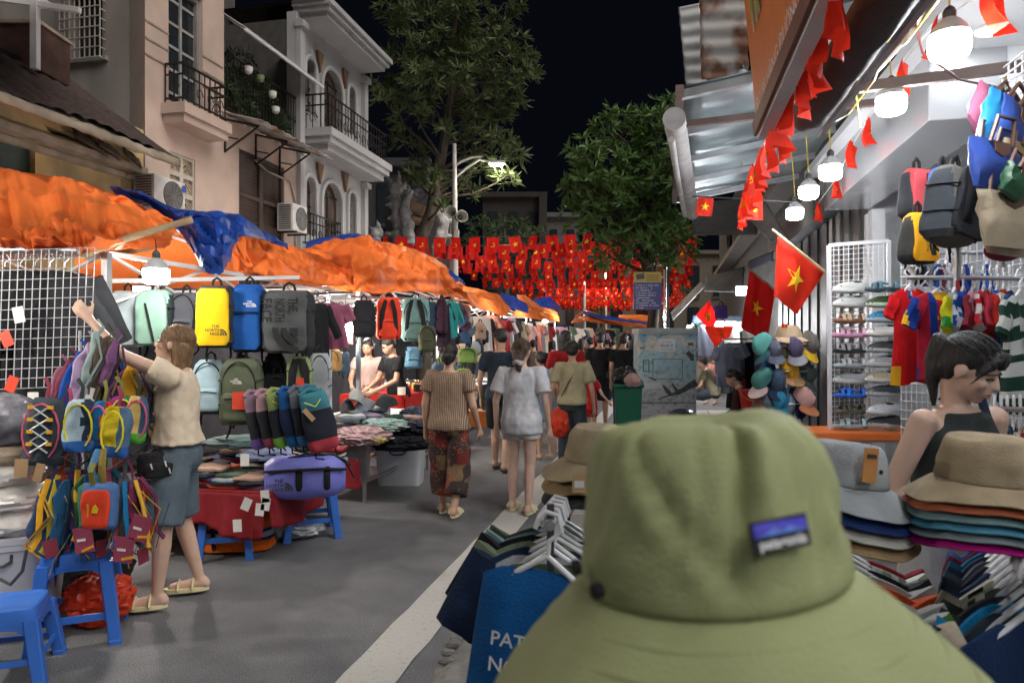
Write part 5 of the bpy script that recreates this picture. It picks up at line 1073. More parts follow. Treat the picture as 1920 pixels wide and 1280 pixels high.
row_pack('cobalt blue hard-shell backpack with small white emblem', 438, 499, 534, 660, 4.95, C('1d4f9c'), .1, front=C('225aa8'), base=C('23272e'), side=C('1a2c52'), seed=5, p=5, top=.9, zips=False, dd=.24, logo=lambda t, w, h, d: (tnf(t, (.2*w, -.30*h), .28*w, M_WHT, -d*.60-.012), MB().box((0, -d*.6, -h*.42), (w*.43, .008, .003)).build('seam', M_STRAP, t, smooth=False)))
row_pack('big black box backpack with huge vertical wordmark', 498, 587, 545, 662, 4.95, C('4b4f51'), .08, front=C('55595b'), side=C('2e3133'), seed=6, p=7, top=.98, zips=False, dd=.24, logo=lambda t, w, h, d: ([lettering(t, s_, V(w*(.18-.26*i), -d*.60-.012, -h*(.24+.09*(i > 0))), V(0, 0, -1), V(1, 0, 0), w=h*(.22 if i == 0 else .36), h=w*.2, material=M_TNF, world=False, bold=.03) for i, s_ in enumerate(('THE', 'NORTH', 'FACE'))], dome_logo(t, V(w*.28, -d*.60-.012, -h*.60), V(0, 0, -1), V(-1, 0, 0), w*.52, M_TNF)))
row_pack('light blue trekking backpack with grey base below the yellow one', 364, 428, 674, 775, 4.95, C('9db8c4'), .12, base=C('3d4247'), seed=7, straps=False, tagm=None)
row_pack('olive green backpack with a red swing tag in the lower row', 416, 492, 672, 795, 4.85, C('525a48'), .1, seed=8, tagm=M_TAGR, cords=None, logo=lambda t, w, h, d: tnf(t, (0, -.33*h), .2*w, M_WHT, -d*.5-.03))
row_pack('dark grey backpack half hidden behind the girl and the sage green pack', 178, 225, 552, 640, 5.3, C('34373c'), .1, seed=9)
# dark stall backdrop: hanging black bags and jackets that fill the depth of the nearest stall
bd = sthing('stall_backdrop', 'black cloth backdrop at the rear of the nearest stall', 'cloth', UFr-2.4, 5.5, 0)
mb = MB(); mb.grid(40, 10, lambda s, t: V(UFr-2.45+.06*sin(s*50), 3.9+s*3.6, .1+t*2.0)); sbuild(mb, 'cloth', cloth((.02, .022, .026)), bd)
for i, (px, py, w, h, c, nm_) in enumerate([(455, 665, .16, .42, '24262b', 'black sling bag with long straps left of the rolled bags'), (515, 660, .2, .45, '1d1f24', 'black shoulder bag behind the coloured rolled bags'), (562, 668, .17, .3, '7d9165', 'sage green sling bag with black straps and red tag'), (600, 662, .15, .34, '9aa0a4', 'pale grey drawstring bag beside the sage green sling bag'), (520, 700, .22, .4, '15171b', 'large black bag hidden behind the rolled bags')]):
    t = backpack(nm_, P(px, py, 4.95+.12*(i % 2)), .2, w, h, .1, C(c), seed=i+20, group='bags hung below the backpack row', pocket=False, cat='bag', tagm=M_TAGR if i == 2 else None, name='sling_bag', straps=(i == 2), top=.45 if i < 2 else .8)
RB = [('7e6a7c', '2a2830', '5b4382', 'mauve'), ('93747f', '26262c', '7a3a50', 'dusty rose'), ('7b8c55', '2a2c36', '6fa145', 'olive and lime'), ('1f4f86', '24304e', '1d5b93', 'royal blue'), ('596068', '2b2d35', '3a6ea0', 'steel grey'), ('3e6c80', '2a2d36', '8a8f94', 'pale teal'), ('3d7886', '262a35', 'a83c47', 'teal and red')]
for i, (a, b, c, nm_) in enumerate(RB):
    w, h, d = (.15, .37, .07) if i < 6 else (.2, .38, .12); px = 474+i*21 if i < 6 else 585; py = 738-i*2 if i < 6 else 735
    t = thing('roll_top_bag', '%s roll-top bag in the fan of colour-block bags' % nm_, 'bag', tuple(P(px, py, 4.72-.03*i)), group='fan of colour-block roll-top bags', rot=(0, -.22, .75-.05*i if i < 6 else .3))
    mb = bag_mb(w, h, d, .75, i, 3.2, zone=lambda q, h=h: 0 if q.z > h*.68 else (1 if q.z > h*.2 else 2), rings=20); mb.v = [q+V(0, 0, -h) for q in mb.v]; mb.build('body', [C(a), C(b), C(c)], t)
    mb = MB(); mb.tube([V(-w*.4, 0, -.01), V(-w*.1, .01, .02), V(w*.3, 0, -.005)], .018, 7); mb.build('rolled_top', C(a), t)
    mb = MB(); mb.tube([V(-w*.3, 0, -h), V(-w*.35, 0, -h-.04), V(-w*.1, 0, -h-.06)], .006, 5, flat=.4); mb.tube([V(w*.3, 0, -h), V(w*.32, 0, -h-.03), V(w*.4, 0, -h-.05)], .006, 5, flat=.4); mb.build('strap_ends', M_STRAP, t)
    if i in (2, 5, 6): mb = MB(); mb.tube([V(-w*.3, -d*.5, -.05), V(0, -d*.62, -.09), V(w*.2, -d*.5, -.05)], .004, 5); mb.build('cord', plastic((.55, .7, .1)), t)
    if i == 6: hangtag(t, V(-w*.25, -d*.62, -.13), M_TAGK, .03, .09, -.5)

# the bundle of small colourful bags over the blue stool
BUN = [('8a5668', 'a97f96'), ('6b3346', '8a4a5c'), ('1c4f9e', '2b63b4'), ('a48fb0', 'bfa8c8'), ('8a9c9a', '4a4a46'), ('4d443c', '6a5f50'), ('6e4a70', '4a3350'), ('c9c05a', '3a3c40'), ('d2552a', 'a83e20'), ('3c4248', '9aa84c'), ('b7c45c', '3c4248'), ('4d5c62', '2e3a40'), ('8c3a3c', 'b89a66'), ('1f4a84', '3a6ab0'), ('20465e', '14303e'), ('c9972a', '8a6a20'), ('7c94a4', '6a4a66'), ('2b2b30', '5b5b60')]
BNM = ['plum', 'wine red', 'cobalt blue', 'lilac', 'pale mint', 'brown', 'purple', 'yellow-edged', 'orange', 'graphite', 'lime', 'slate', 'crimson and sand', 'navy blue', 'deep teal', 'mustard', 'pale blue and mauve', 'black']
for i, (a, b) in enumerate(BUN):
    if i < 7: px, py, h, d = 118+i*17, 626+18*abs(i-4)**.9 if i < 4 else 622+8*(i-4), .38-.02*i, 3.86; w = .075
    else: px, py, h, d = 158+(i-7)*10.6, 650+5*abs(i-11)+(14 if i > 13 else 0), .30, 4.0+.02*(i % 3); w = .075
    t = thing('waist_bag', '%s waist bag in the hanging bundle by the reaching hand' % BNM[i], 'bag', tuple(P(px, py, d)), group='bundle of hanging waist bags', rot=(rnd.uniform(-.1, .1), (.25 if i < 7 else .2-.035*(i-7)), .9+rnd.uniform(-.35, .35)))
    mb = bag_mb(w*1.3, h, .042, .45, i, 2.2, zone=lambda q: 0 if q.x < .006 else 1, lump=.026, rings=18); mb.v = [q+V(0, 0, -h) for q in mb.v]; mb.build('body', [C(a), C(b)], t)
    mb = MB(); mb.tube([V(0, -.028, -h*.1), V(.01, -.034, -h*.5), V(0, -.028, -h*.9)], .004, 5); mb.build('zip', C(b) if i % 2 else M_STRAP, t)
    mb = MB(); mb.tube([V(0, 0, -h*.04), V(.02, 0, .03), V(-.01, .02, .07)], .010, 5, flat=.35); mb.tube([V(.02, 0, -h), V(.03, -.01, -h-.07), V(.0, -.01, -h-.12)], .010, 5, flat=.35); mb.build('strap', C(a), t)
    for k in range(2): q = rnd.uniform(-.03, .03); mb = MB(); mb.tube([V(q, -.03, -h*.1), V(q+.03, -.06, -h*.5), V(q-.02, -.05, -h*1.05), V(q+rnd.uniform(-.04, .04), -.03, -h*1.3)], .007, 5, flat=.3); mb.build('loose_strap', C((a, b)[k]), t)
    if i % 3 == 1 or i > 12: hangtag(t, V(.0, -.04, -h-.05), M_TAGK if i > 6 else M_TAGW, .05, .075, rnd.uniform(-.5, .5))
SL = [('dark grey day pack with crossed bungee cord at the left of the bundle', 88, 745, .20, .34, .12, ('39424a', '39424a', '39424a'), 3.6, 'cord'), ('pale blue and navy sling pack in the middle of the bundle', 152, 748, .15, .26, .09, ('9db4c4', '2a3648', '2f62a8'), 3.5, None), ('blue and red mini pack in the bundle', 195, 752, .12, .24, .08, ('1d6ea8', 'c23a2a', '1d4f80'), 3.52, None), ('yellow and denim blue sling pack in the bundle', 222, 762, .13, .25, .08, ('c9b52a', '506c8c', '2f5aa0'), 3.5, None), ('sand, navy and lime sling pack at the right of the bundle', 258, 742, .12, .24, .07, ('c2a868', '3d5470', '4a9a3a'), 3.6, None), ('magenta and green pouch behind the mini packs', 228, 742, .12, .2, .06, ('8a2a78', '2f7a4a', '3a8a4a'), 3.6, None), ('tan canvas pouch behind the pale blue sling pack', 128, 765, .14, .3, .06, ('6a6250', '5a5244', '4a4438'), 3.68, None)]
for i, (lb_, px, py, w, h, d, (a, b, c), dp, st) in enumerate(SL):
    t = thing('sling_pack', lb_, 'bag', tuple(P(px, py, dp)), group='bundle of small sling packs', rot=(0, rnd.uniform(-.12, .12), rnd.uniform(-.3, .5)))
    mb = bag_mb(w, h, d*.8, .62, i, 2.6, zone=lambda q, w=w, h=h: 2 if q.z < h*.24 else (0 if q.x < w*.1 else 1), rings=18, lump=.022); mb.v = [q+V(0, 0, -h) for q in mb.v]; mb.build('body', [C(a), C(b), C(c)], t)
    mb = MB(); mb.tube([V(w*.42*sin(q), -d*.44, -h*.5+h*.42*cos(q)) for q in [radians(x) for x in range(-150, 151, 25)]], .005, 5); mb.build('zip', C('d8cf3a') if i % 2 else C('d06080'), t)
    mb = MB(); mb.tube([V(-w*.3, 0, -h*.95), V(-w*.6, -.02, -h*1.05), V(0, -.03, -h*1.25), V(w*.5, 0, -h*1.0)], .012, 5, flat=.3); mb.tube([V(0, 0, -.01), V(.01, 0, .06), V(-.02, .02, .1)], .01, 5, flat=.4); mb.build('strap', C(('8a3a50', '3a3c40', '7a7c40')[i % 3]), t)
    if st == 'cord':
        mb = MB()
        for s_ in (-1, 1): mb.tube([V(s_*w*.2*cos(k*pi), -d*.53, -h*(.12+.17*k)) for k in (0, .5, 1, 1.5, 2, 2.5, 3, 3.5, 4)], .005, 5)
        mb.build('bungee_cord', plastic((.45, .5, .52)), t)
        for k in range(4):
            for s_ in (-1, 1): MB().box((s_*w*.22, -d*.53, -h*(.13+.18*k)), (.013, .006, .008)).build('cord_loop', plastic((.85, .45, .04)), t, smooth=False)
        hangtag(t, V(-w*.35, -d*.6, -h*1.02), M_TAGK, .06, .09); hangtag(t, V(w*.05, -d*.6, -h*1.08), M_TAGK, .04, .09, .2)
t = thing('mini_backpack', 'red and green mini backpack with small yellow emblem above the stool', 'backpack', tuple(P(185, 905, 3.42)), rz=.05, group='mini backpacks above the stool')
mb = bag_mb(.17, .22, .09, .9, 3, 4., zone=lambda q: 1 if q.x < -.055 else 0); mb.v = [q+V(0, 0, -.22) for q in mb.v]; mb.build('body', [C('4a6a9c'), C('3d7058'), C('333')if False else C('4a6a9c')], t)
mb = bag_mb(.125, .18, .03, .95, 4, 6.); mb.v = [q+V(.01, -.05, -.205) for q in mb.v]; mb.build('front_pocket', C('d8452a'), t)
mb = MB(); mb.prism([(-.012, -.018), (.014, -.02), (.02, .0), (.006, .022), (-.004, .012)], (.015, -.0735, -.11), (1, 0, 0), (0, 0, 1), -.003); mb.build('emblem', C('e0c22a'), t, smooth=False)
lettering(t, 'cotopaxi', (-.012, -.074, -.115), (0, 0, 1), (-1, 0, 0), w=.06, material=C('e0c22a'), world=False)
for s_, c in ((-1, '4d80b0'), (1, '8a7a40')): mb = MB(); mb.tube([V(s_*.02, .0, 0), V(s_*.025, -.02, .07), V(s_*.01, .02, .16)], .018, 6, flat=.35); mb.build('shoulder_strap', C(c), t)
mb = MB(); mb.tube([V(-.01, -.03, -.005), V(-.012, -.045, .06), V(-.012, -.02, .1)], .014, 5, flat=.3); mb.build('webbing', C('7d7a3a'), t)
MP = [('2c4668', 'd8a12a', 'navy and amber'), ('a8442e', 'c9b23a', 'rust and yellow'), ('27567c', '1c3048', 'deep blue'), ('5b3a6c', 'd8a12a', 'purple'), ('3d5a3c', '2d4a70', 'forest green'), ('8a2f3a', '3a4a6a', 'maroon'), ('2a6a7c', '8a3a50', 'petrol blue'), ('b8622a', '3a3f48', 'burnt orange'), ('4a4e54', '1f6ea0', 'graphite and blue'), ('6a2f4c', 'd0a040', 'berry red')]
for i, (a, b, nm_) in enumerate(MP):
    px, py = 96+i*17+(30 if i > 4 else 0)*0, 880+(i % 3)*9+(18 if i in (0, 9) else 0); h = .30+.03*(i % 3)
    t = thing('mini_backpack', '%s mini backpack seen edge-on in the bundle above the stool' % nm_, 'backpack', tuple(P(px, py, 3.58+.04*(i % 2))), group='mini backpacks above the stool', rot=(.1*((i % 3)-1), .16-.036*i, 1.1+rnd.uniform(-.3, .3)))
    mb = bag_mb(.13, h, .05, .6, i+9, 2.5, zone=lambda q: 0 if q.x < .03 else 1, rings=16, lump=.028); mb.v = [q+V(0, 0, -h) for q in mb.v]; mb.build('body', [C(a), C(b)], t)
    for s_, c in ((-1, b), (1, a)): mb = MB(); mb.tube([V(.02*s_, -.03, 0), V(.05*s_, -.07, -h*.4), V(.03*s_, -.05, -h*.95), V(.06*s_, -.06, -h*1.15)], .015, 5, flat=.35); mb.build('shoulder_strap', C(c), t)
    mb = MB(); mb.tube([V(0, 0, 0), V(.01, 0, .05), V(0, 0, .1)], .01, 5, flat=.4); mb.build('loop', C(a), t)
    for k in range(3): q = rnd.uniform(-.06, .06); mb = MB(); mb.tube([V(q, -.04, -h*.2), V(q+.05, -.09, -h*.6), V(q-.03, -.06, -h*1.05), V(q+rnd.uniform(-.06, .06), -.05, -h*1.25)], .008, 5, flat=.3); mb.build('loose_strap', C((a, b, 'c9a23a', '3a6a8a')[(i+k) % 4]), t)
    if i % 2 == 0: hangtag(t, V(.02, -.09, -h*1.1), cloth(rgb('8a3a4a'), 'maroon_tag'), .06, .085, rnd.uniform(-.4, .4))
for i, (px, py, r_) in enumerate([(157, 1012, -.15), (232, 1030, .1), (262, 990, .3)]):
    mb = MB(); mb.box((0, 0, 0), (.045, .002, .06), M=Matrix.Rotation(r_, 3, 'Y')); o = tag(mb.build('swing_tag', cloth(rgb('93425a'), 'rose_tag'), None, smooth=False, loc=P(px, py, 3.36)), ['rose pink swing tag in front of the red mini backpack', 'rose pink swing tag hanging over the stool edge', 'rose pink swing tag right of the bundle'][i], 'tag', 'rose swing tags')
    for k, (dx, dz, w_, c) in enumerate(((-.01, 0, .02, M_WHT), (.02, -.04, .03, C('d8a12a')))): MB().box((dx, -.003, dz), (w_, .001, .006), M=Matrix.Rotation(r_-.3*k, 3, 'Y')).build('print', c, o, smooth=False)
mb = MB(); mb.tube([P(150, 620, 4.05), P(150, 760, 3.95), P(160, 1000, 3.75)], .008, 8); tag(mb.build('bag_stand', M_STEEL), 'thin steel stand that carries the bundle of small bags', 'stand')

# stools, boxes, sacks at the left edge
M_BLUE = plastic((.035, .14, .52), 'stool_blue', rough=.35)
stool('tall blue plastic stool under the bundle of small bags', V(*G(148, 1190).xy, 0), .42, .42, .46, M_BLUE)
stool('low blue plastic stool cut off by the bottom left corner', V(*G(12, 1262).xy, 0), .35, .40, .33, M_BLUE)
stool('tall blue plastic stool carrying the purple duffel bag', V(*G(583, 1000).xy, 0), .35, .44, .46, M_BLUE)
stool('blue plastic stool propping the table with the red cloth', V(*G(425, 1040).xy, 0), .3, .38, .49, M_BLUE)
def bin_box(label, c, rz, w, d, h, m, lidm, hm, group='plastic storage boxes'):
    t = thing('storage_box', label, 'box', tuple(c), rz, group); k = .9
    mb = MB(); mb.loft([sring(w/2*k, d/2*k, 0, 32, 9), sring(w/2*.98, d/2*.98, h*.86, 32, 9), sring(w/2*1.02, d/2*1.02, h*.87, 32, 9), sring(w/2*1.02, d/2*1.02, h*.93, 32, 9)]); mb.build('body', m, t)
    mb = MB(); mb.loft([sring(w/2*1.04, d/2*1.04, h*.932, 32, 9), sring(w/2*1.04, d/2*1.04, h*.985, 32, 9), sring(w/2*.97, d/2*.97, h, 32, 9), sring(w/2*.9, d/2*.9, h*.985, 32, 9), sring(w/2*.05, d/2*.05, h*.985, 32, 9)]); mb.build('lid', lidm, t)
    mb = MB(); mb.tube([V(-w*.16, -d*.5, h*.84), V(-w*.16, -d*.53, h*.78), V(-w*.1, -d*.54, h*.74), V(w*.1, -d*.54, h*.74), V(w*.16, -d*.53, h*.78), V(w*.16, -d*.5, h*.84)], .008, 7); mb.build('handle', hm, t); return t
M_BOX = plastic((.52, .54, .60), 'milky_box', rough=.4)
bin_box('milky grey storage box with blue handle under the clothes table', V(*G(752, 905).xy, 0), -.05, .50, .36, .45, M_BOX, M_BOX, plastic((.03, .07, .3)))
bin_box('big white storage box with black cord handle at the left edge', V(*P(2, 1100, 3.75).xy, 0), .42, .56, .44, .52, M_BOX, plastic((.55, .56, .62)), M_SOCK)
M_FILM = film('clear_wrap', (.7, .7, .72), .30); M_SACK = mat('white_stuffed_sack', (.66, .65, .62), rough=.45, var=.2, vs=6, bump=.4, bs=18, spec=.5)
for i, (px, py, rx, rz_, m) in enumerate([(8, 975, .24, .10, M_SACK), (18, 930, .22, .085, M_SACK), (2, 885, .20, .08, M_SACK), (0, 850, .2, .07, mat('beige_sack', (.36, .30, .22), rough=.45, bump=.4, bs=18)), (5, 790, .19, .15, mat('grey_film_parcel', (.16, .165, .19), rough=.25, var=.5, vs=9, bump=.6, bs=14, spec=.6))]):
    lb_ = ['lowest white plastic sack of the stack on the white box', 'second white plastic sack of the stack, bulging right', 'third plastic sack of the stack, smaller', 'beige parcel below the shiny dark one', 'shiny dark parcel in clear film topping the sacks'][i]
    o = crumple('stuffed_sack', lb_, 'sack', P(px, py, 3.72), (rx, .2, rz_), m, i+3, .28, 'stuffed sacks on the white box', 1., 24)
crumple('red_plastic_bag', 'crumpled red plastic bag under the tall blue stool', 'plastic bag', G(165, 1180)+V(0, .1, .13), (.17, .17, .14), M_REDBAG, 11, .55, squash=.95, n=34)
crumple('black_plastic_bag', 'black plastic bag behind the stool and red bag', 'plastic bag', G(165, 1145)+V(-.05, .15, .16), (.2, .2, .17), M_BLKBAG, 12, .4)
crumple('khaki_pouch', 'khaki bundle on top of the black plastic bag', 'bag', G(130, 1150)+V(-.02, .25, .36), (.12, .1, .07), C('6a6a44'), 13, .3)
mb = MB(); mb.tube([P(0, 1085, 3.42), P(20, 1095, 3.4), P(42, 1070, 3.4), P(50, 1030, 3.42)], .008, 6); tag(mb.build('carry_cord', M_SOCK), 'black carry cord hanging on the big white box', 'cord')

# table with the red cloth, folded clothes, purple duffel
u0, u1, v0, v1, zt = -3.75, -2.62, 4.28, 5.7, .50
tbl = sthing('market_table', 'low stall table draped with a dark red cloth', 'table', (u0+u1)/2, (v0+v1)/2)
mb = MB(); mb.box(((u0+u1)/2, (v0+v1)/2, zt-.03), ((u1-u0)/2, (v1-v0)/2, .02)); sbuild(mb, 'top', M_DARKW, tbl, smooth=False)
mb = MB(); mb.grid(60, 12, lambda s, t: V(lerp(u0, u1, s), v0-.015-.03*t-.02*sin(s*26+1)*t-.012*sin(s*61)*t, zt-t*(.26+.05*sin(s*9)))); mb.grid(60, 12, lambda s, t: V(u1+.015+.03*t+.025*sin(s*31)*t, lerp(v0-.015, v1, s), zt-t*(.22+.05*sin(s*7)))); mb.grid(10, 10, lambda s, t: V(lerp(u0, u1+.015, s), lerp(v0-.015, v1, t), zt+.004))
sbuild(mb, 'red_cloth', cloth((.19, .012, .018), 'dark_red_cloth', rough=.6, var=.2), tbl, solid=.004)
FC = ['2c2f3a', '6a2430', 'b8b4ac', '3a4048', '4a5a4c', '8a2a30', '1f2c44', 'c9c2b8', '56606a', '7c8c94', 'a88a7a', '2a4a3c', '5a4a6a', '9aa4a8', '33261f', 'c25a3a']
k = 0
for ci in range(5):
    for cj in range(4):
        u, v = lerp(u0+.18, u1-.17, ci/4), lerp(v0+.16, v1-.2, cj/3); n_ = 3+(ci*3+cj*2) % 4; z = zt+.006
        for j in range(n_):
            c = FC[(k*7+ci) % len(FC)]; hh = rnd.uniform(.8, 1.4)
            put_mesh('folded_garment', FOLD[k % 5], C(c), S(u+rnd.uniform(-.02, .02), v+rnd.uniform(-.02, .02), z), -AN+rnd.uniform(-.25, .25), 'folded garment, %s from the bottom, %s pile from left, row %s on the red-clothed table' % (ORD[j], ORD[ci], 'one two three four'.split()[cj]), 'clothing', 'folded garments on the red-clothed table', (rnd.uniform(.75, .95), rnd.uniform(.85, 1.1), hh)); z += .024*hh; k += 1
crumple('folded_towel', 'pale teal garment spread over the back of the red-clothed table', 'clothing', P(455, 828, 5.35), (.28, .2, .05), C('7d9a9c'), 21, .4); crumple('loose_garment', 'pale blue garment lying left of the purple duffel bag', 'clothing', P(500, 850, 5.2), (.2, .2, .05), C('8c9cc0'), 22, .4)
for i, (px, py, r_) in enumerate([(459, 862, 0), (462, 945, .4), (487, 955, .1), (497, 930, -.1), (445, 985, -.05), (498, 945, .15)]):
    MB; mb = MB(); mb.box((0, 0, 0), (.028, .002, .04), M=Matrix.Rotation(r_, 3, 'Y')); tag(mb.build('price_tag', M_TAGW, None, smooth=False, loc=P(px, py, 4.62)), 'white price tag at the red-clothed table edge, %s' % ['highest one', 'tilted one', 'middle one', 'upper right one', 'lowest one', 'right one'][i], 'tag', 'white price tags at the table edge')
# purple duffel
du = thing('duffel_bag', 'periwinkle purple duffel bag with black wordmark on the stool', 'duffel bag', tuple(P(572, 928, 4.98)), rz=.32)
M_PUR = mat('purple_coated_fabric', (.16, .17, .55), rough=.45, var=.12, vs=5, bump=.25, bs=60, spec=.4)
mb = MB(); R_ = []
for i in range(15):
    t = i/14; x = lerp(-.27, .27, t); k = (1-abs(2*t-1)**5*.35); ring = []
    for j in range(24): a = 2*pi*j/24; ring.append(V(x, .15*k*math.copysign(abs(cos(a))**.75, cos(a)), .135+.135*k*math.copysign(abs(sin(a))**.75, sin(a))*1.12+.018*noise.noise(V(x*9, a, 0))))
    R_.append(ring)
mb.loft(R_); mb.build('body', M_PUR, du)
for x in (-.045, .14):
    mb = MB(); mb.tube([V(x, .158*cos(a), .135+.145*sin(a)) for a in [radians(q) for q in range(-60, 241, 15)]], .022, 6, flat=.25); mb.build('webbing', M_STRAP, du)
mb = MB(); mb.tube([V(-.27, -.13, .2), V(-.1, -.155, .205), V(.1, -.155, .205), V(.27, -.13, .19)], .018, 6, flat=.5); mb.build('haul_handle', M_STRAP, du)
mb = MB(); mb.tube([V(-.12, -.05, .27), V(0, -.06, .3), V(.14, -.03, .285), V(.27, -.05, .24), V(.33, -.07, .12)], .024, 6, flat=.35); mb.tube([V(-.1, .05, .275), V(.05, .02, .295), V(.2, -.02, .28), V(.31, 0, .2)], .022, 6, flat=.35); mb.build('shoulder_strap', M_STRAP, du)
mb = MB(); mb.tube([V(.05+.14*cos(a), .02+.08*sin(a), .272) for a in [radians(q) for q in range(0, 361, 30)]], .005, 5); mb.build('zip', M_STRAP, du)
for i, s_ in enumerate(('THE', 'NORTH', 'FACE')): lettering(du, s_, (-.145, -.152-.004*i, .138-.03*i), (1, 0, 0), (0, .2, 1), h=.024, material=M_TNF, world=False, align='r', bold=.03)
dome_logo(du, V(-.138, -.158, .068), V(1, 0, 0), V(0, .2, 1), .055, M_TNF)
# under the table
ob = thing('striped_holdall', 'orange striped holdall under the red-clothed table', 'holdall', tuple(V(*G(415, 1048).xy, 0)+V(.02, .25, 0)), rz=.1)
zb = lambda q: 1 if .09 < q.z < .115 or .15 < q.z < .17 else (2 if .12 < q.z < .145 else 0)
mb = bag_mb(.5, .3, .3, .85, 3, 3.5, rings=26, zone=zb, lump=.03); mb.build('body', [C('d8641e'), C('22305a'), C('aab4c4')], ob)
mb = MB(); mb.tube([V(-.12, -.15, .02), V(-.13, -.165, .2), V(-.05, -.1, .33)], .018, 5, flat=.4); mb.build('strap', M_STRAP, ob)
crumple('wrapped_clothes', 'clear film bag of dark clothes under the table right of the holdall', 'parcel', V(*G(497, 1025).xy, 0)+V(.02, .25, .17), (.17, .22, .18), mat('film_parcel_dark', (.10, .115, .14), rough=.2, col2=(.34, .37, .40), vs=13, thr=(.45, .6), bump=.7, bs=16, spec=.7), 31, .35, squash=.95)
crumple('wrapped_clothes', 'clear film bag of garments behind the girl under the table', 'parcel', V(*G(300, 1030).xy, 0)+V(0, .3, .17), (.28, .22, .18), mat('film_parcel_black', (.03, .035, .045), rough=.2, col2=(.16, .18, .2), vs=13, thr=(.5, .65), bump=.7, bs=16, spec=.7), 32, .35, squash=.95)
crumple('clear_plastic_bag', 'crumpled clear plastic bag lying under the duffel stool', 'plastic bag', V(*G(560, 1005).xy, .06), (.2, .14, .07), mat('clear_bag_white', (.42, .44, .46), rough=.2, var=.4, vs=10, bump=.8, bs=16, spec=.7), 33, .5)

# second stall: clothes table, perfumes, hanging bags
u0, u1, v0, v1, zt = -3.7, -2.75, 6.2, 8.1, .72
tb2 = sthing('market_table', 'grey-clothed table heaped with loose summer clothes', 'table', (u0+u1)/2, (v0+v1)/2)
mb = MB(); mb.box(((u0+u1)/2, (v0+v1)/2, zt-.02), ((u1-u0)/2, (v1-v0)/2, .02)); sbuild(mb, 'top', M_STEELP, tb2, smooth=False)
mb = MB(); mb.grid(40, 10, lambda s, t: V(lerp(u0, u1, s), v0-.012-.03*t-.02*sin(s*20)*t, zt+.005-t*.28)); mb.grid(40, 10, lambda s, t: V(u1+.012+.03*t+.025*sin(s*24)*t, lerp(v0-.012, v1, s), zt+.005-t*.24)); sbuild(mb, 'cloth', cloth(rgb('8c8a8c')), tb2, solid=.004)
for (a, b) in ((u0+.05, v0+.05), (u1-.05, v0+.05), (u1-.05, v1-.05), (u0+.05, v1-.05)): mb = MB(); mb.bar((a, b, 0), (a, b, zt-.04), .03, .03); sbuild(mb, 'leg', M_STEEL, tb2, smooth=False)
mb = MB(); mb.bar((u1-.05, v0+.05, .2), (u1-.05, v1-.05, .2), .025, .025); sbuild(mb, 'stretcher', M_STEEL, tb2, smooth=False)
bin_box('plain grey plastic tub under the grey-clothed table', V(*G(655, 905).xy, 0), -.1, .4, .36, .38, M_BOX, M_BOX, M_BOX)
HP = [('pile of pink and white floral clothes at the table front', 672, 815, 6.55, (.3, .22, .1), 'd0b0b4'), ('heap of mint coloured clothes in the middle of the table', 715, 795, 6.8, (.26, .2, .08), 'a9c4c0'), ('heap of camouflage patterned clothes at the left of the table', 640, 790, 6.75, (.2, .2, .09), '8a8478'), ('heap of navy clothes at the right of the table', 760, 800, 7.0, (.28, .26, .1), '2a3040'), ('dark folded trousers hanging over the table end', 752, 828, 6.75, (.28, .2, .08), '23272f'), ('pale yellow top tucked in the pink pile', 705, 820, 6.45, (.1, .08, .04), 'c9bb7a'), ('dark blue printed clothes behind the navy heap', 790, 775, 7.5, (.24, .24, .1), '3a465c'), ('grey and blue shirts beside the mint heap', 690, 780, 7.2, (.22, .2, .07), '6a7684')]
for i, (lb_, px, py, d, r_, c) in enumerate(HP):
    crumple('clothes_heap', lb_, 'clothing', P(px, py, d)+V(0, 0, -.02), r_, mat('heap_%s' % c, rgb(c), rough=.9, col2=tuple(x*.45 for x in rgb(c)), vs=16, thr=(.35, .62), bump=.8, bs=28), i+40, .6, 'clothes heaped on the grey-clothed table', .6, 30, 14.)
for i in range(14):
    c = FC[(i*5+3) % len(FC)]; put_mesh('folded_garment', FOLD[i % 5], C(c), P(636+i*12+rnd.uniform(-3, 3), 806-8*(i % 3), 6.6+.06*i)+V(0, 0, .03), rnd.uniform(-.5, .5), 'loosely folded garment, %s from the left on the grey-clothed table' % ORD[i], 'clothing', 'folded garments on the grey-clothed table', (.8, .8, 1.4))
for i, (px, py, c, nm_) in enumerate([(652, 772, '4a4c52', 'charcoal'), (686, 770, '7a8088', 'grey denim'), (715, 775, 'a8a4b0', 'pale lilac'), (668, 752, '9aa09c', 'pale sage'), (725, 762, '33363c', 'black')]):
    cap('%s cap lying on the clothes of the grey-clothed table' % nm_, P(px, py, 7.3), (rnd.uniform(-.4, .2), rnd.uniform(-.2, .2), rnd.uniform(-1, 1)), C(c), C(c), 'caps lying on the clothes table', s=1.15)
u0, u1, v0, v1, zt = -4.2, -3.3, 8.6, 10.6, .84
tb3 = sthing('market_table', 'perfume table covered with a bright red cloth', 'table', (u0+u1)/2, (v0+v1)/2)
mb = MB(); mb.box(((u0+u1)/2, (v0+v1)/2, zt-.02), ((u1-u0)/2, (v1-v0)/2, .02)); sbuild(mb, 'top', M_STEELP, tb3, smooth=False)
mb = MB(); mb.grid(30, 8, lambda s, t: V(lerp(u0, u1, s), v0-.01-.02*t*sin(s*20), zt+.004-t*.5)); mb.grid(30, 8, lambda s, t: V(u1+.01+.02*t*sin(s*20), lerp(v0-.01, v1, s), zt+.004-t*.5)); mb.grid(4, 4, lambda s, t: V(lerp(u0, u1, s), lerp(v0, v1, t), zt+.003)); sbuild(mb, 'cloth', cloth((.42, .02, .015), 'bright_red_cloth'), tb3)
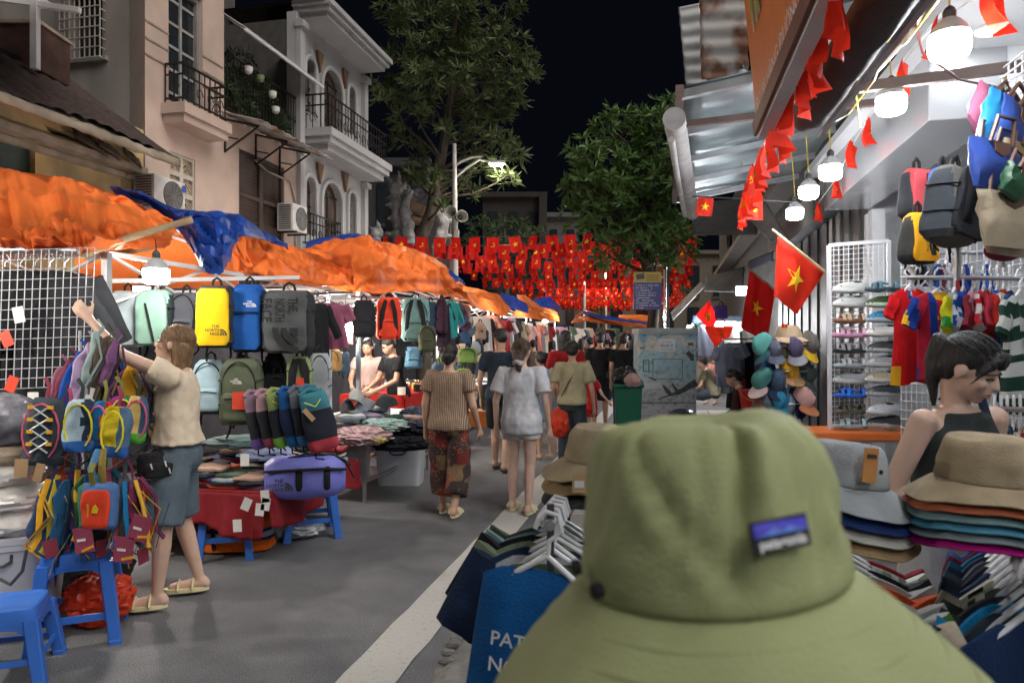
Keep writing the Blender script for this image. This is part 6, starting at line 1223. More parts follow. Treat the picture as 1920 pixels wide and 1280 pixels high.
PCOL = ['d8a83a', 'c23a5a', 'e8e0d0', 'b86a2a', '2a8a9a', 'd8c060', '8a2a3a', 'f0d8c0', 'e07a9a', 'c98a2a']
for i in range(44):
    c = PCOL[(i*7) % 10]; u = lerp(u0+.1, u1-.08, rnd.random()); v = lerp(v0+.06, v1-.1, (i+.5)/44); h = rnd.uniform(.08, .17); r_ = rnd.uniform(.022, .038)
    t = thing('perfume_bottle', 'small perfume bottle on the perfume table, %s from its near end' % ORD[i], 'bottle', tuple(S(u, v, zt+.006)), rnd.uniform(-.5, .5), 'perfume bottles on the red table')
    mb = MB()
    if i % 2: mb.lathe([(r_*.9, 0), (r_, .01), (r_, h*.62), (r_*.5, h*.7), (r_*.4, h*.74)], 10)
    else: mb.loft([sring(r_*k, r_*.7*k, z, 16, 8) for k, z in ((.95, 0), (1, .006), (1, h*.62), (.5, h*.66), (.4, h*.72))])
    mb.build('glass', mat('perfume_%s' % c, rgb(c), rough=.12, var=.1, spec=.7, bump=0, coat=.6), t); mb = MB(); mb.lathe([(r_*.5, h*.72), (r_*.5, h*.97), (r_*.4, h)], 10); mb.build('cap', [mat('gold_cap', (.7, .5, .15), rough=.25, metal=.9, bump=0), M_SOCK, M_STEEL][i % 3], t)
for i in range(6):
    mb = MB(); mb.box((0, 0, .05), (.05, .035, .05)); tag(mb.build('perfume_box', plastic(rgb(['e8e0d0', 'c23a5a', '2a2a30', 'c9a24a', '9a2a2a', 'e0e4e8'][i])), None, smooth=False, bevel=.003, loc=S(u1-.06-.05*(i % 2), v0+.05+i*.3, zt+.006), rot=(0, 0, .3*i)), ['cream', 'pink', 'black', 'golden', 'dark red', 'white'][i]+' carton on the front of the perfume table', 'box', 'cartons on the perfume table')
ST2 = [('black backpack left of the red one in the second stall', 662, 703, 562, 632, 8.3, '23262b', 0), ('bright red backpack with dark straps in the second stall', 706, 752, 558, 636, 8.5, 'e0442c', 1), ('dusty teal backpack with two straps in the second stall', 752, 806, 558, 640, 8.8, '6d918d', 1), ('dark teal backpack behind the dusty teal one', 795, 820, 565, 630, 9.2, '22384a', 0), ('dark rucksack with green strap below the dusty teal backpack', 785, 818, 610, 660, 8.7, '474c3a', 0), ('small blue pouch below the dusty teal backpack', 760, 792, 650, 690, 8.9, '5a8098', 0), ('tan shiny handbag in the second stall', 606, 640, 655, 695, 8.0, '9a7a4a', 0), ('steel blue handbag beside the tan one', 638, 655, 660, 700, 8.3, '3a5266', 0), ('olive bag under the far rail', 860, 895, 652, 682, 9.6, '6a8446', 0), ('khaki bag below the olive one', 856, 882, 690, 712, 9.5, '5f7a3a', 0), ('dark plum backpack beside the teal jacket', 818, 838, 560, 625, 9.2, '3a2030', 0)]
for i, (lb_, a, b, c, e, d, col, sp__) in enumerate(ST2):
    row_pack(lb_, a, b, c, e, d, C(col), .2-.03*i, seed=i+50, dd=.17, straps=bool(sp__), group='bags hung in the second stall', zips=i % 2 == 0)
GN = [('mauve blouse hanging at the front of the second stall', 615, 556, 6.9, '8a5068', .46, .2, .16, .15, 0.2), ('black cardigan beside the mauve blouse', 594, 556, 6.6, '1d2026', .62, .12, .12, .3, .9), ('teal jacket hanging at the far end of the second stall', 845, 556, 9.4, '2a8a8a', .5, .1, .1, .25, .8), ('dark purple jacket beside the teal one', 832, 556, 9.3, '2f2030', .6, .1, .1, .3, .9), ('pale pink top hanging behind the pole', 640, 575, 8.6, 'c9a0a8', .4, .14, .14, .1, .3)]
for i, (lb_, px, py, d, c, L_, wb, ws, sl, rz) in enumerate(GN): hung_shirt(lb_, P(px, py, d), rz, C(c), 'clothes hung in the second stall', L=L_, wb=wb, ws=ws, sl=sl, dp=.05, seed=i+3, hm=M_SOCK, fold=.02)
mb = MB(); mb.tube([P(580, 552, 6.5), P(660, 548, 8)], .014, 8); tag(mb.build('hanging_rail', M_SOCK), 'black rail carrying the mauve blouse', 'rail')
mb = MB(); mb.tube([P(655, 556, 8.2), P(940, 566, 15.7)], .016, 8); tag(mb.build('hanging_rail', M_STEEL), 'long steel rail under the front of the second and third canopies', 'rail')
# caps and bags on the third stall's front
r3 = random.Random(12); CC = ['4a5a6a', '8a8f94', '6a7a4a', '3a3c44', 'b09a80', '7a3a50', '2f4a6a', 'a8a09a', '3d2a3a', '5a7a84', 'c0b0a0', '24262c']
for i in range(34):
    px = 820+95*(i+.5)/34+r3.uniform(-1, 1); py = 580+r3.random()*150; d = 10.2+(px-820)/95*2.5; c = CC[i % 12]
    if i % 2: cap('cap hung on the third stall front, %s cap from the left' % ORD[i//2], P(px, py, d), (1.2+r3.uniform(-.3, .3), r3.uniform(-.3, .3), r3.uniform(-.9, .4)), C(c), C(CC[(i+3) % 12]), 'caps on the third stall front', s=1.25)
    else: backpack('small bag on the third stall front, %s bag from the left' % ORD[i//2], P(px, py, d), r3.uniform(-.3, .7), .2, .3, .12, C(c), seed=i, group='bags on the third stall front', pocket=False, zips=False, cat='bag', name='shoulder_bag', top=.6)
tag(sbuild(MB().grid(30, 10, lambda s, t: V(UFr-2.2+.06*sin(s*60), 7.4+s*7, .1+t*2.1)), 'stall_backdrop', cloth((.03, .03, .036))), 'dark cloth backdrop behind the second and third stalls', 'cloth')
# hanging wares of the far stalls
r4 = random.Random(21); GC = ['d8d0c8', '2a2c34', 'a86a5a', '6a7a8c', 'c9b090', '8a2a30', '3a4a6a', 'e0dcd8', '4a4440', 'b08a9a', '20242c', '9a8a70', '5a6a5a', 'd0a0a0']
for i in range(46):
    px = 905+i*6.2+r4.uniform(-2.5, 2.5); d = 12.5+(px-905)/285*14; top = HZ-(2.12-1.5)*F/d; c = GC[i % 14]
    hung_shirt('garment on the far stall rails, %s from the left' % ORD[i], P(px, top+r4.uniform(0, 12), d), r4.uniform(-.4, 1.2), C(c), 'garments on the far stall rails', L=r4.uniform(.6, .95), wb=.24, ws=.17, sl=.2 if i % 3 else 0, seed=i, dp=.06, fold=.02, hang=False, name='hanging_garment', cat='clothing')
for i in range(5):
    u, v = -3.3+.1*i, 12+i*2.6; b_ = S(u, v); t = sthing('market_table', ['third', 'fourth', 'fifth', 'sixth', 'farthest'][i]+' table along the left row, beyond the perfume table', 'table', u-.4, v, 0, 'tables of the far stalls')
    mb = MB(); mb.box((u-.4, v, .76), (.45, .95, .02)); sbuild(mb, 'top', M_STEELP, t, smooth=False); mb = MB(); mb.grid(24, 4, lambda s, q: V(u+.06+.02*sin(s*40)*q, v-.95+1.9*s, .77-.6*q)); mb.grid(14, 4, lambda s, q: V(u-.85+.9*s, v-.96-.02*sin(s*30)*q, .77-.6*q)); sbuild(mb, 'cloth', C(['2a2c34', '3a3040', '24344a', '40302a', '2a2a2e'][i]), t)
mb = MB(); mb.box(P(895, 783, 10.4), (.22, .2, .12)); tag(mb.build('orange_crate', plastic(rgb('b0642a')), None, smooth=False, bevel=.01), 'orange-brown crate low behind the man in navy', 'crate')

# ------------------------------------------------------------------ people
M_SKIN = mat('skin', (.50, .31, .215), rough=.5, var=.07, vs=14, bump=.08, bs=120, sss=.12, spec=.35)
M_SKINL = mat('skin_light', (.58, .39, .30), rough=.5, var=.06, vs=14, bump=.06, bs=120, sss=.12, spec=.35)
M_HAIR = mat('black_hair', (.012, .010, .010), rough=.42, var=.5, vs=30, bump=.7, bs=60, stretch=(3, 3, .5), spec=.5)
M_HAIRB = mat('brown_hair', (.075, .042, .026), rough=.42, var=.5, vs=30, bump=.7, bs=60, stretch=(3, 3, .5), spec=.5)
M_HAIRL = mat('bleached_hair', (.23, .14, .075), rough=.45, var=.45, vs=30, bump=.7, bs=60, stretch=(3, 3, .5), spec=.5)
M_DARKEYE = mat('eye_dark', (.012, .01, .01), rough=.2, bump=0); M_LIP = mat('lips', (.42, .13, .11), rough=.45, bump=0); M_WHITEYE = mat('eye_white', (.6, .58, .55), rough=.3, bump=0)
def person(label, foot, H, rz, top, bottom, hair, arms=None, legs=None, lean=0., pitch=0., yaw=0., skin=None, vox=.011, face=False, sit=0., shoes=None, detail=True, roll=0., build=1., tilt=0.):
    """a clothed figure; joints are given as fractions of the height H in the figure's own frame (x right, y forward, z up)"""
    skin = skin or M_SKIN; t = thing('person', label, 'person', tuple(foot), rz)
    cl, sl_ = cos(lean), sin(lean)
    def T(p):
        p = Vector(p)
        if p.z > .5: q = p-V(0, 0, .5); p = V(q.x, q.y*cl+q.z*sl_, .5+q.z*cl-q.y*sl_)
        return V(p.x*H, p.y*H, (p.z-sit)*H)
    A_ = {'L': [(-.105, 0, .812), (-.128, -.012, .635), (-.135, .04, .485)], 'R': [(.105, 0, .812), (.128, -.012, .635), (.135, .04, .485)]}
    Lg = {'L': [(-.05, 0, .51), (-.056, .012, .28), (-.056, -.012, .045)], 'R': [(.05, 0, .51), (.056, .012, .28), (.056, -.012, .045)]}
    for k, v in (arms or {}).items(): A_[k] = [A_[k][0] if len(v) == 2 else v[0]]+list(v[-2:])
    for k, v in (legs or {}).items(): Lg[k] = [Lg[k][0]]+list(v)
    b = build
    def torso(mb, off, rows, n=22):
        mb.loft([[T((cos(2*pi*k/n)*(w*b+off), sin(2*pi*k/n)*(d*b+off*.9)+y, z)) for k in range(n)] for z, w, d, y in rows])
    TR = [(.47, .070, .05, -.005), (.50, .084, .06, -.008), (.54, .088, .062, -.008), (.60, .076, .052, 0), (.65, .071, .048, 0), (.71, .078, .055, .002), (.76, .086, .056, 0), (.80, .090, .046, -.004), (.825, .066, .036, -.008), (.84, .034, .03, -.006)]
    mb = MB(); torso(mb, 0, TR); Rh = Matrix.Rotation(-lean*.6+tilt, 3, 'X') @ Matrix.Rotation(yaw, 3, 'Z') @ Matrix.Rotation(pitch, 3, 'X') @ Matrix.Rotation(roll, 3, 'Y')
    hc = T((0, .012, .925)); hv = lambda x, y, z: hc+Rh @ V(x*H, y*H, z*H)
    mb.capsule(T((0, -.01, .80)), hv(0, -.012, -.045), .031*H, .030*H)
    mb.ellip(hv(0, -.006, .014), (.046*H, .057*H, .052*H), Rh); mb.ellip(hv(0, .012, -.022), (.036*H, .043*H, .044*H), Rh)
    mb.ellip(hv(0, .040, -.052), (.014*H, .011*H, .012*H), Rh)
    if detail:
        mb.capsule(hv(0, .052, .004), hv(0, .0615, -.015), .0055*H, .0085*H, 8); mb.ellip(hv(0, .052, -.036), (.014*H, .008*H, .008*H), Rh)
        for s_ in (-1, 1): mb.ellip(hv(s_*.046, -.004, -.006), (.006*H, .012*H, .018*H), Rh); mb.ellip(hv(s_*.024, .036, -.016), (.013*H, .014*H, .013*H), Rh)
    for k in 'LR':
        a, e, w = [T(p) for p in A_[k]]; mb.capsule(a, e, .030*H*b, .023*H*b); mb.capsule(e, w, .0225*H*b, .0145*H*b); s_ = -1 if k == 'L' else 1
        f = (w-e).normalized(); nrm = V(-s_, 0, 0) if abs(f.x) < .7 else V(0, 0, -1); ac = f.cross(nrm).normalized()
        if detail:
            c = w+f*.028*H; mb.capsule(w+f*.008*H, w+f*.05*H, .017*H, .019*H, 10, fx=1.)
            for q in range(4):
                o_ = w+f*.052*H+ac*((q-1.5)*.0125*H); l_ = (.040, .046, .043, .034)[q]*H; m1 = o_+f*l_*.55+nrm*l_*.12; mb.capsule(o_-f*.012*H, m1, .0062*H, .0056*H, 7); mb.capsule(m1, m1+(f*.75+nrm*.6).normalized()*l_*.5, .0056*H, .0045*H, 7)
            o_ = w+f*.022*H+ac*(-.02*H); mb.capsule(o_, o_+(f*.7-ac*.6+nrm*.3).normalized()*.034*H, .0075*H, .006*H, 7); mb.capsule(o_+(f*.7-ac*.6+nrm*.3).normalized()*.034*H, o_+(f*.9-ac*.5+nrm*.5).normalized()*.052*H, .006*H, .005*H, 7)
        else: mb.capsule(w, w+f*.075*H, .017*H, .014*H)
        h_, kn, an = [T(p) for p in Lg[k]]; mb.capsule(h_, kn, .050*H*b, .034*H*b); mb.capsule(kn.lerp(an, .02), kn.lerp(an, .3), .033*H*b, .033*H*b); mb.capsule(kn.lerp(an, .3), an, .034*H*b, .0195*H)
        sh = kn-an; fw = V(0, 1, 0); toe = an+fw*.095*H+V(0, 0, -.028*H) if an.z < .07*H else an+(fw*.9-sh.normalized()*.5).normalized()*.1*H
        mb.capsule(an+V(0, -.012*H, -.012*H), toe, .022*H, .016*H, 9); mb.capsule(an+V(0, -.02*H, -.02*H), toe+V(s_*.006*H, -.01*H, 0), .02*H, .017*H, 9)
        if shoes:
            sm, st_ = shoes; d_ = (toe-an); d_.z = d_.z+.028*H if an.z < .07*H else d_.z; sb_ = MB(); L0 = an+V(0, -.035*H, -.040*H) if an.z < .07*H else an-d_*.35-V(0, 0, .02*H); L1 = toe+d_.normalized()*.03*H+V(0, 0, -.02*H if an.z >= .07*H else -.013*H); L1.z = L0.z if an.z < .07*H else L1.z
            ax = (L1-L0).normalized(); sx = ax.cross(V(0, 0, 1)).normalized(); uz = sx.cross(ax); n_ = 18; ring = []
            for q in range(n_): an_ = 2*pi*q/n_; ring.append((L0+L1)/2+ax*(cos(an_)*(L1-L0).length*.5)+sx*(sin(an_)*.029*H*(1+.12*cos(an_))))
            sb_.loft([[p+uz*z for p in ring] for z in (-.006, .008, .016)]); so = sb_.build('sandal_sole', sm, t)
            if st_:
                for q, hh in ((.16, .024), (-.16, .034)):
                    c = (L0+L1)/2+ax*(L1-L0).length*q; s2 = MB(); s2.tube([c+sx*(.031*H*cos(g))+uz*(.008+hh*H*sin(g)) for g in [radians(x) for x in range(0, 181, 22)]], .012*H, 6, flat=.4); s2.build('sandal_strap', sm, so)
    if sit: pass
    remesh(mb, 'body', skin, t, vox, 2)
    # top
    if top:
        hem, sleeve, loose, m = top['hem'], top.get('sleeve', .6), top.get('loose', .014), top['m']; gb_ = MB(); kind = top.get('kind', 'tee')
        def rw(z):
            for (za, wa_, da, ya), (zb_, wb2, db, yb) in zip(TR, TR[1:]):
                if za <= z <= zb_: q = (z-za)/(zb_-za); return lerp(wa_, wb2, q), lerp(da, db, q), lerp(ya, yb, q)
            return TR[0][1:] if z < TR[0][0] else TR[-1][1:]
        zs_ = [hem+(top.get('neck', .828)-hem)*i/12 for i in range(13)]; rows = []
        for z in zs_:
            w_, d_, y_ = rw(z); q = (z-hem)/(.83-hem); w2 = max(w_, .078 if q < .8 and loose > .01 else w_)
            if kind == 'tank' and z > .77: w2 = lerp(.09, .048, min(1, (z-.77)/.055))
            if kind == 'tank': d_ = max(d_, .060 if z < .79 else .052); y_ = max(y_, .002)
            rows.append((z, w2+loose*(1.25-.9*q), d_+loose*(1.2-.8*q), y_))
        torso(gb_, 0, rows, 26)
        if kind != 'tank':
            for k in 'LR':
                a, e, w = [T(p) for p in A_[k]]; s_ = -1 if k == 'L' else 1; pts = [T((s_*.06, -.003, .80)), a+V(0, 0, -.006*H), a.lerp(e, min(1, sleeve)*.5), a.lerp(e, min(1, sleeve))]; rr = [.036*H*b, .035*H*b+loose*H*.25, .033*H*b+loose*H*.4, .031*H*b+loose*H*.55]
                if sleeve > 1: pts.append(e.lerp(w, sleeve-1)); rr[-1] = .03*H; rr.append(.024*H)
                gb_.tube(pts, rr, 14)
        sd = H*37+foot[0]*11; wr = top.get('wr', .012)
        gm = remesh(gb_, 'top', m, t, max(vox, .010), 3, lambda p: wr*(noise.noise(V(p.x*9+sd, p.y*9, p.z*4.5))+.7*(abs(noise.noise(V(p.x*14, p.y*14+sd, p.z*7)))-.25)+.35*noise.noise(V(p.x*30, p.y*30+sd, p.z*22)))+.002)
    if bottom:
        end, loose, m = bottom['end'], bottom.get('loose', .01), bottom['m']; gb_ = MB(); torso(gb_, 0, [(z, w_+.006+loose*.3, d_+.006+loose*.3, y_) for z, w_, d_, y_ in TR if z <= bottom.get('waist', .6)])
        for k in 'LR':
            h_, kn, an = [T(p) for p in Lg[k]]; pts = [h_+V(0, 0, .02*H), h_.lerp(kn, min(end, 1)*.5), h_.lerp(kn, min(end, 1))]; rr = [.056*H*b, .052*H*b+loose*H*.5, .040*H*b+loose*H*(1. if end <= 1 else .8)]
            if end > 1: pts += [kn.lerp(an, (end-1)*.5), kn.lerp(an, end-1)]; rr += [.036*H*b+loose*H*.9, .030*H+loose*H]
            gb_.tube(pts, rr, 14)
        sd = H*17; wr = bottom.get('wr', .008)
        remesh(gb_, 'bottoms', m, t, max(vox, .010), 3, lambda p: wr*(noise.noise(V(p.x*10+sd, p.y*10, p.z*4))+.5*noise.noise(V(p.x*20, p.y*20+sd, p.z*8)))+.002)
    # hair
    hk, hm = hair; hb = MB(); hb.ellip(hv(0, -.012, .024), (.0515*H, .0585*H, .0515*H), Rh); hb.ellip(hv(0, -.034, -.004), (.045*H, .036*H, .046*H if hk != 'short' else .038*H), Rh)
    if hk == 'bun': hb.ellip(hv(0, -.075, -.005), (.026*H, .022*H, .028*H), Rh); hb.ellip(hv(0, -.055, -.035), (.02*H, .02*H, .022*H), Rh)
    if hk == 'pony':
        q0 = hv(0, -.062, .022); bk = (Rh @ V(0, -1, 0))*H; q = [q0, q0+bk*.022+V(0, 0, .004*H), q0+bk*.034+V(0, 0, -.04*H), q0+bk*.036+V(0, 0, -.09*H), q0+bk*.034+V(0, 0, -.15*H)]; rr = [.012, .017, .019, .016, .006]
        for i in range(4): hb.capsule(q[i], q[i+1], rr[i]*H, rr[i+1]*H, 9)
        for s_ in (-1, 1): hb.capsule(hv(s_*.012, .042, .052), hv(s_*.034, .046, .024), .010*H, .004*H, 8); hb.capsule(hv(s_*.028, .044, .045), hv(s_*.047, .026, -.02), .009*H, .004*H, 8)
        hb.capsule(hv(.004, .045, .054), hv(.010, .054, .026), .010*H, .004*H, 8); hb.capsule(hv(-.01, .045, .054), hv(-.010, .054, .026), .010*H, .004*H, 8)
    if hk in ('long', 'lob'):
        e = -.13 if hk == 'long' else -.085
        for x in (-.03, -.01, .01, .03): hb.capsule(hv(x, -.045, 0), hv(x*.9, -.048, e), .022*H, .016*H, 9)
        for s_ in (-1, 1): hb.capsule(hv(s_*.042, -.02, .01), hv(s_*.040, -.03, e*.9), .014*H, .010*H, 9)
    if hk == 'tied':
        for x in (-.03, 0, .03): hb.capsule(hv(x, -.042, .01), hv(x*.4, -.062, -.07), .024*H, .016*H, 9)
        hb.capsule(hv(0, -.07, -.075), hv(.012, -.06, -.125), .022*H, .012*H, 9); hb.capsule(hv(.01, -.066, -.09), hv(-.02, -.05, -.13), .018*H, .008*H, 9)
    remesh(hb, 'hair', hm, t, max(.008, vox*.8), 2, lambda p: .0035*noise.noise(V(p.x*60, p.y*60, p.z*8))+.002*noise.noise(p*40))
    if vox <= .0101:
        sm_ = MB(); rs_ = random.Random(int(H*1000)); tie = {'pony': V(0, -1, .25), 'tied': V(0, -1, -.9), 'bun': V(0, -1, -.1)}.get(hk, V(0, -.75, -1)).normalized()
        for _ in range(150):
            d0 = V(rs_.uniform(-1, 1), rs_.uniform(-.4, .75), rs_.uniform(.15, 1)).normalized(); d1 = (tie+V(rs_.uniform(-.35, .35) if hk == 'lob' else 0, 0, 0)).normalized(); k = rs_.uniform(1.02, 1.05); kk = rs_.uniform(-.02, .02)
            sm_.tube([hv(0, -.012, .024)+Rh @ V(q.x*.0515*H*k, q.y*.0585*H*k, q.z*.0515*H*k) for q in [(d0.lerp(d1, j/6)+V(kk*sin(j), 0, kk)).normalized() for j in range(7)]], .0011*H, 4)
        ss_ = sm_.build('hair_strands', hm, t); ss_['kind'] = 'stuff'
    if hk == 'tied':
        s2 = MB(); s2.tube([hv(.020*cos(a)*(1+.2*sin(5*a)), -.070+.018*sin(a), -.068+.006*sin(3*a)) for a in [radians(x) for x in range(0, 361, 20)]], .012*H, 8); s2.build('scrunchie', C('b8b4b8'), t)
    if face:
        for s_ in (-1, 1):
            mb = MB(); mb.tube([hv(s_*(.010+.0022*i), .0505-.0012*i+(.0012 if 1 < i < 5 else 0), .0015+(.0016 if 1 < i < 5 else 0)-.0004*i) for i in range(8)], .0019*H, 6); mb.build('eyelashes', M_DARKEYE, t)
            mb = MB(); mb.tube([hv(s_*(.008+.0045*i), .0535-.0014*i*i*.6, .0145+.001*i-.0006*i*i) for i in range(6)], [.0014*H, .0022*H, .0024*H, .002*H, .0016*H, .0008*H], 6, flat=.7); mb.build('eyebrow', M_HAIR, t)
            if face == 'down': continue
            mb = MB(); mb.ellip(hv(s_*.0185, .0455, -.0005), (.0075*H, .005*H, .0042*H), Rh); ey = mb.build('eye', M_WHITEYE, t); mb = MB(); mb.ellip(hv(s_*.0185, .0492, -.0008), (.0034*H, .002*H, .0034*H), Rh, 10, 6); mb.build('iris', M_DARKEYE, ey)
        mb = MB(); mb.tube([hv(-.014+.0035*i, .0545+.004*sin(pi*i/8), -.0345+.0008*abs(i-4)) for i in range(9)], [.0006*H]+[.0018*H]*7+[.0006*H], 8); mb.tube([hv(-.011+.00275*i, .0555+.0035*sin(pi*i/8), -.0395) for i in range(9)], [.0006*H]+[.0021*H]*7+[.0006*H], 8); mb.build('lips', M_LIP, t)
    return t
def pat(name, fn):
    m = bpy.data.materials.new(name); m.use_nodes = True; fn(m.node_tree.nodes, m.node_tree.links.new, m.node_tree.nodes['Principled BSDF']); m.node_tree.nodes['Principled BSDF'].inputs['Roughness'].default_value = .85; return m
def _check(n, L, b):
    tc = n.new('ShaderNodeTexCoord'); c = n.new('ShaderNodeTexBrick'); mp = n.new('ShaderNodeMapping'); L(tc.outputs['Object'], mp.inputs[0]); mp.inputs['Rotation'].default_value = (radians(90), 0, 0)
    L(mp.outputs[0], c.inputs['Vector']); c.offset = 0; c.inputs['Scale'].default_value = 1; c.inputs['Brick Width'].default_value = .016; c.inputs['Row Height'].default_value = .016; c.inputs['Mortar Size'].default_value = .003; c.inputs['Mortar Smooth'].default_value = .3
    c.inputs['Color1'].default_value = (.07, .032, .028, 1); c.inputs['Color2'].default_value = (.045, .022, .02, 1); c.inputs['Mortar'].default_value = (.42, .30, .2, 1); L(c.outputs[0], b.inputs['Base Color'])
def _patch(n, L, b):
    tc = n.new('ShaderNodeTexCoord'); v = n.new('ShaderNodeTexVoronoi'); v.inputs['Scale'].default_value = 8; v.distance = 'CHEBYCHEV'; L(tc.outputs['Object'], v.inputs['Vector']); r = n.new('ShaderNodeValToRGB'); r.color_ramp.interpolation = 'CONSTANT'
    sx = n.new('ShaderNodeSeparateColor'); L(v.outputs['Color'], sx.inputs[0]); L(sx.outputs[0], r.inputs[0]); e = r.color_ramp.elements; e[0].color = (.03, .022, .022, 1); e[1].position = .8; e[1].color = (.16, .10, .05, 1)
    for p, c in ((.25, (.15, .02, .015)), (.45, (.05, .028, .022)), (.62, (.20, .045, .02))): q = e.new(p); q.color = (*c, 1)
    v2 = n.new('ShaderNodeTexVoronoi'); v2.inputs['Scale'].default_value = 45; L(tc.outputs['Object'], v2.inputs['Vector']); r2 = n.new('ShaderNodeValToRGB'); L(v2.outputs['Distance'], r2.inputs[0]); r2.color_ramp.elements[0].position = .2; r2.color_ramp.elements[0].color = (.6, .16, .08, 1); r2.color_ramp.elements[1].position = .34; r2.color_ramp.elements[1].color = (0, 0, 0, 1)
    z = n.new('ShaderNodeTexNoise'); z.inputs['Scale'].default_value = 9; L(tc.outputs['Object'], z.inputs['Vector']); r3 = n.new('ShaderNodeValToRGB'); L(z.outputs[0], r3.inputs[0]); r3.color_ramp.elements[0].position = .48; r3.color_ramp.elements[1].position = .55
    mu = n.new('ShaderNodeMixRGB'); mu.blend_type = 'MULTIPLY'; mu.inputs[0].default_value = 1; L(r2.outputs[0], mu.inputs[1]); L(r3.outputs[0], mu.inputs[2]); ad = n.new('ShaderNodeMixRGB'); ad.blend_type = 'ADD'; ad.inputs[0].default_value = .55; L(r.outputs[0], ad.inputs[1]); L(mu.outputs[0], ad.inputs[2]); L(ad.outputs[0], b.inputs['Base Color'])
M_CHECK = pat('brown_checked_cloth', _check); M_PATCH = pat('patchwork_cloth', _patch)
M_DENIM = cloth((.055, .085, .115), 'denim', var=.4, vs=5, col2=(.11, .15, .18), thr=(.45, .75)); M_CREAM = cloth(rgb('d6c8b2'), 'cream_tee'); M_SANDAL = plastic(rgb('d8cfa4'), 'cream_foam', rough=.6)
f_ = G(333, 1128)
gl = person('person in a cream T-shirt and denim shorts reaching up into the hanging bags', V(f_.x, f_.y, .02), 1.6, radians(104), dict(hem=.565, sleeve=.42, loose=.026, m=M_CREAM, wr=.012), dict(end=.95, loose=.022, m=M_DENIM, waist=.62), ('lob', M_HAIRL), arms={'L': ((-.115, .150, .885), (-.07, .262, 1.005)), 'R': ((.118, .07, .665), (.07, .19, .72))}, legs={'L': ((-.078, .03, .28), (-.082, .05, .045)), 'R': ((.072, .0, .28), (.078, -.06, .045))}, pitch=.22, yaw=-.15, face=True, vox=.008, shoes=(M_SANDAL, 1), skin=M_SKINL)
# waist pack and shirt print
wp = thing('waist_pack', 'black waist pack with silver zips worn by the person in cream', 'waist pack', tuple(P(296, 868, 3.98)), rz=radians(30)); mb = bag_mb(.21, .13, .09, .9, 4, 3.); mb.v = [q+V(0, 0, -.065) for q in mb.v]; mb.build('body', M_STRAP, wp)
mb = bag_mb(.15, .08, .04, .9, 5, 3.); mb.v = [q+V(.01, -.05, -.07) for q in mb.v]; mb.build('front_pocket', M_STRAP, wp)
for x, z in ((-.04, .01), (.03, .02), (.05, -.02)): mb = MB(); mb.tube([V(x, -.075, z), V(x+.008, -.085, z-.03)], .005, 6); mb.build('zip_pull', M_STEEL, wp)
mb = MB(); mb.tube([V(-.1, 0, .03), V(-.02, .12, .06), V(.14, .2, .07), V(.26, .12, .07)], .015, 6, flat=.4); mb.build('belt', M_STRAP, wp)
o_ = P(272, 742, 3.93)
lettering(gl, 'ZU1', (-.125, .128, 1.13), (-.7, -.7, 0), (0, 0, 1), h=.065, w=.10, material=M_TNF, world=False, name='shirt_print', bold=.03)
f_ = G(842, 968)
person('person in a brown checked top and patchwork trousers walking away', V(f_.x, f_.y, .012), 1.5, -AN+.05, dict(hem=.50, sleeve=.55, loose=.024, m=M_CHECK, wr=.009), dict(end=1.68, loose=.032, m=M_PATCH, wr=.014), ('bun', M_HAIR), arms={'L': ((-.14, -.01, .64), (-.145, .02, .50)), 'R': ((.145, -.02, .64), (.165, .05, .51))}, legs={'L': ((-.052, .04, .285), (-.05, .05, .045)), 'R': ((.06, .0, .28), (.055, -.10, .06))}, vox=.010, shoes=(M_SANDAL, 1), build=1.12, face=False)
f_ = G(978, 962)
person('person in a pale grey oversized T-shirt with a tied brown ponytail walking away', V(f_.x, f_.y, .012), 1.54, -AN-.03, dict(hem=.455, sleeve=.72, loose=.034, m=cloth(rgb('c6c7cc'), 'grey_tee'), wr=.012), dict(end=.38, loose=.024, m=cloth(rgb('bdb8b4'), 'pale_shorts')), ('tied', M_HAIRB), arms={'L': ((-.15, -.01, .64), (-.16, .03, .49)), 'R': ((.145, -.02, .64), (.155, .03, .49))}, legs={'L': ((-.058, .03, .285), (-.062, .03, .045)), 'R': ((.05, .0, .285), (.05, -.05, .045))}, shoes=(M_SANDAL, 1), vox=.010, yaw=-.12, pitch=-.05, skin=M_SKINL)
f_ = G(938, 882)
person('person in a navy T-shirt and black shorts with head turned left, walking away', V(f_.x, f_.y, .012), 1.68, -AN-.1, dict(hem=.50, sleeve=.6, loose=.018, m=cloth((.018, .03, .045), 'navy_tee')), dict(end=.95, loose=.02, m=cloth((.012, .016, .02))), ('short', M_HAIR), arms={'L': ((-.155, 0, .63), (-.165, .06, .49))}, legs={'L': ((-.055, .05, .285), (-.055, .05, .045)), 'R': ((.055, .0, .28), (.055, -.08, .05))}, yaw=.6, pitch=-.25, shoes=(M_SOCK, 0), vox=.012)
f_ = P(1073, 645, 8.2)
kp = person('person in a khaki shirt with a thin black cross-body strap walking away', V(f_.x, f_.y, .012), 1.53, -AN, dict(hem=.52, sleeve=.75, loose=.026, m=cloth(rgb('a39a7c'), 'khaki_shirt')), dict(end=1.9, loose=.018, m=cloth((.035, .045, .055))), ('short', M_HAIR), arms={'L': ((-.15, -.01, .64), (-.165, .03, .5)), 'R': ((.15, -.02, .64), (.16, .02, .5))}, vox=.012)
mb = MB(); mb.tube([V(.075, -.07, 1.25), V(.0, -.105, 1.1), V(-.1, -.11, .92), V(-.13, -.06, .8)], .010, 6, flat=.4); mb.build('cross_body_strap', M_STRAP, kp)
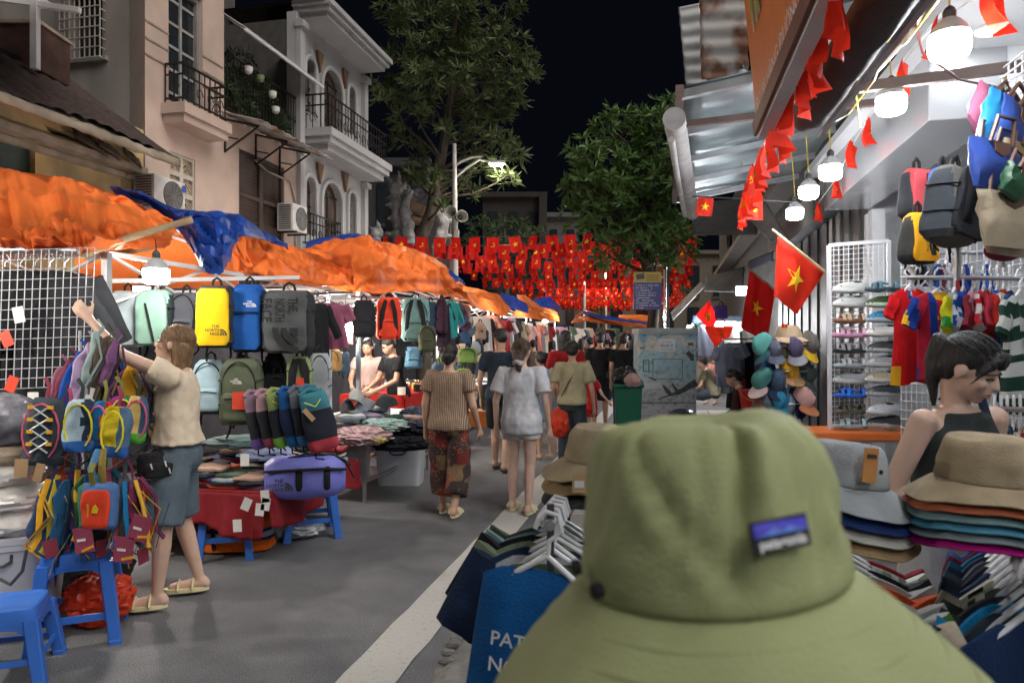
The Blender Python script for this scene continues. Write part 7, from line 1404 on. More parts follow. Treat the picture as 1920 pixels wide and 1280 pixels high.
crumple('red_shopping_bag', 'red plastic shopping bag carried by the person in khaki', 'plastic bag', P(1048, 792, 8.15), (.12, .09, .17), M_REDBAG, 15, .4, squash=1.)
def pal(px, d): q = P(px, 645, d); return V(q.x, q.y, .012)
person('person in a bright red T-shirt walking in front of the khaki shirt', pal(1062, 9.6), 1.68, -AN+.2, dict(hem=.5, sleeve=.7, loose=.024, m=cloth((.30, .012, .014), 'red_tee')), dict(end=.9, loose=.02, m=C('2a2e38')), ('lob', M_HAIR), yaw=-.5, vox=.014, detail=True)
person('small child in a pale blue dress beside the person in grey', pal(1022, 9.2), 1.42, -AN+.6, dict(hem=.35, sleeve=.2, loose=.02, kind='tank', m=C('7d98b8')), dict(end=.6, loose=.02, m=C('6a88ac')), ('bun', M_HAIR), vox=.014, lean=.25)
person('person in a black T-shirt, left one of the pair walking far ahead', pal(1125, 12.6), 1.70, -AN, dict(hem=.48, sleeve=.6, loose=.02, m=cloth((.012, .012, .015))), dict(end=.95, loose=.02, m=cloth((.016, .018, .024))), ('short', M_HAIR), vox=.016, build=1.08)
person('person in a black T-shirt and jeans, right one of the pair walking far ahead', pal(1169, 12.2), 1.68, -AN-.1, dict(hem=.49, sleeve=.6, loose=.018, m=cloth((.015, .015, .018))), dict(end=1.9, loose=.012, m=C('2c3646')), ('short', M_HAIR), vox=.016, build=1.08)
person('child in a red outfit between the khaki shirt and the black T-shirts', pal(1106, 11.), 1.12, -AN-.6, dict(hem=.42, sleeve=.6, loose=.03, m=cloth((.36, .015, .015), 'red_child')), dict(end=.8, loose=.02, m=cloth((.25, .015, .015))), ('short', M_HAIR), arms={'R': ((.19, .03, .64), (.27, .08, .54))}, vox=.014)
FP = [(1090, 15.5, 1.62, '5a5244', 'lob'), (1107, 17, 1.66, '3a3c44', 'short'), (1035, 14.5, 1.58, '2a2a30', 'long'), (1150, 18, 1.64, '8a3038', 'short'), (1186, 15, 1.6, '2a2c34', 'lob'), (1000, 16, 1.6, '6a5a50', 'short'), (1138, 22, 1.66, 'c0bcb8', 'short'), (1165, 24, 1.62, '7a2a2a', 'bun'), (1188, 20, 1.62, 'a09890', 'short'), (1076, 20, 1.6, '9a9690', 'long')]
FL = ['olive brown top', 'charcoal top', 'black top and long hair', 'wine red top', 'dark top beside the cabinet', 'brown top', 'white top', 'dark red top and hair bun', 'pale top nearest the cabinet', 'pale grey top and long hair']
for i, (px, d, h, c, hk) in enumerate(FP): person('distant walker in a %s under the far canopies' % FL[i], pal(px, d), h, -AN+rnd.uniform(-.5, .5), dict(hem=.49, sleeve=.6, loose=.02, m=C(c)), dict(end=1.9, loose=.014, m=C(['2a2e38', '3a3a3e', '20242c'][i % 3])), (hk, M_HAIR), vox=.022, detail=False)
q = S(*UV(P(690, 645, 9.6))); person('seller in a pale top with long dark hair behind the perfume table', V(q.x, q.y, 0), 1.58, radians(175), dict(hem=.5, sleeve=.5, loose=.016, m=C('b09a94')), dict(end=1.8, loose=.01, m=C('2a2e38')), ('long', M_HAIR), arms={'L': ((-.14, .04, .65), (-.09, .17, .60)), 'R': ((.14, .04, .65), (.09, .17, .60))}, pitch=-.35, vox=.012, face=True)
q = P(748, 645, 9.3); person('seller in a black T-shirt bending over the perfume table', V(q.x, q.y, 0), 1.62, radians(130), dict(hem=.5, sleeve=.6, loose=.018, m=cloth((.014, .014, .017))), dict(end=1.8, loose=.01, m=C('2a2e38')), ('short', M_HAIR), arms={'L': ((-.14, .08, .66), (-.1, .24, .62)), 'R': ((.14, .08, .66), (.1, .2, .62))}, lean=.2, pitch=-.4, vox=.012, face=True)
SITL = {'L': ((-.07, .24, .50), (-.07, .25, .27)), 'R': ((.07, .24, .50), (.07, .25, .27))}
q = P(1412, 645, 8.6); person('elderly seller in dark brown sitting low beside the red bucket', V(q.x, q.y, .09), 1.5, radians(75), dict(hem=.5, sleeve=1.6, loose=.022, m=cloth((.045, .02, .022))), dict(end=1.9, loose=.02, m=cloth((.012, .012, .014))), ('bun', M_HAIR), arms={'L': ((-.13, .1, .66), (-.06, .24, .62)), 'R': ((.13, .1, .66), (.06, .24, .62))}, legs=SITL, lean=.35, pitch=-.3, sit=.23, vox=.012)
for i, (px, d, c, rz, lb_) in enumerate([(1338, 13.5, '6a6450', 1.2, 'in olive on the pavement right of the cabinet'), (1362, 15., '9a8a84', -1.5, 'in beige at the far pavement table'), (1348, 17, 'a06a60', 2.4, 'in salmon pink at the far pavement table')]):
    q = P(px, 645, d); person('person sitting '+lb_, V(q.x, q.y, .09), 1.58, rz, dict(hem=.5, sleeve=.6, loose=.02, m=C(c)), dict(end=1.2, loose=.02, m=C('3a4048')), ('short', M_HAIR), legs=SITL, lean=.3, sit=.23, vox=.02, detail=False, arms={'L': ((-.13, .1, .66), (-.06, .26, .62)), 'R': ((.13, .1, .66), (.06, .26, .62))})
q = P(1768, 645, 2.34)
tg = person('person in a grey-green tank top with a ponytail looking down at the hats', V(q.x, q.y, .09), 1.45, radians(196), dict(hem=.55, loose=.014, kind='tank', neck=.828, m=cloth((.038, .047, .045), 'tank_green', bs=220), wr=.003), dict(end=1.9, loose=.012, m=cloth((.5, .5, .5), 'white_trousers')), ('pony', M_HAIR), arms={'R': ((.10, 0, .806), (.145, -.02, .648), (.06, .115, .60)), 'L': ((-.10, 0, .806), (-.128, -.02, .64), (-.07, .12, .60))}, pitch=-.42, yaw=.42, lean=.14, face='down', vox=.006, skin=M_SKINL)
mb = MB(); mb.tube([V(-.075, .075, 1.235), V(-.10, .10, 1.1), V(-.11, .11, .96), V(-.12, .09, .82)], .019, 8, flat=.3); mb.tube([V(-.075, .075, 1.235), V(-.085, .0, 1.285), V(-.07, -.07, 1.22)], .019, 8, flat=.3); mb.build('shoulder_strap', cloth((.03, .045, .09), 'navy_webbing'), tg)

# ------------------------------------------------------------------ shop on the right: building, awnings, sign
M_FASC = mat('polished_grey_panel', (.50, .51, .53), rough=.22, metal=.55, var=.06, vs=2, bump=.02); M_CEIL = mat('white_ceiling', (.66, .68, .70), rough=.6, var=.05, bump=.05)
M_TEAL = mat('awning_sheet', (.26, .33, .35), rough=.32, metal=.6, var=.15, vs=2.5, bump=.06, bs=6); M_GREYS = mat('grey_shutter', (.16, .165, .17), rough=.45, metal=.4, var=.15)
sh = sthing('market_shop', 'open shop front with polished grey fascia and white ceiling on the right', 'building', 1.6, 4, .08)
mb = MB(); mb.box((1.48, 5.25, 2.86), (.18, 1.25, .22)); sbuild(mb, 'fascia', M_FASC, sh, smooth=False, bevel=.006)
mb = MB(); mb.box((2.9, 2.2, 3.02), (1.7, 4.6, .03)); sbuild(mb, 'ceiling', M_CEIL, sh, smooth=False)
mb = MB(); mb.box((2.0, 4.03, 2.84), (.68, .02, .15)); sbuild(mb, 'ceiling_step', M_CEIL, sh, smooth=False)
mb = MB(); mb.box((3.5, 2.5, 1.55), (.05, 4.4, 1.48)); sbuild(mb, 'inner_wall', mat('pale_shop_wall', (.5, .52, .54), rough=.7), sh, smooth=False)
mb = MB(); mb.box((2.6, 6.85, 1.55), (.85, .05, 1.48)); sbuild(mb, 'end_wall', MATS['pale_shop_wall'], sh, smooth=False)
for u, v, w in ((1.72, 6.5, .05), (1.72, 6.72, .035)): mb = MB(); mb.box((u, v, 1.36), (w, w, 1.27)); sbuild(mb, 'column', M_STEELP, sh, smooth=False)
p = P(1858, 87, 3.35); mb = MB(); mb.lathe([(.075, 0), (.075, -.012), (.055, -.014)], 20, (0, 0, 0)); dl = thing('downlight', 'round recessed downlight in the white shop ceiling', 'ceiling light', (p.x, p.y, 2.988)); mb.build('trim', M_STEELP, dl); mb = MB(); mb.lathe([(.054, -.0145), (.054, -.016)], 20); mb.build('lens', M_BULB, dl)
# shuttered fronts further along
for i, (v0, v1, lb_) in enumerate([(6.95, 8.6, 'grey folding shutter beside the cap stand'), (8.7, 12.5, 'dark shop front behind the seated seller')]):
    t = sthing('shop_shutter', lb_, 'shutter', 1.8, (v0+v1)/2, .08); n = 9 if i == 0 else 14
    for k in range(n): v = lerp(v0, v1, (k+.5)/n); mb = MB(); mb.box((1.8+.02*(k % 2), v, 1.5), (.025, (v1-v0)/n*.46, 1.4)); sbuild(mb, 'shutter_slat', M_GREYS if i == 0 else mat('dark_front', (.05, .05, .055), rough=.5), t, smooth=False)
    mb = MB(); mb.box((1.75, (v0+v1)/2, 3.1), (.12, (v1-v0)/2, .18)); sbuild(mb, 'lintel', M_GREYS, t, smooth=False)
tb_ = sthing('dark_house_row', 'dark old house fronts above the right awnings', 'building', 2.6, 14); mb = MB(); mb.box((3.4, 17.5, 3.0), (1.5, 10.4, 2.9)); sbuild(mb, 'wall', mat('dark_row_wall', (.06, .058, .055), rough=.9), tb_, smooth=False)  # plain dark tones on the wall and its cornice
for k in range(5): mb = MB(); mb.box((1.88, 9.5+k*3.4, 4.6), (.04, .6, .55)); wi = sbuild(mb, 'window', M_GLASSD, tb_, smooth=False)
mb = MB(); mb.box((1.8, 17.5, 3.9), (.25, 10.3, .06)); sbuild(mb, 'cornice', mat('dark_row_trim', (.1, .09, .08)), tb_, smooth=False)
aw = sthing('metal_awning', 'sheet metal awning with steel ribs over the pavement', 'awning', .7, 6, 3.1)
zA = lambda u: 3.06+.16*(u-.1)
mb = MB(); mb.grid(8, 30, lambda s, t: V(lerp(.1, 1.32, s), 4.42+t*3.3, zA(lerp(.1, 1.32, s))+.008*sin(t*40))); sbuild(mb, 'sheet', M_TEAL, aw, solid=.006)
for k in range(5): v = 4.45+k*.81; mb = MB(); mb.bar((.08, v, zA(.08)-.04), (1.3, v, zA(1.3)-.04), .05, .05); sbuild(mb, 'rib', M_STEEL, aw, smooth=False)
mb = MB(); mb.bar((.07, 4.4, 3.03), (.07, 7.75, 3.03), .05, .07); sbuild(mb, 'edge_beam', mat('rusty_edge', (.16, .11, .1), rough=.7), aw, smooth=False)
mb = MB(); mb.bar((.1, 4.75, 2.93), (1.4, 4.6, 2.95), .035, .04); sbuild(mb, 'tie_bar', MATS['rusty_edge'], aw, smooth=False)
an = sthing('metal_awning', 'nearer sheet metal awning above the hanging bulbs', 'awning', .9, 2.5, 3.1)
mb = MB(); mb.grid(8, 40, lambda s, t: V(lerp(.56, 1.32, s), .2+t*4.1, 3.02+.16*s+.01*sin(t*44))); sbuild(mb, 'sheet', M_TEAL, an, solid=.006)
for k in range(6): v = .5+k*.75; mb = MB(); mb.bar((.56, v, 2.98), (1.3, v, 3.13), .04, .045); sbuild(mb, 'rib', M_STEEL, an, smooth=False)
mb = MB(); mb.bar((.5, 3.55, 2.66), (2.6, 3.1, 2.66), .03, .045); sbuild(mb, 'cross_bar', mat('brown_bar', (.14, .11, .1), rough=.6), an, smooth=False)
mb = MB(); mb.tube([P(1264, 222, 4.48), P(1282, 318, 5.9), P(1298, 400, 7.9)], .072, 16); rb = mb.build('rolled_blind', mat('dirty_white_roll', (.45, .44, .43), rough=.7, var=.2, vs=8, bump=.4, bs=20)); tag(rb, 'dirty white rolled blind along the outer awning edge', 'blind')
mb = MB(); mb.tube([P(1259, 262, 4.5), P(1270, 330, 5.6), P(1284, 404, 7.4)], .022, 10); tag(mb.build('blind_rod', MATS['dirty_white_roll']), 'thin white rod hanging below the rolled blind', 'rod')
tu = thing('awning_roll', 'dark brown rolled-up awning tube above the hanging bulbs', 'awning', tuple(S(.6, 2.2, 2.46)))
mb = MB(); pts = [S(.6, 3.35, 2.50), S(.6, 2.2, 2.47), S(.6, .4, 2.43)]; mb.tube([poly_at(pts, i/20) for i in range(21)], [.062]+[.075+.003*sin(i*2.2) for i in range(1, 21)], 20); mb.build('roll', mat('brown_awning_cloth', (.085, .072, .075), rough=.75, var=.2, vs=6, bump=.2), tu, world=True)
mb = MB(); mb.bar(S(.66, 3.38, 2.425), S(.66, .4, 2.36), .02, .02); mb.build('edge_rail', M_STEEL, tu, world=True, smooth=False)
for i, (a, b, c, d, e) in enumerate([(1272, 1312, 14, 160, 9.), (1311, 1400, -30, 150, 8.4)]):
    mb = MB(); n = 40; mb.grid(12, n, lambda s, t: P(lerp(a, b, s)+lerp(0, 14 if i == 0 else 4, t), lerp(c-8*s, d, t), e)+V(0, .02*sin(t*n*.9)*(1 if i else .6), 0)); tag(mb.build('corrugated_panel', M_RUST if i else M_SHEET, solid=.01), ['grey corrugated sheet standing above the awning corner', 'rust-streaked corrugated wall above the awning'][i], 'panel')
# orange sign board
B0 = P(1420, 246, 2.85); D_ = -S(0, 1); upv = (P(1391, -40, 2.85)-B0).normalized(); Ls, Hs = 2.3, 1.0; N_ = D_.cross(upv).normalized()
sg = thing('shop_sign', 'orange-brown shop sign board with white address lettering overhead', 'sign', tuple(B0))
mb = MB(); mb.prism([(0, 0), (Ls, 0), (Ls, Hs), (0, Hs)], B0, D_, upv, -.04); mb.build('board', mat('sign_orange', (.7, .2, .05), rough=.45, var=.08), sg, world=True, smooth=False)
mb = MB(); mb.prism([(0, -.02), (Ls, -.02), (Ls, .035), (0, .035)], B0+N_*.004, D_, upv, .012); mb.build('lower_frame', mat('sign_brown', (.16, .05, .03), rough=.5), sg, world=True, smooth=False)
mb = MB(); mb.prism([(0, -.03), (Ls, -.03), (Ls, -.018), (0, -.018)], B0-N_*.05, D_, upv, .05); mb.build('metal_edge', M_STEELP, sg, world=True, smooth=False)
lettering(sg, 'ĐC: 55 HÀNG ĐƯỜNG - HOÀN KIẾM', B0+D_*.08+upv*.085+N_*.006, D_, upv, w=1.5, h=.075, material=M_WHT, align='l')
lettering(sg, 'OUTLET', B0+D_*.70+upv*.36+N_*.006, D_, upv, w=.9, h=.19, material=plastic((.75, .6, .45)), align='l', bold=-.015)
lettering(sg, 'Vn', B0+D_*.12+upv*.62+N_*.006, D_, upv, h=.62, w=.26, material=M_WHT, align='l', bold=.05); lettering(sg, 'Vn', B0+D_*.12+upv*.62+N_*.009, D_, upv, h=.60, w=.25, material=plastic((.65, .6, .06)), align='l', bold=.015)
# bulbs of the shop row
BP = [(1780, 84, 2.35), (1671, 195, 3.2), (1557, 322, 4.1), (1516, 360, 4.75), (1490, 400, 5.4)]
BL = ['biggest lit bulb at the top right under the shop ceiling', 'second lit bulb from the right, before the grey fascia', 'middle lit bulb of the row under the awning', 'fourth lit bulb of the row, before the white box', 'farthest and smallest lit bulb of the shop row']
for (px, py, d), lb_ in zip(BP, BL): q = P(px, py, d); led_bulb(lb_, q, .125, V(q.x-.03, q.y, 3.0))
for i, (u, v) in enumerate([(.93, 1.45), (.93, .5), (.93, -.5), (.93, -1.5), (2.4, 1.2), (-.2, -1.2)]): led_bulb(['added unseen bulb continuing the shop row just above the camera', 'added unseen bulb continuing the shop row right behind the camera', 'added unseen bulb continuing the shop row further behind the camera', 'last added unseen bulb continuing the shop row behind the camera', 'added unseen bulb inside the shop right of the frame', 'added unseen bulb over the pavement behind the camera'][i], S(u, v, 2.6), .125, S(u, v, 3.0), M_BULBN)  # added bulbs out of view, lighting the foreground; most continue the shop row
p = P(1392, 150, 6.4); led_bulb('lit bulb half hidden behind the orange sign', p, .13, V(p.x, p.y, 3.1))
for i, (pts, m_) in enumerate([([(1700, 0, 2.2), (1668, 70, 2.5), (1640, 150, 3), (1590, 215, 3.4), (1560, 230, 3.6)], M_WIREY), ([(1760, 0, 2.2), (1700, 80, 2.6), (1650, 105, 3)], M_WIREY), ([(1710, 20, 2.4), (1730, 100, 2.6), (1800, 150, 2.8), (1875, 165, 3)], plastic((.12, .04, .035))), ([(1612, 110, 3.3), (1605, 180, 3.3), (1614, 240, 3.3)], M_WIREY), ([(1556, 175, 3.5), (1545, 215, 3.5), (1520, 240, 3.5), (1530, 232, 3.5)], M_WIREW), ([(1886, 140, 3), (1882, 170, 3), (1890, 195, 3)], M_WIREY)]):
    mb = MB(); mb.tube([P(*q) for q in pts], .0045, 6); tag(mb.build('loose_wire', m_), ['yellow wire looping from the ceiling to the awning roll', 'yellow wire crossing above the big bulb', 'dark red cable sagging in front of the white panel', 'yellow wire tail dangling before the fascia', 'white twisted wire end at the awning roll tip', 'yellow wire tail beside the bag wall'][i], 'wire', 'loose wires')
mb = MB(); mb.tube([P(1745, -10, 2.3), P(1700, 70, 2.6), P(1645, 130, 3.)], .014, 8); tag(mb.build('thin_pipe', mat('old_pipe', (.5, .45, .35), rough=.6)), 'pale conduit pipe slanting under the awning', 'pipe')

# ------------------------------------------------------------------ flags of the shop
def big_flag(label, cs, d, m, kind='star', es=.3, amp=.05, seed=0, pole=None, dz=0.):
    A_, B_, C_, D2 = [P(x, y, d+(dz if i in (1, 2) else 0)) for i, (x, y) in enumerate(cs)]; r = random.Random(seed); ph = r.uniform(0, 6); t = thing('flag', label, 'flag', tuple(A_))
    def f(s, q): b = A_.lerp(B_, s).lerp(D2.lerp(C_, s), q); return b+V(0, amp*sin(5*s+2.5*q+ph)*(.3+.7*q)+amp*.4*sin(11*s-4*q+ph), 0)
    mb = MB(); mb.grid(22, 22, f); mb.build('cloth', m, t, world=True)
    pl = star_pts(es) if kind == 'star' else None; w, h = (B_-A_).length, (D2-A_).length
    for s_ in (-1, 1):
        mb = MB()
        if kind == 'star': mb.add([f(.5, .5)+V(0, s_*.006, 0)]+[f(.5+x*min(w, h)/w, .5-y*min(w, h)/h)+V(0, s_*.006, 0) for x, y in pl], [(0, i, i % 10+1) for i in range(1, 11)])
        else:
            for q in sickle(): mb.add([f(.5+x*.55*es*2*min(w, h)/w, .5-y*.55*es*2*min(w, h)/h)+V(0, s_*.006, 0) for x, y in q], [tuple(k) for k in tessellate_polygon([[V(a, b, 0) for a, b in q]])])
        mb.build('emblem', M_GOLD, t, world=True, smooth=False)
    if pole: mb = MB(); mb.tube([P(*pole[0]), P(*pole[1])], .012, 8); mb.build('pole', MATS['bamboo'], t, world=True)
big_flag('large bright red flag with yellow star hanging by the shop bulbs', [(1461, 440), (1547, 508), (1498, 588), (1448, 556)], 5.5, M_RED2, es=.26, amp=.04, seed=3, pole=((1447, 430, 5.5), (1560, 520, 5.5)), dz=.15)
big_flag('large dark red flag with yellow star behind the bright one', [(1404, 508), (1458, 545), (1432, 640), (1389, 612)], 8., M_RED, es=.24, amp=.06, seed=5, pole=((1398, 500, 8), (1462, 550, 8)))
big_flag('small red star flag far along the right pavement', [(1330, 562), (1346, 600), (1330, 622), (1306, 590)], 12., M_RED, es=.3, amp=.04, seed=6)
big_flag('red star cloth draped over a line above the far shirts', [(1322, 612), (1376, 612), (1368, 632), (1338, 652)], 11., M_RED2, es=.22, amp=.06, seed=7)
big_flag('small red star flag under the far end of the awning', [(1309, 370), (1338, 372), (1335, 406), (1303, 404)], 5.6, M_RED2, es=.30, amp=.006, seed=8)
big_flag('small red party flag beside the end of the flag chain', [(1402, 374), (1430, 375), (1430, 413), (1401, 411)], 5.6, M_RED2, 'sickle', .3, .006, 9)
mb = MB(); mb.tube([P(1298, 368, 5.6), P(1400, 373, 5.6), P(1492, 379, 5.6)], .006, 6); tag(mb.build('flag_line', M_IRON), 'dark line carrying the two small flags under the awning', 'line')
fm = []
for i in range(4): o = flag_mesh(.2, .28, i+30, 'star' if i % 2 == 0 else 'sickle', .05, .26, 10).build('flag', [M_RED2, M_GOLD], None); fm.append(o.data); bpy.data.objects.remove(o)
bn = thing('flag_bunting', 'chain of bright red flags drooping along the orange sign', 'bunting', tuple(P(1480, 150, 2.9))); R_ = [P(1585, -60, 1.75), P(1520, 95, 2.35), P(1470, 200, 2.8), P(1432, 270, 3.3), P(1405, 330, 4.0), P(1388, 385, 4.9)]
mb = MB(); mb.tube(R_, .004, 5); mb.build('rope', M_WIREW, bn, world=True)
for i in range(19):
    q = poly_at(R_, i/18.)-Vector(bn.location); o = bpy.data.objects.new('flag', fm[i % 4]); COL.objects.link(o); o.parent = bn; o.location = q; o.scale = (.45, .45, .62); o.rotation_euler = (rnd.uniform(-.15, .25), rnd.uniform(.0, .35), 1.3+rnd.uniform(-.3, .3))
b2_ = thing('flag_bunting', 'string of small red flags along the grey fascia behind the bulbs', 'bunting', tuple(P(1650, 200, 3.5))); R_ = [P(1860, -20, 2.3), P(1758, 40, 2.75), P(1695, 115, 3.3), P(1628, 222, 4.2), P(1600, 270, 4.7), P(1568, 335, 5.4), P(1535, 380, 6)]
mb = MB(); mb.tube(R_, .003, 5); mb.build('rope', M_WIREW, b2_, world=True)
for i in range(7): o = bpy.data.objects.new('flag', fm[i % 4]); COL.objects.link(o); o.parent = b2_; o.location = R_[i]-Vector(b2_.location); o.scale = (.55,)*3; o.rotation_euler = (rnd.uniform(-.2, .2), rnd.uniform(-.2, .3), (.3 if i == 0 else 1.1)+rnd.uniform(-.3, .3))

# ------------------------------------------------------------------ cap stand, shoe rack
cs_ = pal(1478, 5.6); ct = thing('cap_stand', 'thin steel stand behind the hanging caps', 'stand', (cs_.x, cs_.y, .09)); mb = MB(); mb.tube([V(0, 0, 0), V(0, 0, 1.5)], .012, 10); mb.lathe([(.16, 0), (.16, .01), (.02, .02)], 20); mb.build('pole', M_STEEL, ct)
for z in (.95, 1.2, 1.42): mb = MB(); mb.tube([V(.14*cos(a), .14*sin(a), z) for a in [radians(x) for x in range(0, 361, 24)]], .004, 5); mb.build('ring', M_STEEL, ct)
bucket_hat('beige bucket hat with red star badge on top of the cap stand', P(1478, 632, 5.6), C('b9a184'), seed=2, brim=.07, hc=.09, eye=False)
fl = thing('hat_badge', 'small red star badge on the beige bucket hat', 'badge', tuple(P(1471, 611, 5.5))); MB().box((0, 0, 0), (.022, .003, .015)).build('patch', M_RED2, fl, smooth=False); mb = MB(); mb.prism(star_pts(.008), (0, -.004, 0), (1, 0, 0), (0, 0, 1), -.002); mb.build('star', M_GOLD, fl, smooth=False)
bucket_hat('second beige bucket hat nested under the star-badged one', P(1482, 640, 5.62), C('c0ab8c'), seed=4, brim=.07, hc=.09, eye=False)
KC = [(1434, 655, '4f8a84', '2f4f58', 'aqua'), (1449, 662, '5c6070', '5c6070', 'grey-violet'), (1470, 658, '7a8260', '5a6048', 'olive'), (1490, 662, '4e4660', '8a8a90', 'violet and grey'), (1515, 652, '605c58', 'c9a22a', 'taupe with yellow peak'), (1442, 705, '2f5890', '24406a', 'royal blue'), (1431, 720, '40706a', 'b09a96', 'teal with pink peak'), (1479, 702, 'd0a02a', 'b08a60', 'mustard yellow'), (1507, 708, '3f4a48', '3a4442', 'dark green'), (1458, 722, '3a4a60', '22304a', 'slate and navy'), (1442, 760, '5a6470', '4a5460', 'blue-grey'), (1452, 764, '7f8a64', '6a7450', 'pale olive'), (1464, 758, '2c7a98', '2a6a84', 'cyan'), (1476, 768, '64707c', '54606c', 'steel grey'), (1487, 756, '2d3a62', '28345a', 'dark navy'), (1505, 756, 'bc948e', 'b0704e', 'pink with coral peak'), (1425, 772, '6a4a44', '5a4038', 'brown')]
for i, (px, py, a, b, nm_) in enumerate(KC):
    q = P(px, py, 5.5+.06*(i % 3)); cap('%s cap hung on the cap stand' % nm_, q+V(0, 0, .03), (.85+rnd.uniform(-.2, .2), rnd.uniform(-.2, .2), rnd.uniform(-.5, .5)+(px-1475)*.02), C(a), C(b), 'caps on the cap stand', s=.9)
wire_grid('shoe_rack', 'white wire rack full of sandals and shoes', P(1556, 830, 5.05), P(1668, 825, 5.0), P(1554, 460, 5.05), 12, 38, .0022, M_STEELP, frame=.024, cat='rack')
wire_grid('wire_grid', 'wire grid panel behind the hanging jerseys', P(1690, 900, 4.3), P(1960, 960, 3.3), P(1690, 470, 4.3), 22, 26, .0025, M_STEELP)
wire_grid('wire_grid', 'wire grid corner at the top of the bag wall', P(1880, 330, 3.0), P(1960, 300, 2.6), P(1880, 130, 3.0), 6, 12, .003, M_STEELP)
def shoe_meshes(kind):
    mb = MB(); L_ = .24; n = 22; out = []
    for k in range(n): a = 2*pi*k/n; out.append(V(cos(a)*L_/2, sin(a)*.042*(1+.14*cos(a)), 0))
    mb.loft([[V(p.x*s_, p.y*s_, z+(.012*(p.x/L_+.5)**2 if p.x > 0 else .006)) for p in out] for s_, z in ((.94, 0), (1, .006), (1., .022), (.96, .026))], 0)
    if kind == 0:
        R_ = []
        for i in range(9):
            x = lerp(-.118, .112, i/8); h = [.055, .066, .062, .055, .058, .056, .048, .036, .016][i]; w = .04*(1-abs(2*i/8-1)**4*.5); R_.append([V(x, w*cos(a), .026+h*max(0, sin(a))) for a in [radians(q) for q in range(0, 181, 20)]]+[V(x, w*.6, .02), V(x, -w*.6, .02)])
        mb.loft(R_, 1); mb.ellip((-.055, 0, .072), (.05, .027, .014), n=12, m=6, mi=2)
        for k in range(4): mb.tube([V(.0+.022*k, .034*cos(g), .03+(.052-.006*k)*sin(g)) for g in [radians(q) for q in range(20, 161, 20)]], .006, 5, 2, flat=.5)
    else:
        for x, h, w in ((.055, .045, .034), (.015, .055, .03), (-.09, .05, .02)):
            mb.tube([V(x+.008*cos(g), .043*cos(g), .02+h*sin(g)) for g in [radians(q) for q in range(0, 181, 20)]], .014, 7, 1, flat=.35)
        mb.tube([V(-.09, -.03, .06), V(-.11, 0, .065), V(-.09, .03, .06)], .01, 6, 1); mb.tube([V(.06, 0, .06), V(.02, .015, .07), V(-.03, .03, .05)], .01, 6, 1)
    o = mb.build('s', [C('888888'), C('888888'), M_STRAP], None); me = o.data; bpy.data.objects.remove(o); return me
SHM = [shoe_meshes(0), shoe_meshes(1)]
SHL = [(541, 'c9cac8', 'b0b0ac', 0, 'white foam clog in film'), (568, 'c0c1bf', 'aeb0ac', 0, 'off-white clog'), (598, '8a5a40', 'c0a890', 1, 'tan strap sandal'), (625, 'c88aa8', 'd0a0b8', 1, 'pink sandal'), (654, '2a2c30', '8a8c90', 1, 'black sandal with silver buckle'), (682, '9aa0a8', 'b8bcc0', 1, 'silver sandal'), (711, 'a8a8a4', '8c8e90', 0, 'light grey trainer'), (738, '1f5fc0', '2a6ad0', 1, 'bright blue sandal'), (768, '5a5c4a', '4a4c40', 1, 'olive sandal'), (795, '8aa0a8', '9ab0b4', 1, 'pale blue sandal')]
SHR = [(539, '3a4a54', '5a7a84', 1, 'grey-blue sandal'), (568, '8ab83a', '3a4a30', 0, 'lime trainer'), (596, '4a8ab0', '3a7aa0', 0, 'sky blue trainer'), (623, 'c9b8a8', 'd0ccc8', 0, 'cream trainer with peach sole'), (653, '26282c', '3a3c40', 0, 'black trainer'), (680, 'b0b2b4', '9c9ea0', 0, 'silver trainer'), (709, 'c0b49a', 'a89c84', 0, 'beige trainer'), (735, '4a525a', '3a424a', 0, 'dark grey trainer'), (769, 'cfd2d4', 'b8bcc0', 0, 'white trainer'), (793, '1c1d20', '2a2b2e', 0, 'low black trainer'), (821, 'a8a84a', '8a8c84', 0, 'yellow-soled trainer')]
for col_, px, d in ((SHL, 1594, 4.95), (SHR, 1655, 4.9)):
    for i, (py, a, b, kd, nm_) in enumerate(col_):
        o = bpy.data.objects.new('shoe', SHM[kd]); COL.objects.link(o); o.location = P(px, py+9, d); o.rotation_euler = (.12, 0, pi+.12*(i % 3-1)); tag(o, '%s in the %s column of the shoe rack' % (nm_, 'left' if px < 1620 else 'right'), 'shoe', 'shoes on the wire rack')
        for k, m in enumerate((plastic(tuple(.3*x+.35 for x in rgb(a))) if kd == 0 else plastic(rgb(a)), plastic(rgb(b)))): o.material_slots[k].link = 'OBJECT'; o.material_slots[k].material = m
o = bpy.data.objects.new('shoe', SHM[0]); COL.objects.link(o); o.location = P(1716, 720, 4.6); o.rotation_euler = (.1, 0, pi); tag(o, 'white trainer below the red jersey right of the rack', 'shoe', 'shoes on the wire rack')
for k, m in enumerate((plastic(rgb('c8c4be')), plastic(rgb('b8a8a0')))): o.material_slots[k].link = 'OBJECT'; o.material_slots[k].material = m
mb = MB(); mb.box((0, 0, 0), (.45, .2, .03)); tag(mb.build('low_crate', plastic(rgb('d0692a')), None, smooth=False, bevel=.01, loc=P(1580, 812, 5.0)), 'orange plastic tray at the foot of the shoe rack', 'tray')

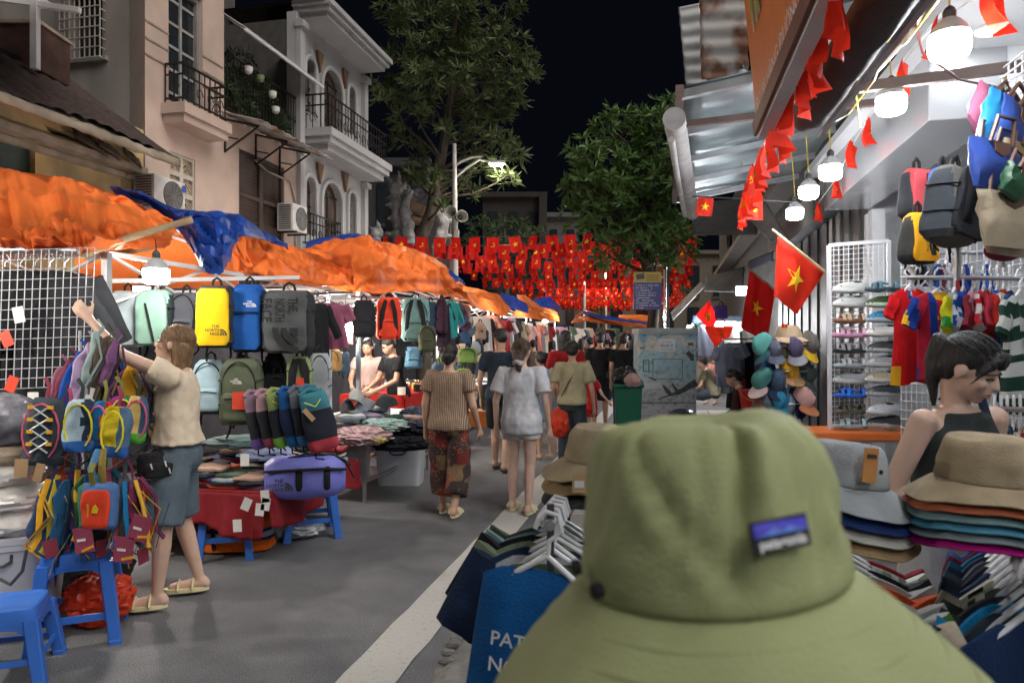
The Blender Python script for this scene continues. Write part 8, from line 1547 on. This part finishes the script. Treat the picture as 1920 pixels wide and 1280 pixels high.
# ------------------------------------------------------------------ jerseys and bags on the shop wall
def stripes(w, off=0., cols=2): return lambda c: int(math.floor((c.x+off)/w)) % cols
def jz(trim):
    return lambda c: 2 if (abs(c.x) > .155 or (c.z > -.03 and abs(c.x) < .05)) else (int(math.floor((c.x+.021)/.042)) % 2 if abs(c.x) < .115 else 1)
def jersey_txt(t, s_, x, z, w, m): lettering(t, s_, (x, -.062, z), (1, 0, 0), (0, 0, 1), w=w, material=m, world=False, bold=.03)
t = hung_shirt('long red football shirt and shorts set with yellow flashes', P(1706, 522, 3.5), .15, [C('c8161c'), C('d8a020')], 'football kits', L=.47, wb=.10, ws=.085, sl=.10, dp=.035, seed=1, neck=.035, zone=lambda c: 1 if (c.z < -.40 and abs(c.x) > .075) else 0)
MB().box((.035, -.048, -.13), (.012, .002, .015)).build('chest_badge', C('d8a020'), t, smooth=False)
BAR = [C('b02038'), C('1f3f98'), C('e0a818')]
t = hung_shirt('blue and red striped football shirt with yellow collar and letters', P(1764, 525, 3.25), -.05, BAR, 'football kits', L=.40, wb=.105, ws=.105, sl=.12, dp=.035, seed=2, neck=.045, zone=jz(2), fold=.006)
jersey_txt(t, 'unicef', .0, -.17, .095, C('e0a818')); mb = MB(); mb.prism([(-.014, .014), (.014, .014), (.013, -.004), (0, -.018), (-.013, -.004)], (.035, -.058, -.105), (1, 0, 0), (0, 0, 1), -.003); mb.build('crest', C('d8c89a'), t, smooth=False)
JL2 = [('white shirt with blue print behind the striped one', 1735, 516, 3.55, ['c8ccd4', '2a3f80'], .3, .43), ('grey and lime football shirt', 1790, 526, 3.2, ['a8acb0', 'c8c81e', '2a8a3a'], .75, .34), ('royal blue football shirt with white stripes', 1806, 524, 3.2, ['1c4fa8', 'c8ccd4'], .75, .36), ('pale pink football shirt', 1824, 524, 3.2, ['d09aac', '8a2a3a'], .8, .34), ('bright red football shirt with white flash', 1845, 522, 3.2, ['c01c28', 'd8d0cc'], .8, .36), ('dark red football shirt', 1857, 522, 3.2, ['901a24', 'b03040'], .85, .42), ('sky blue football shirt', 1870, 522, 3.2, ['2a74c8', 'c8322a'], .85, .46), ('orange-red football shirt', 1882, 520, 3.2, ['c8402a', 'd8d0c0'], .85, .4), ('navy football shirt', 1893, 522, 3.15, ['1f2f58', '2a3f70'], .9, .5), ('dark green and white hooped football shirt', 1912, 530, 3.0, ['1d3a30', 'b8bcb8'], .5, .5), ('white and pink shirt behind the red set', 1722, 522, 3.6, ['c8a8ac', 'b8202c'], .5, .38)]
for i, (lb_, px, py, d, cl_, rz, L_) in enumerate(JL2):
    zn = (lambda c: int(math.floor(c.z/.05)) % 2) if 'hooped' in lb_ else ((lambda c: 1 if abs(c.x) > .13 and int(c.x*60) % 2 else 0) if i in (2, 4) else (lambda c, n=len(cl_): (n-1 if abs(c.x) > .165 else (1 if abs(c.x) > .12 else 0))))
    hung_shirt(lb_+' on the front jersey rail', P(px, py, d), rz, [C(c) for c in cl_], 'football kits', L=L_, wb=.11, ws=.105, sl=.13, dp=.035, seed=i+3, neck=.045, zone=zn)
for i, px in enumerate((1718, 1726, 1740, 1748, 1760, 1775, 1783, 1798, 1812, 1850)):
    hung_shirt('%s on the rear jersey rail' % ['white T-shirt', 'black and white shirt', 'navy shirt with white piping', 'grey printed shirt', 'blue shirt', 'plum shirt', 'white striped shirt', 'brick red shirt', 'cobalt shirt', 'bright blue shirt'][i], P(px, 478, 3.75), .9, C(['c8ccd0', '3a3c44', '2a3a58', '8a8e98', '1f4f98', '6a2a48', 'c0c4cc', '9a3038', '20408a', '1f5ab8'][i]), 'shirts on the rear jersey rail', L=.4, wb=.12, ws=.11, sl=.12, dp=.03, seed=i+20, neck=.045)
for a, b, lb_ in ((P(1700, 520, 3.3), P(1935, 522, 3.1), 'front steel rail of the jersey display'), (P(1705, 474, 3.85), P(1880, 474, 3.7), 'rear dark rail of the jersey display')): mb = MB(); mb.tube([a, b], .011, 8); tag(mb.build('hanging_rail', M_STEEL), lb_, 'rail')
for i in range(6): hung_shirt('striped shirt on the low rail right of the person in the tank top, %s' % ['outermost', 'second', 'third', 'fourth', 'fifth', 'innermost'][i], P(1925-i*12, 768, 2.6+.06*i), .9, [C(['7a2a34', 'c0b8a8', '20304a', '2a3a40', '1f2c44', '8a8e90'][i]), C(['c8c0b8', '2a4a3c', '4a6a8a', '1c2a34', '7a2a34', '3a3c44'][i])], 'shirts on the low rail', L=.45, wb=.14, ws=.13, sl=.14, dp=.03, seed=i, zone=stripes(.03))
mb = MB(); mb.tube([P(1850, 765, 3.0), P(1960, 770, 2.4)], .01, 8); tag(mb.build('hanging_rail', M_STEEL), 'low steel rail behind the person in the tank top', 'rail')
def tote(label, px, py, d, w, h, c, rz, tilt, m2=None):
    t = thing('tote_bag', label, 'handbag', tuple(P(px, py, d)), group='folded nylon tote bags', rot=(0, tilt, rz)); mb = MB(); R_ = []
    for i in range(7):
        q = i/6; R_.append([V(math.copysign(abs(x)**.6, x)*lerp(w*.36, w*.52, q), y*(.010+.022*sin(pi*min(q, .9)))+.016*noise.noise(V(x*3, q*4, px)), -h+h*q) for x, y in [(cos(a), sin(a)) for a in [2*pi*k/20 for k in range(20)]]])
    mb.loft(R_); mb.build('body', mat('nylon_'+c, rgb(c), rough=.45, var=.1, vs=8, bump=.2, bs=40, spec=.4), t)
    mb = MB(); mb.prism([(-w*.16, 0), (w*.16, 0), (w*.14, -h*.22), (0, -h*.30), (-w*.14, -h*.22)], (0, -.026, -.005), (1, 0, 0), (0, .1, 1), -.004); mb.build('flap', mat('brown_leather', (.09, .045, .03), rough=.45), t, smooth=False)
    mb = MB()
    for s_ in (-1, 1): mb.tube([V(-w*.22, s_*.02, -.01), V(-w*.16, s_*.03, .08), V(w*.16, s_*.03, .08), V(w*.22, s_*.02, -.01)], .008, 6)
    mb.build('handles', MATS['brown_leather'], t)
for a in [('dusty pink folded tote bag at the top of the bag wall', 1862, 195, 2.7, .22, .16, 'a8607c', .5, .75), ('second pink tote bag tucked behind the first', 1870, 210, 2.75, .22, .17, '985070', .5, .7), ('teal blue tote bag hanging at a slant', 1890, 205, 2.6, .24, .2, '1c6a9a', .45, .6), ('navy tote bag behind the teal one', 1915, 215, 2.6, .24, .2, '2a4488', .45, .55), ('large cobalt blue tote bag in the middle of the bag wall', 1868, 268, 2.5, .24, .17, '27418a', .3, .12), ('slate blue tote bag under the cobalt one', 1872, 290, 2.55, .22, .16, '3f5470', .3, .1), ('sand tote bag behind the cobalt one', 1925, 280, 2.55, .22, .22, '8a7a5a', .3, .3), ('large beige tote bag with brown flap', 1890, 362, 2.45, .26, .19, 'a89a82', .25, .05), ('second beige tote bag below the first', 1893, 378, 2.5, .24, .19, '9a8a72', .25, .08), ('dark green pouch at the frame edge', 1912, 320, 2.4, .12, .1, '1f4a30', .3, .5)]: tote(*a)
t = thing('wine_pouch', 'wine red pouch below the beige tote bags', 'handbag', tuple(P(1882, 470, 2.6))); mb = MB(); mb.ellip((0, 0, 0), (.075, .03, .04)); mb.build('body', mat('wine_leather', (.16, .02, .035), rough=.35), t)
M_GB = C('4a4c52')
backpack('large grey and black trekking backpack with pale blue edging on the bag wall', P(1790, 318, 2.85), .55, .22, .30, .16, C('5c5b58'), front=C('2c2e33'), side=C('3f444a'), seed=4, group='backpacks on the shop wall', straps=True, tilt=.18)
backpack('dark slate backpack below the grey trekking one', P(1782, 380, 2.95), .55, .2, .17, .15, C('34363c'), seed=6, group='backpacks on the shop wall', tilt=.1, base=C('2a6a8a'))
backpack('salmon red roll backpack with black daisy chain', P(1718, 318, 3.6), .2, .155, .25, .12, C('a83c42'), front=C('b8484e'), base=C('2a2a30'), side=C('2c2c32'), seed=8, group='backpacks on the shop wall', zips=False, logo=lambda t, w, h, d: MB().box((.01, -d*.6-.006, -h*.5), (.012, .006, h*.36)).build('daisy_chain', M_STRAP, t, smooth=False))
backpack('bright yellow and black backpack under the salmon red one', P(1720, 400, 3.5), .25, .16, .25, .12, C('d8981c'), front=C('e0a01e'), base=C('2a2a2e'), side=C('3a3a38'), seed=9, group='backpacks on the shop wall', zips=False, logo=lambda t, w, h, d: (MB().box((.025, -d*.6-.006, -h*.5), (.006, .006, h*.36)).build('daisy_chain', M_STRAP, t, smooth=False), lettering(t, 'Patagonia', (-.02, -d*.6-.013, -h*.6), (0, 0, -1), (1, 0, 0), w=h*.4, material=M_TNF, world=False)))
backpack('blue backpack glimpsed between the red and grey ones', P(1766, 316, 3.4), .3, .1, .2, .1, C('1f4fa0'), seed=10, group='backpacks on the shop wall', pocket=False)
mb = MB(); mb.tube([P(1880, 300, 2.75), P(1880, 500, 2.7)], .012, 8); mb.tube([P(1795, 300, 3.0), P(1795, 520, 3.0)], .014, 8); tag(mb.build('wall_uprights', M_STEEL), 'steel uprights behind the bag wall', 'rack')

# ------------------------------------------------------------------ right pavement further away
rp = random.Random(5)
for i in range(9): hung_shirt('%s hung on the far right pavement rail' % ['pale grey dress', 'white shirt with navy trim', 'light blue shirt', 'black trousers', 'black jacket', 'dark navy coat', 'mauve top', 'striped top', 'grey long shirt'][i], P(1362+i*7, 640-3*(i % 3), 9.4+.1*i), .35, C(['9aa0b4', 'b0b4c0', '7a8aa8', '1d2028', '1a1c22', '1f2430', '8a7a90', 'a89a9a', '70747c'][i]), 'clothes on the far right rail', L=.55+.2*(i > 2)+.1*(i % 2), wb=.17, ws=.15, sl=.15 if i < 3 else 0, dp=.06, seed=i, hang=False, fold=.02)
for i in range(16): hung_shirt('garment in the far right stalls, %s from the left' % ORD[i], P(1300+5*i, 585+rp.random()*30, 13+rp.random()*5), rp.uniform(-.6, .8), C(GC[(i*3) % 14]), 'garments in the far right stalls', L=.6, wb=.2, ws=.16, sl=.15, dp=.06, seed=i, hang=False, name='hanging_garment', cat='clothing')
mb = MB(); mb.tube([P(1355, 636, 9.3), P(1435, 634, 10.3)], .012, 6); tag(mb.build('hanging_rail', M_STEEL), 'steel rail of the far right pavement clothes', 'rail')
for i, (px, py, d, r_) in enumerate([(1330, 600, 13, .10), (1349, 607, 12.5, .09), (1304, 606, 18, .10), (1317, 612, 16, .08), (1337, 591, 15, .08), (1341, 622, 17, .10)]):
    q = P(px, py, d); led_bulb('small lit bulb of the far right stalls, %s' % ['biggest and brightest', 'beside the purple bag', 'nearest the cabinet', 'low beside the cabinet', 'highest of the group', 'lowest of the group'][i], q, r_*1.6, q+V(0, 0, .5), lamp_mat('lit_bulb_far', (.95, .97, 1), 130.), 'far right bulbs', M_WIREB, 12)
tl = thing('light_panel', 'bright white light panel behind the dark red flag', 'light', tuple(P(1392, 545, 9.2))); MB().box((0, 0, 0), (.07, .02, .05)).build('lens', lamp_mat('light_panel_glow', (.85, .95, 1), 8.), tl, smooth=False); MB().box((0, .03, 0), (.08, .012, .06)).build('housing', M_STEELP, tl, smooth=False)
backpack('purple and lilac printed bag hanging above the far right stalls', P(1352, 572, 10.5), 0, .19, .2, .06, C('6a4a9a'), seed=3, pocket=False, zips=False, cat='bag', group=None, name='shopping_bag')
for lb_, pts, m_ in (('grimy white awning flap slanting above the far right stalls', [[(1262, 600, 13), (1322, 535, 12)], [(1258, 585, 13), (1315, 528, 12.4)]], MATS['dirty_white_roll']), ('grey canvas awning over the far right shops', [[(1320, 545, 12), (1392, 548, 10)], [(1325, 520, 13), (1395, 500, 11)]], mat('grey_canvas', (.2, .21, .22), rough=.8)), ('pale sign board leaning out above the right pavement', [[(1404, 410, 9.5), (1446, 455, 8.5)], [(1412, 340, 9.6), (1478, 448, 8.4)]], mat('pale_sign', (.3, .3, .3), rough=.6, var=.3, vs=3)), ('dark tarpaulin awning behind the small flags', [[(1300, 440, 10), (1420, 440, 9.2)], [(1300, 380, 10.4), (1420, 372, 9.6)]], mat('dark_canvas', (.1, .105, .11), rough=.8)), ('blue-grey shop sign below the pale board', [[(1405, 490, 9.8), (1450, 470, 8.8)], [(1402, 508, 9.8), (1448, 490, 8.8)]], mat('blue_grey_sign', (.08, .09, .14), rough=.5))):
    mb = MB(); mb.grid(16, 8, lambda s, t: P(*[lerp(lerp(a, b, s), lerp(c, d, s), t) for a, b, c, d in zip(pts[0][0], pts[0][1], pts[1][0], pts[1][1])])+V(0, .05*noise.noise(V(s*5, t*5, 3)), 0)); tag(mb.build('awning_flap', m_, solid=.02), lb_, 'awning')
stool('small blue plastic stool on the right pavement', pal(1345, 9.9)+V(0, 0, .08), .1, .32, .26, plastic((.02, .05, .22), 'navy_plastic'), 'small pavement stools'); stool('small maroon plastic stool beside the blue one', pal(1371, 9.6)+V(0, 0, .08), .1, .3, .26, plastic((.1, .012, .018), 'maroon_plastic'), 'small pavement stools'); stool('light blue plastic stool below the caps', pal(1424, 7.4)+V(0, 0, .08), .3, .3, .26, plastic((.05, .3, .42), 'sky_plastic'), 'small pavement stools')
for i, (px, py, s_, c) in enumerate([(1372, 722, .16, '8a1420'), (1374, 700, .14, '6a1018'), (1358, 712, .12, '5a1a20')]): mb = MB(); mb.box((0, 0, 0), (s_, s_*.7, s_*.5)); tag(mb.build('red_crate', plastic(rgb(c)), None, bevel=.01, loc=P(px, py, 9.7)), ['red plastic crate on the maroon stool', 'upper dark red crate of the pile', 'small maroon crate left of the pile'][i], 'crate')
rbk = thing('red_bucket', 'red plastic bucket in front of the seated seller', 'bucket', tuple(P(1405, 765, 8.3))); mb = MB(); mb.lathe([(.09, 0), (.12, .2), (.128, .2), (.128, .215), (.115, .21)], 20); mb.build('body', plastic((.5, .02, .02)), rbk); mb = MB(); mb.tube([V(.12*cos(a), -.06-.06*sin(a), .2-.1*sin(a)) for a in [radians(x) for x in range(0, 181, 20)]], .006, 6); mb.build('handle', plastic((.6, .3, .03)), rbk)

# ------------------------------------------------------------------ foreground racks and hats
def rack(label, a, b, group=None):
    t = thing('clothes_rack', label, 'clothes rack', (a.x, a.y, .09)); mb = MB(); mb.tube([a, b], .011, 10); mb.build('rail', M_STEEL, t, world=True)
    for q in (a.lerp(b, .04), b): mb = MB(); mb.bar(V(q.x, q.y, .09), q+V(0, 0, .04), .014, .014); mb.build('post', mat('dark_post', (.05, .05, .052), rough=.4), t, world=True, smooth=False)
    for q in (a, b): mb = MB(); mb.bar(V(q.x-.2, q.y, .1), V(q.x+.2, q.y, .1), .03, .025); mb.build('foot', MATS['dark_post'], t, world=True, smooth=False)
RA = (P(1030, 985, 1.38), P(1064, 925, 2.0)); RBk = (P(1560, 1060, 1.15), P(1585, 985, 2.0)); RC = (P(1950, 1085, 1.12), P(1860, 950, 2.1))
rack('rack of vests and shirts left of the green bucket hat', *RA); rack('rack of coloured shirts behind the green bucket hat', *RBk); rack('rack of polo shirts under the stacked hats on the right', *RC)
FA = [('bright blue vest with white lettering at the front of the left rack', '12528c', 0), ('olive green vest behind the blue one', '5d6a4a', 0), ('pale grey vest on the left rack', 'a8acb0', .0), ('navy T-shirt on the left rack', '1c2a44', .16), ('sage T-shirt on the left rack', '76846a', .16), ('black T-shirt on the left rack', '1c1d22', .16), ('light teal T-shirt at the back of the left rack', '7a9aa0', .16), ('dark olive T-shirt at the back of the left rack', '4a5240', .16)]
for i, (lb_, c, sl) in enumerate(FA):
    q = RA[0].lerp(RA[1], i/8.5); t = hung_shirt(lb_, q+V(0, 0, -.03), -.16+rnd.uniform(-.08, .08), C(c), 'shirts on the left foreground rack', L=.62, wb=.175, ws=.125 if not sl else .16, sl=sl, dp=.028, seed=i, fold=.010, neck=.075 if not sl else .06, name='hanging_vest' if not sl else 'hanging_shirt', tilt=.1 if i == 0 else rnd.uniform(-.05, .1))
    if i == 0:
        for k, s_ in enumerate(('PATAGONIA', 'NORTH')): lettering(t, s_, (-.085, -.052, -.185-.05*k), (1, 0, 0), (0, 0, 1), h=.028, material=M_WHT, world=False, align='l', bold=.01)
FB = [('cream shirt at the front of the middle rack', 'c0b09a'), ('green and white striped shirt on the middle rack', '4a7a30'), ('white T-shirt with maroon piping on the middle rack', 'c8c8c8'), ('orange T-shirt on the middle rack', 'd85a2a'), ('pale grey T-shirt behind the orange one', 'a8aaa6'), ('black T-shirt on the middle rack', '24262a'), ('sage striped shirt on the middle rack', '8a947c'), ('dark red shirt at the back of the middle rack', '7a1c2c')]
for i, (lb_, c) in enumerate(FB):
    q = RBk[0].lerp(RBk[1], .12+i/9.); hung_shirt(lb_, q+V(0, 0, -.03), -.28, [C(c), C('d0d0cc')], 'shirts on the middle foreground rack', L=.6, wb=.18, ws=.155, sl=.17, dp=.026, seed=i+9, fold=.008, neck=.05, sco=.012, zone=(lambda c: int(abs(c.x)/.022) % 2) if i in (1, 6) else None)
FCc = [('navy blue polo shirt at the front of the right rack', '1b2f52'), ('dark slate polo behind the navy one', '26333c'), ('turquoise blue polo on the right rack', '1c86b8'), ('charcoal polo on the right rack', '3a3e42'), ('olive polo with cream and black shoulder stripes', '4c5040'), ('cream polo with black stripes on the right rack', 'a8a494'), ('dark navy polo on the right rack', '1c2c48'), ('black polo on the right rack', '26282c'), ('grey polo on the right rack', '3f444c'), ('midnight blue polo on the right rack', '1f2a3c'), ('petrol blue polo on the right rack', '1a5a7c'), ('maroon polo on the right rack', '6a2034'), ('denim blue polo at the back of the right rack', '4a6aa0')]
for i, (lb_, c) in enumerate(FCc):
    q = RC[0].lerp(RC[1], .06+i/14.); zn = (lambda c: 1 if .10 < abs(c.x) < .115 or .125 < abs(c.x) < .14 else 0) if i in (4, 5) else None
    hung_shirt(lb_, q+V(0, 0, -.03), .22+.02*i, [C(c), C('c8c2b0') if i == 4 else C('1c1c20')], 'polo shirts on the right foreground rack', L=.62, wb=.185, ws=.165, sl=.18, dp=.026, seed=i+20, fold=.008, zone=zn, neck=.05, sco=.012)
M_TANH = cloth(rgb('a8967a'), 'tan_cotton', rough=.9, var=.22, vs=14, bs=260); K1 = dict(rc=.082, hc=.085, brim=.055, drop=.62, top=.8)
hp = P(1122, 862, 1.78)
def nest(k, i): k = dict(k); k['rc'] -= .004*i; k['brim'] += .004*i; k['hc'] -= .008*i; return k
bucket_hat('tan bucket hat on the rack left of the green one', hp, M_TANH, (.06, .05, .2), seed=11, dent=.09, **K1); bucket_hat('second tan bucket hat nested below the left tan one', hp+V(.0, .0, -.03), C('a08a62'), (.06, .05, .2), seed=11, dent=.09, eye=False, **nest(K1, 1)); bucket_hat('black bucket hat lowest in the left stack', hp+V(.0, 0, -.06), C('3a3b40'), (.06, .05, .2), seed=11, dent=.09, eye=False, **nest(K1, 2))
t = thing('paper_tag', 'kraft paper tag hanging from the left tan hat', 'tag', tuple(P(1086, 905, 1.64))); MB().box((0, 0, 0), (.016, .001, .022)).build('card', M_TAGK, t, smooth=False); MB().box((0, -.002, -.003), (.011, .0006, .008)).build('barcode', M_TAGW, t, smooth=False)
K2 = dict(rc=.085, hc=.085, brim=.062, drop=.6, top=.78); hp = P(1580, 905, 1.5)
M_GRYH = cloth(rgb('9a9ea0'), 'grey_cotton', rough=.9, var=.15, vs=14, bs=260)
bucket_hat('grey bucket hat with kraft tag behind the green one', hp, M_GRYH, (.02, .12, .4), seed=21, dent=.08, **K2)
for i, (c, nm_) in enumerate([('22386a', 'navy blue'), ('c0bdb2', 'off-white'), ('a98e68', 'sand')]): bucket_hat('%s bucket hat nested under the grey one' % nm_, hp+V(0, 0, -.022*(i+1)), C(c), (.02, .12, .4), seed=21, dent=.08, eye=False, **nest(K2, i+1))
t = thing('paper_tag', 'orange kraft tag on the grey bucket hat', 'tag', tuple(P(1632, 872, 1.40)), rot=(0, .12, .35)); MB().box((0, 0, 0), (.018, .001, .034)).build('card', mat('orange_kraft', (.5, .22, .07), rough=.7), t, smooth=False); MB().box((0, -.002, .018), (.012, .0006, .004)).build('print', M_DARKW, t, smooth=False)
hp = P(1852, 898, 1.36); K3 = dict(rc=.086, hc=.082, brim=.056, drop=.62, top=.84)
bucket_hat('tan bucket hat on top of the colourful stack at the right', hp, M_TANH, (.04, .03, .1), seed=31, dent=.08, **K3)
for i, (c, nm_) in enumerate([('b8674a', 'coral'), ('7a9a9c', 'grey-teal'), ('5a9cb8', 'sky blue'), ('8a9498', 'pale grey'), ('b01c7c', 'magenta')]): bucket_hat('%s bucket hat nested in the colourful stack' % nm_, hp+V(0, 0, -.014*(i+1)), C(c), (.04, .03, .1), seed=31, dent=.08, eye=False, **nest(K3, i+1))
# the big green hat right before the camera
M_OLV = cloth(rgb('8e9368'), 'olive_ripstop', rough=.75, var=.10, vs=5, bump=.25, bs=420, spec=.25)
gx, gy, gz = .1375, .49, 1.343
gh = bucket_hat('large olive green bucket hat with woven patch close to the camera', (gx, gy, gz), M_OLV, (0, -.10, 0), 'bucket hats for sale', seed=5, eye=False, rc=.0865, hc=.105, brim=.078, drop=.88, dent=.10, top=.78, n=200, wav=.010, crease=((-1.58, .35, .75, .07, -.15), (-1.40, .2, .8, .10, .07), (-1.95, -1.0, .6, .07, -.09), (-2.15, -.9, .5, .08, .05), (-2.5, .8, .35, .10, .06), (None, 1.2, .30, .05, -.05), (None, 3.6, .48, .04, -.05), (-.85, .6, .5, .07, -.08), (1.4, 0, .6, .2, -.06)))
ph = .20; pr_ = .0875; n_ = V(sin(ph), -cos(ph), .12).normalized(); ex = V(cos(ph), sin(ph), .03).normalized(); ey = n_.cross(ex)*-1; ey = ey if ey.z > 0 else -ey; pc = V(sin(ph)*pr_, -cos(ph)*pr_, 1.391-gz)+n_*.004
mb = MB(); mb.prism([(-.018, -.009), (.018, -.009), (.018, .009), (-.018, .009)], pc, ex, ey, .0012); pt = mb.build('patch', mat('patch_black', (.02, .02, .024), rough=.7), gh, smooth=False)
o2 = pc+n_*.0025
mb = MB(); mb.add([o2+ex*x+ey*y for x, y in ((-.0165, .0005), (.0165, .0005), (.0165, .0078), (-.0165, .0078))], [(0, 1, 2, 3)]); mb.build('patch_sky', cloth(rgb('5a55c8'), 'patch_violet'), gh, smooth=False)
mb = MB(); mb.add([o2+n_*.0004+ex*x+ey*y for x, y in ((-.0165, .0004), (.0165, .0004), (.011, .002), (.006, .0045), (.002, .002), (-.003, .0052), (-.008, .0025))], [(0, 1, 2, 3, 4, 5, 6)]); mb.build('patch_ridge', cloth(rgb('6a88d8'), 'patch_blue'), gh, smooth=False)
lettering(gh, 'patagonia', o2+n_*.0008+ey*-.0045, ex, ey, w=.029, h=.0075, material=M_WHT, world=False, bold=.03)
for a, r_, z in ((-2.62, .096, .012), (-2.9, .096, .02)): mb = MB(); mb.lathe([(.005, -.002), (.005, .003), (.002, .0035)], 12, (cos(a)*r_, sin(a)*r_, z), Matrix.Rotation(a+pi/2, 3, 'Z') @ Matrix.Rotation(pi/2, 3, 'X')); mb.build('eyelet', M_STRAP, gh)
for k in (.25, .45, .65, .85): mb = MB(); mb.lathe([(.0865+.078*k+d_, -.078*.88*k**1.15+e_) for d_, e_ in ((-.0007, .0010), (0, .0022), (.0007, .0004))], 120, cap=False, fn=lambda p, a, k=k: p+V(0, 0, .010*k*sin(2*a+5)+.007*k*noise.noise(V(cos(a), sin(a), 0)*2.2+V(16.5, 5, 0)))); mb.build('brim_stitching', M_OLV, gh)
t = thing('hat_stand', 'slim dark display post under the green bucket hat', 'stand', (gx, gy, .09)); mb = MB(); mb.tube([V(0, 0, 0), V(0, 0, 1.28)], .014, 10); mb.lathe([(.14, 0), (.14, .012), (.02, .02)], 24); mb.build('post', MATS['dark_post'], t)
mb = MB(); mb.ellip((0, 0, 1.23), (.07, .07, .07)); mb.build('head_form', plastic((.3, .3, .3)), t)

bpy.data.scenes.remove(TSC)
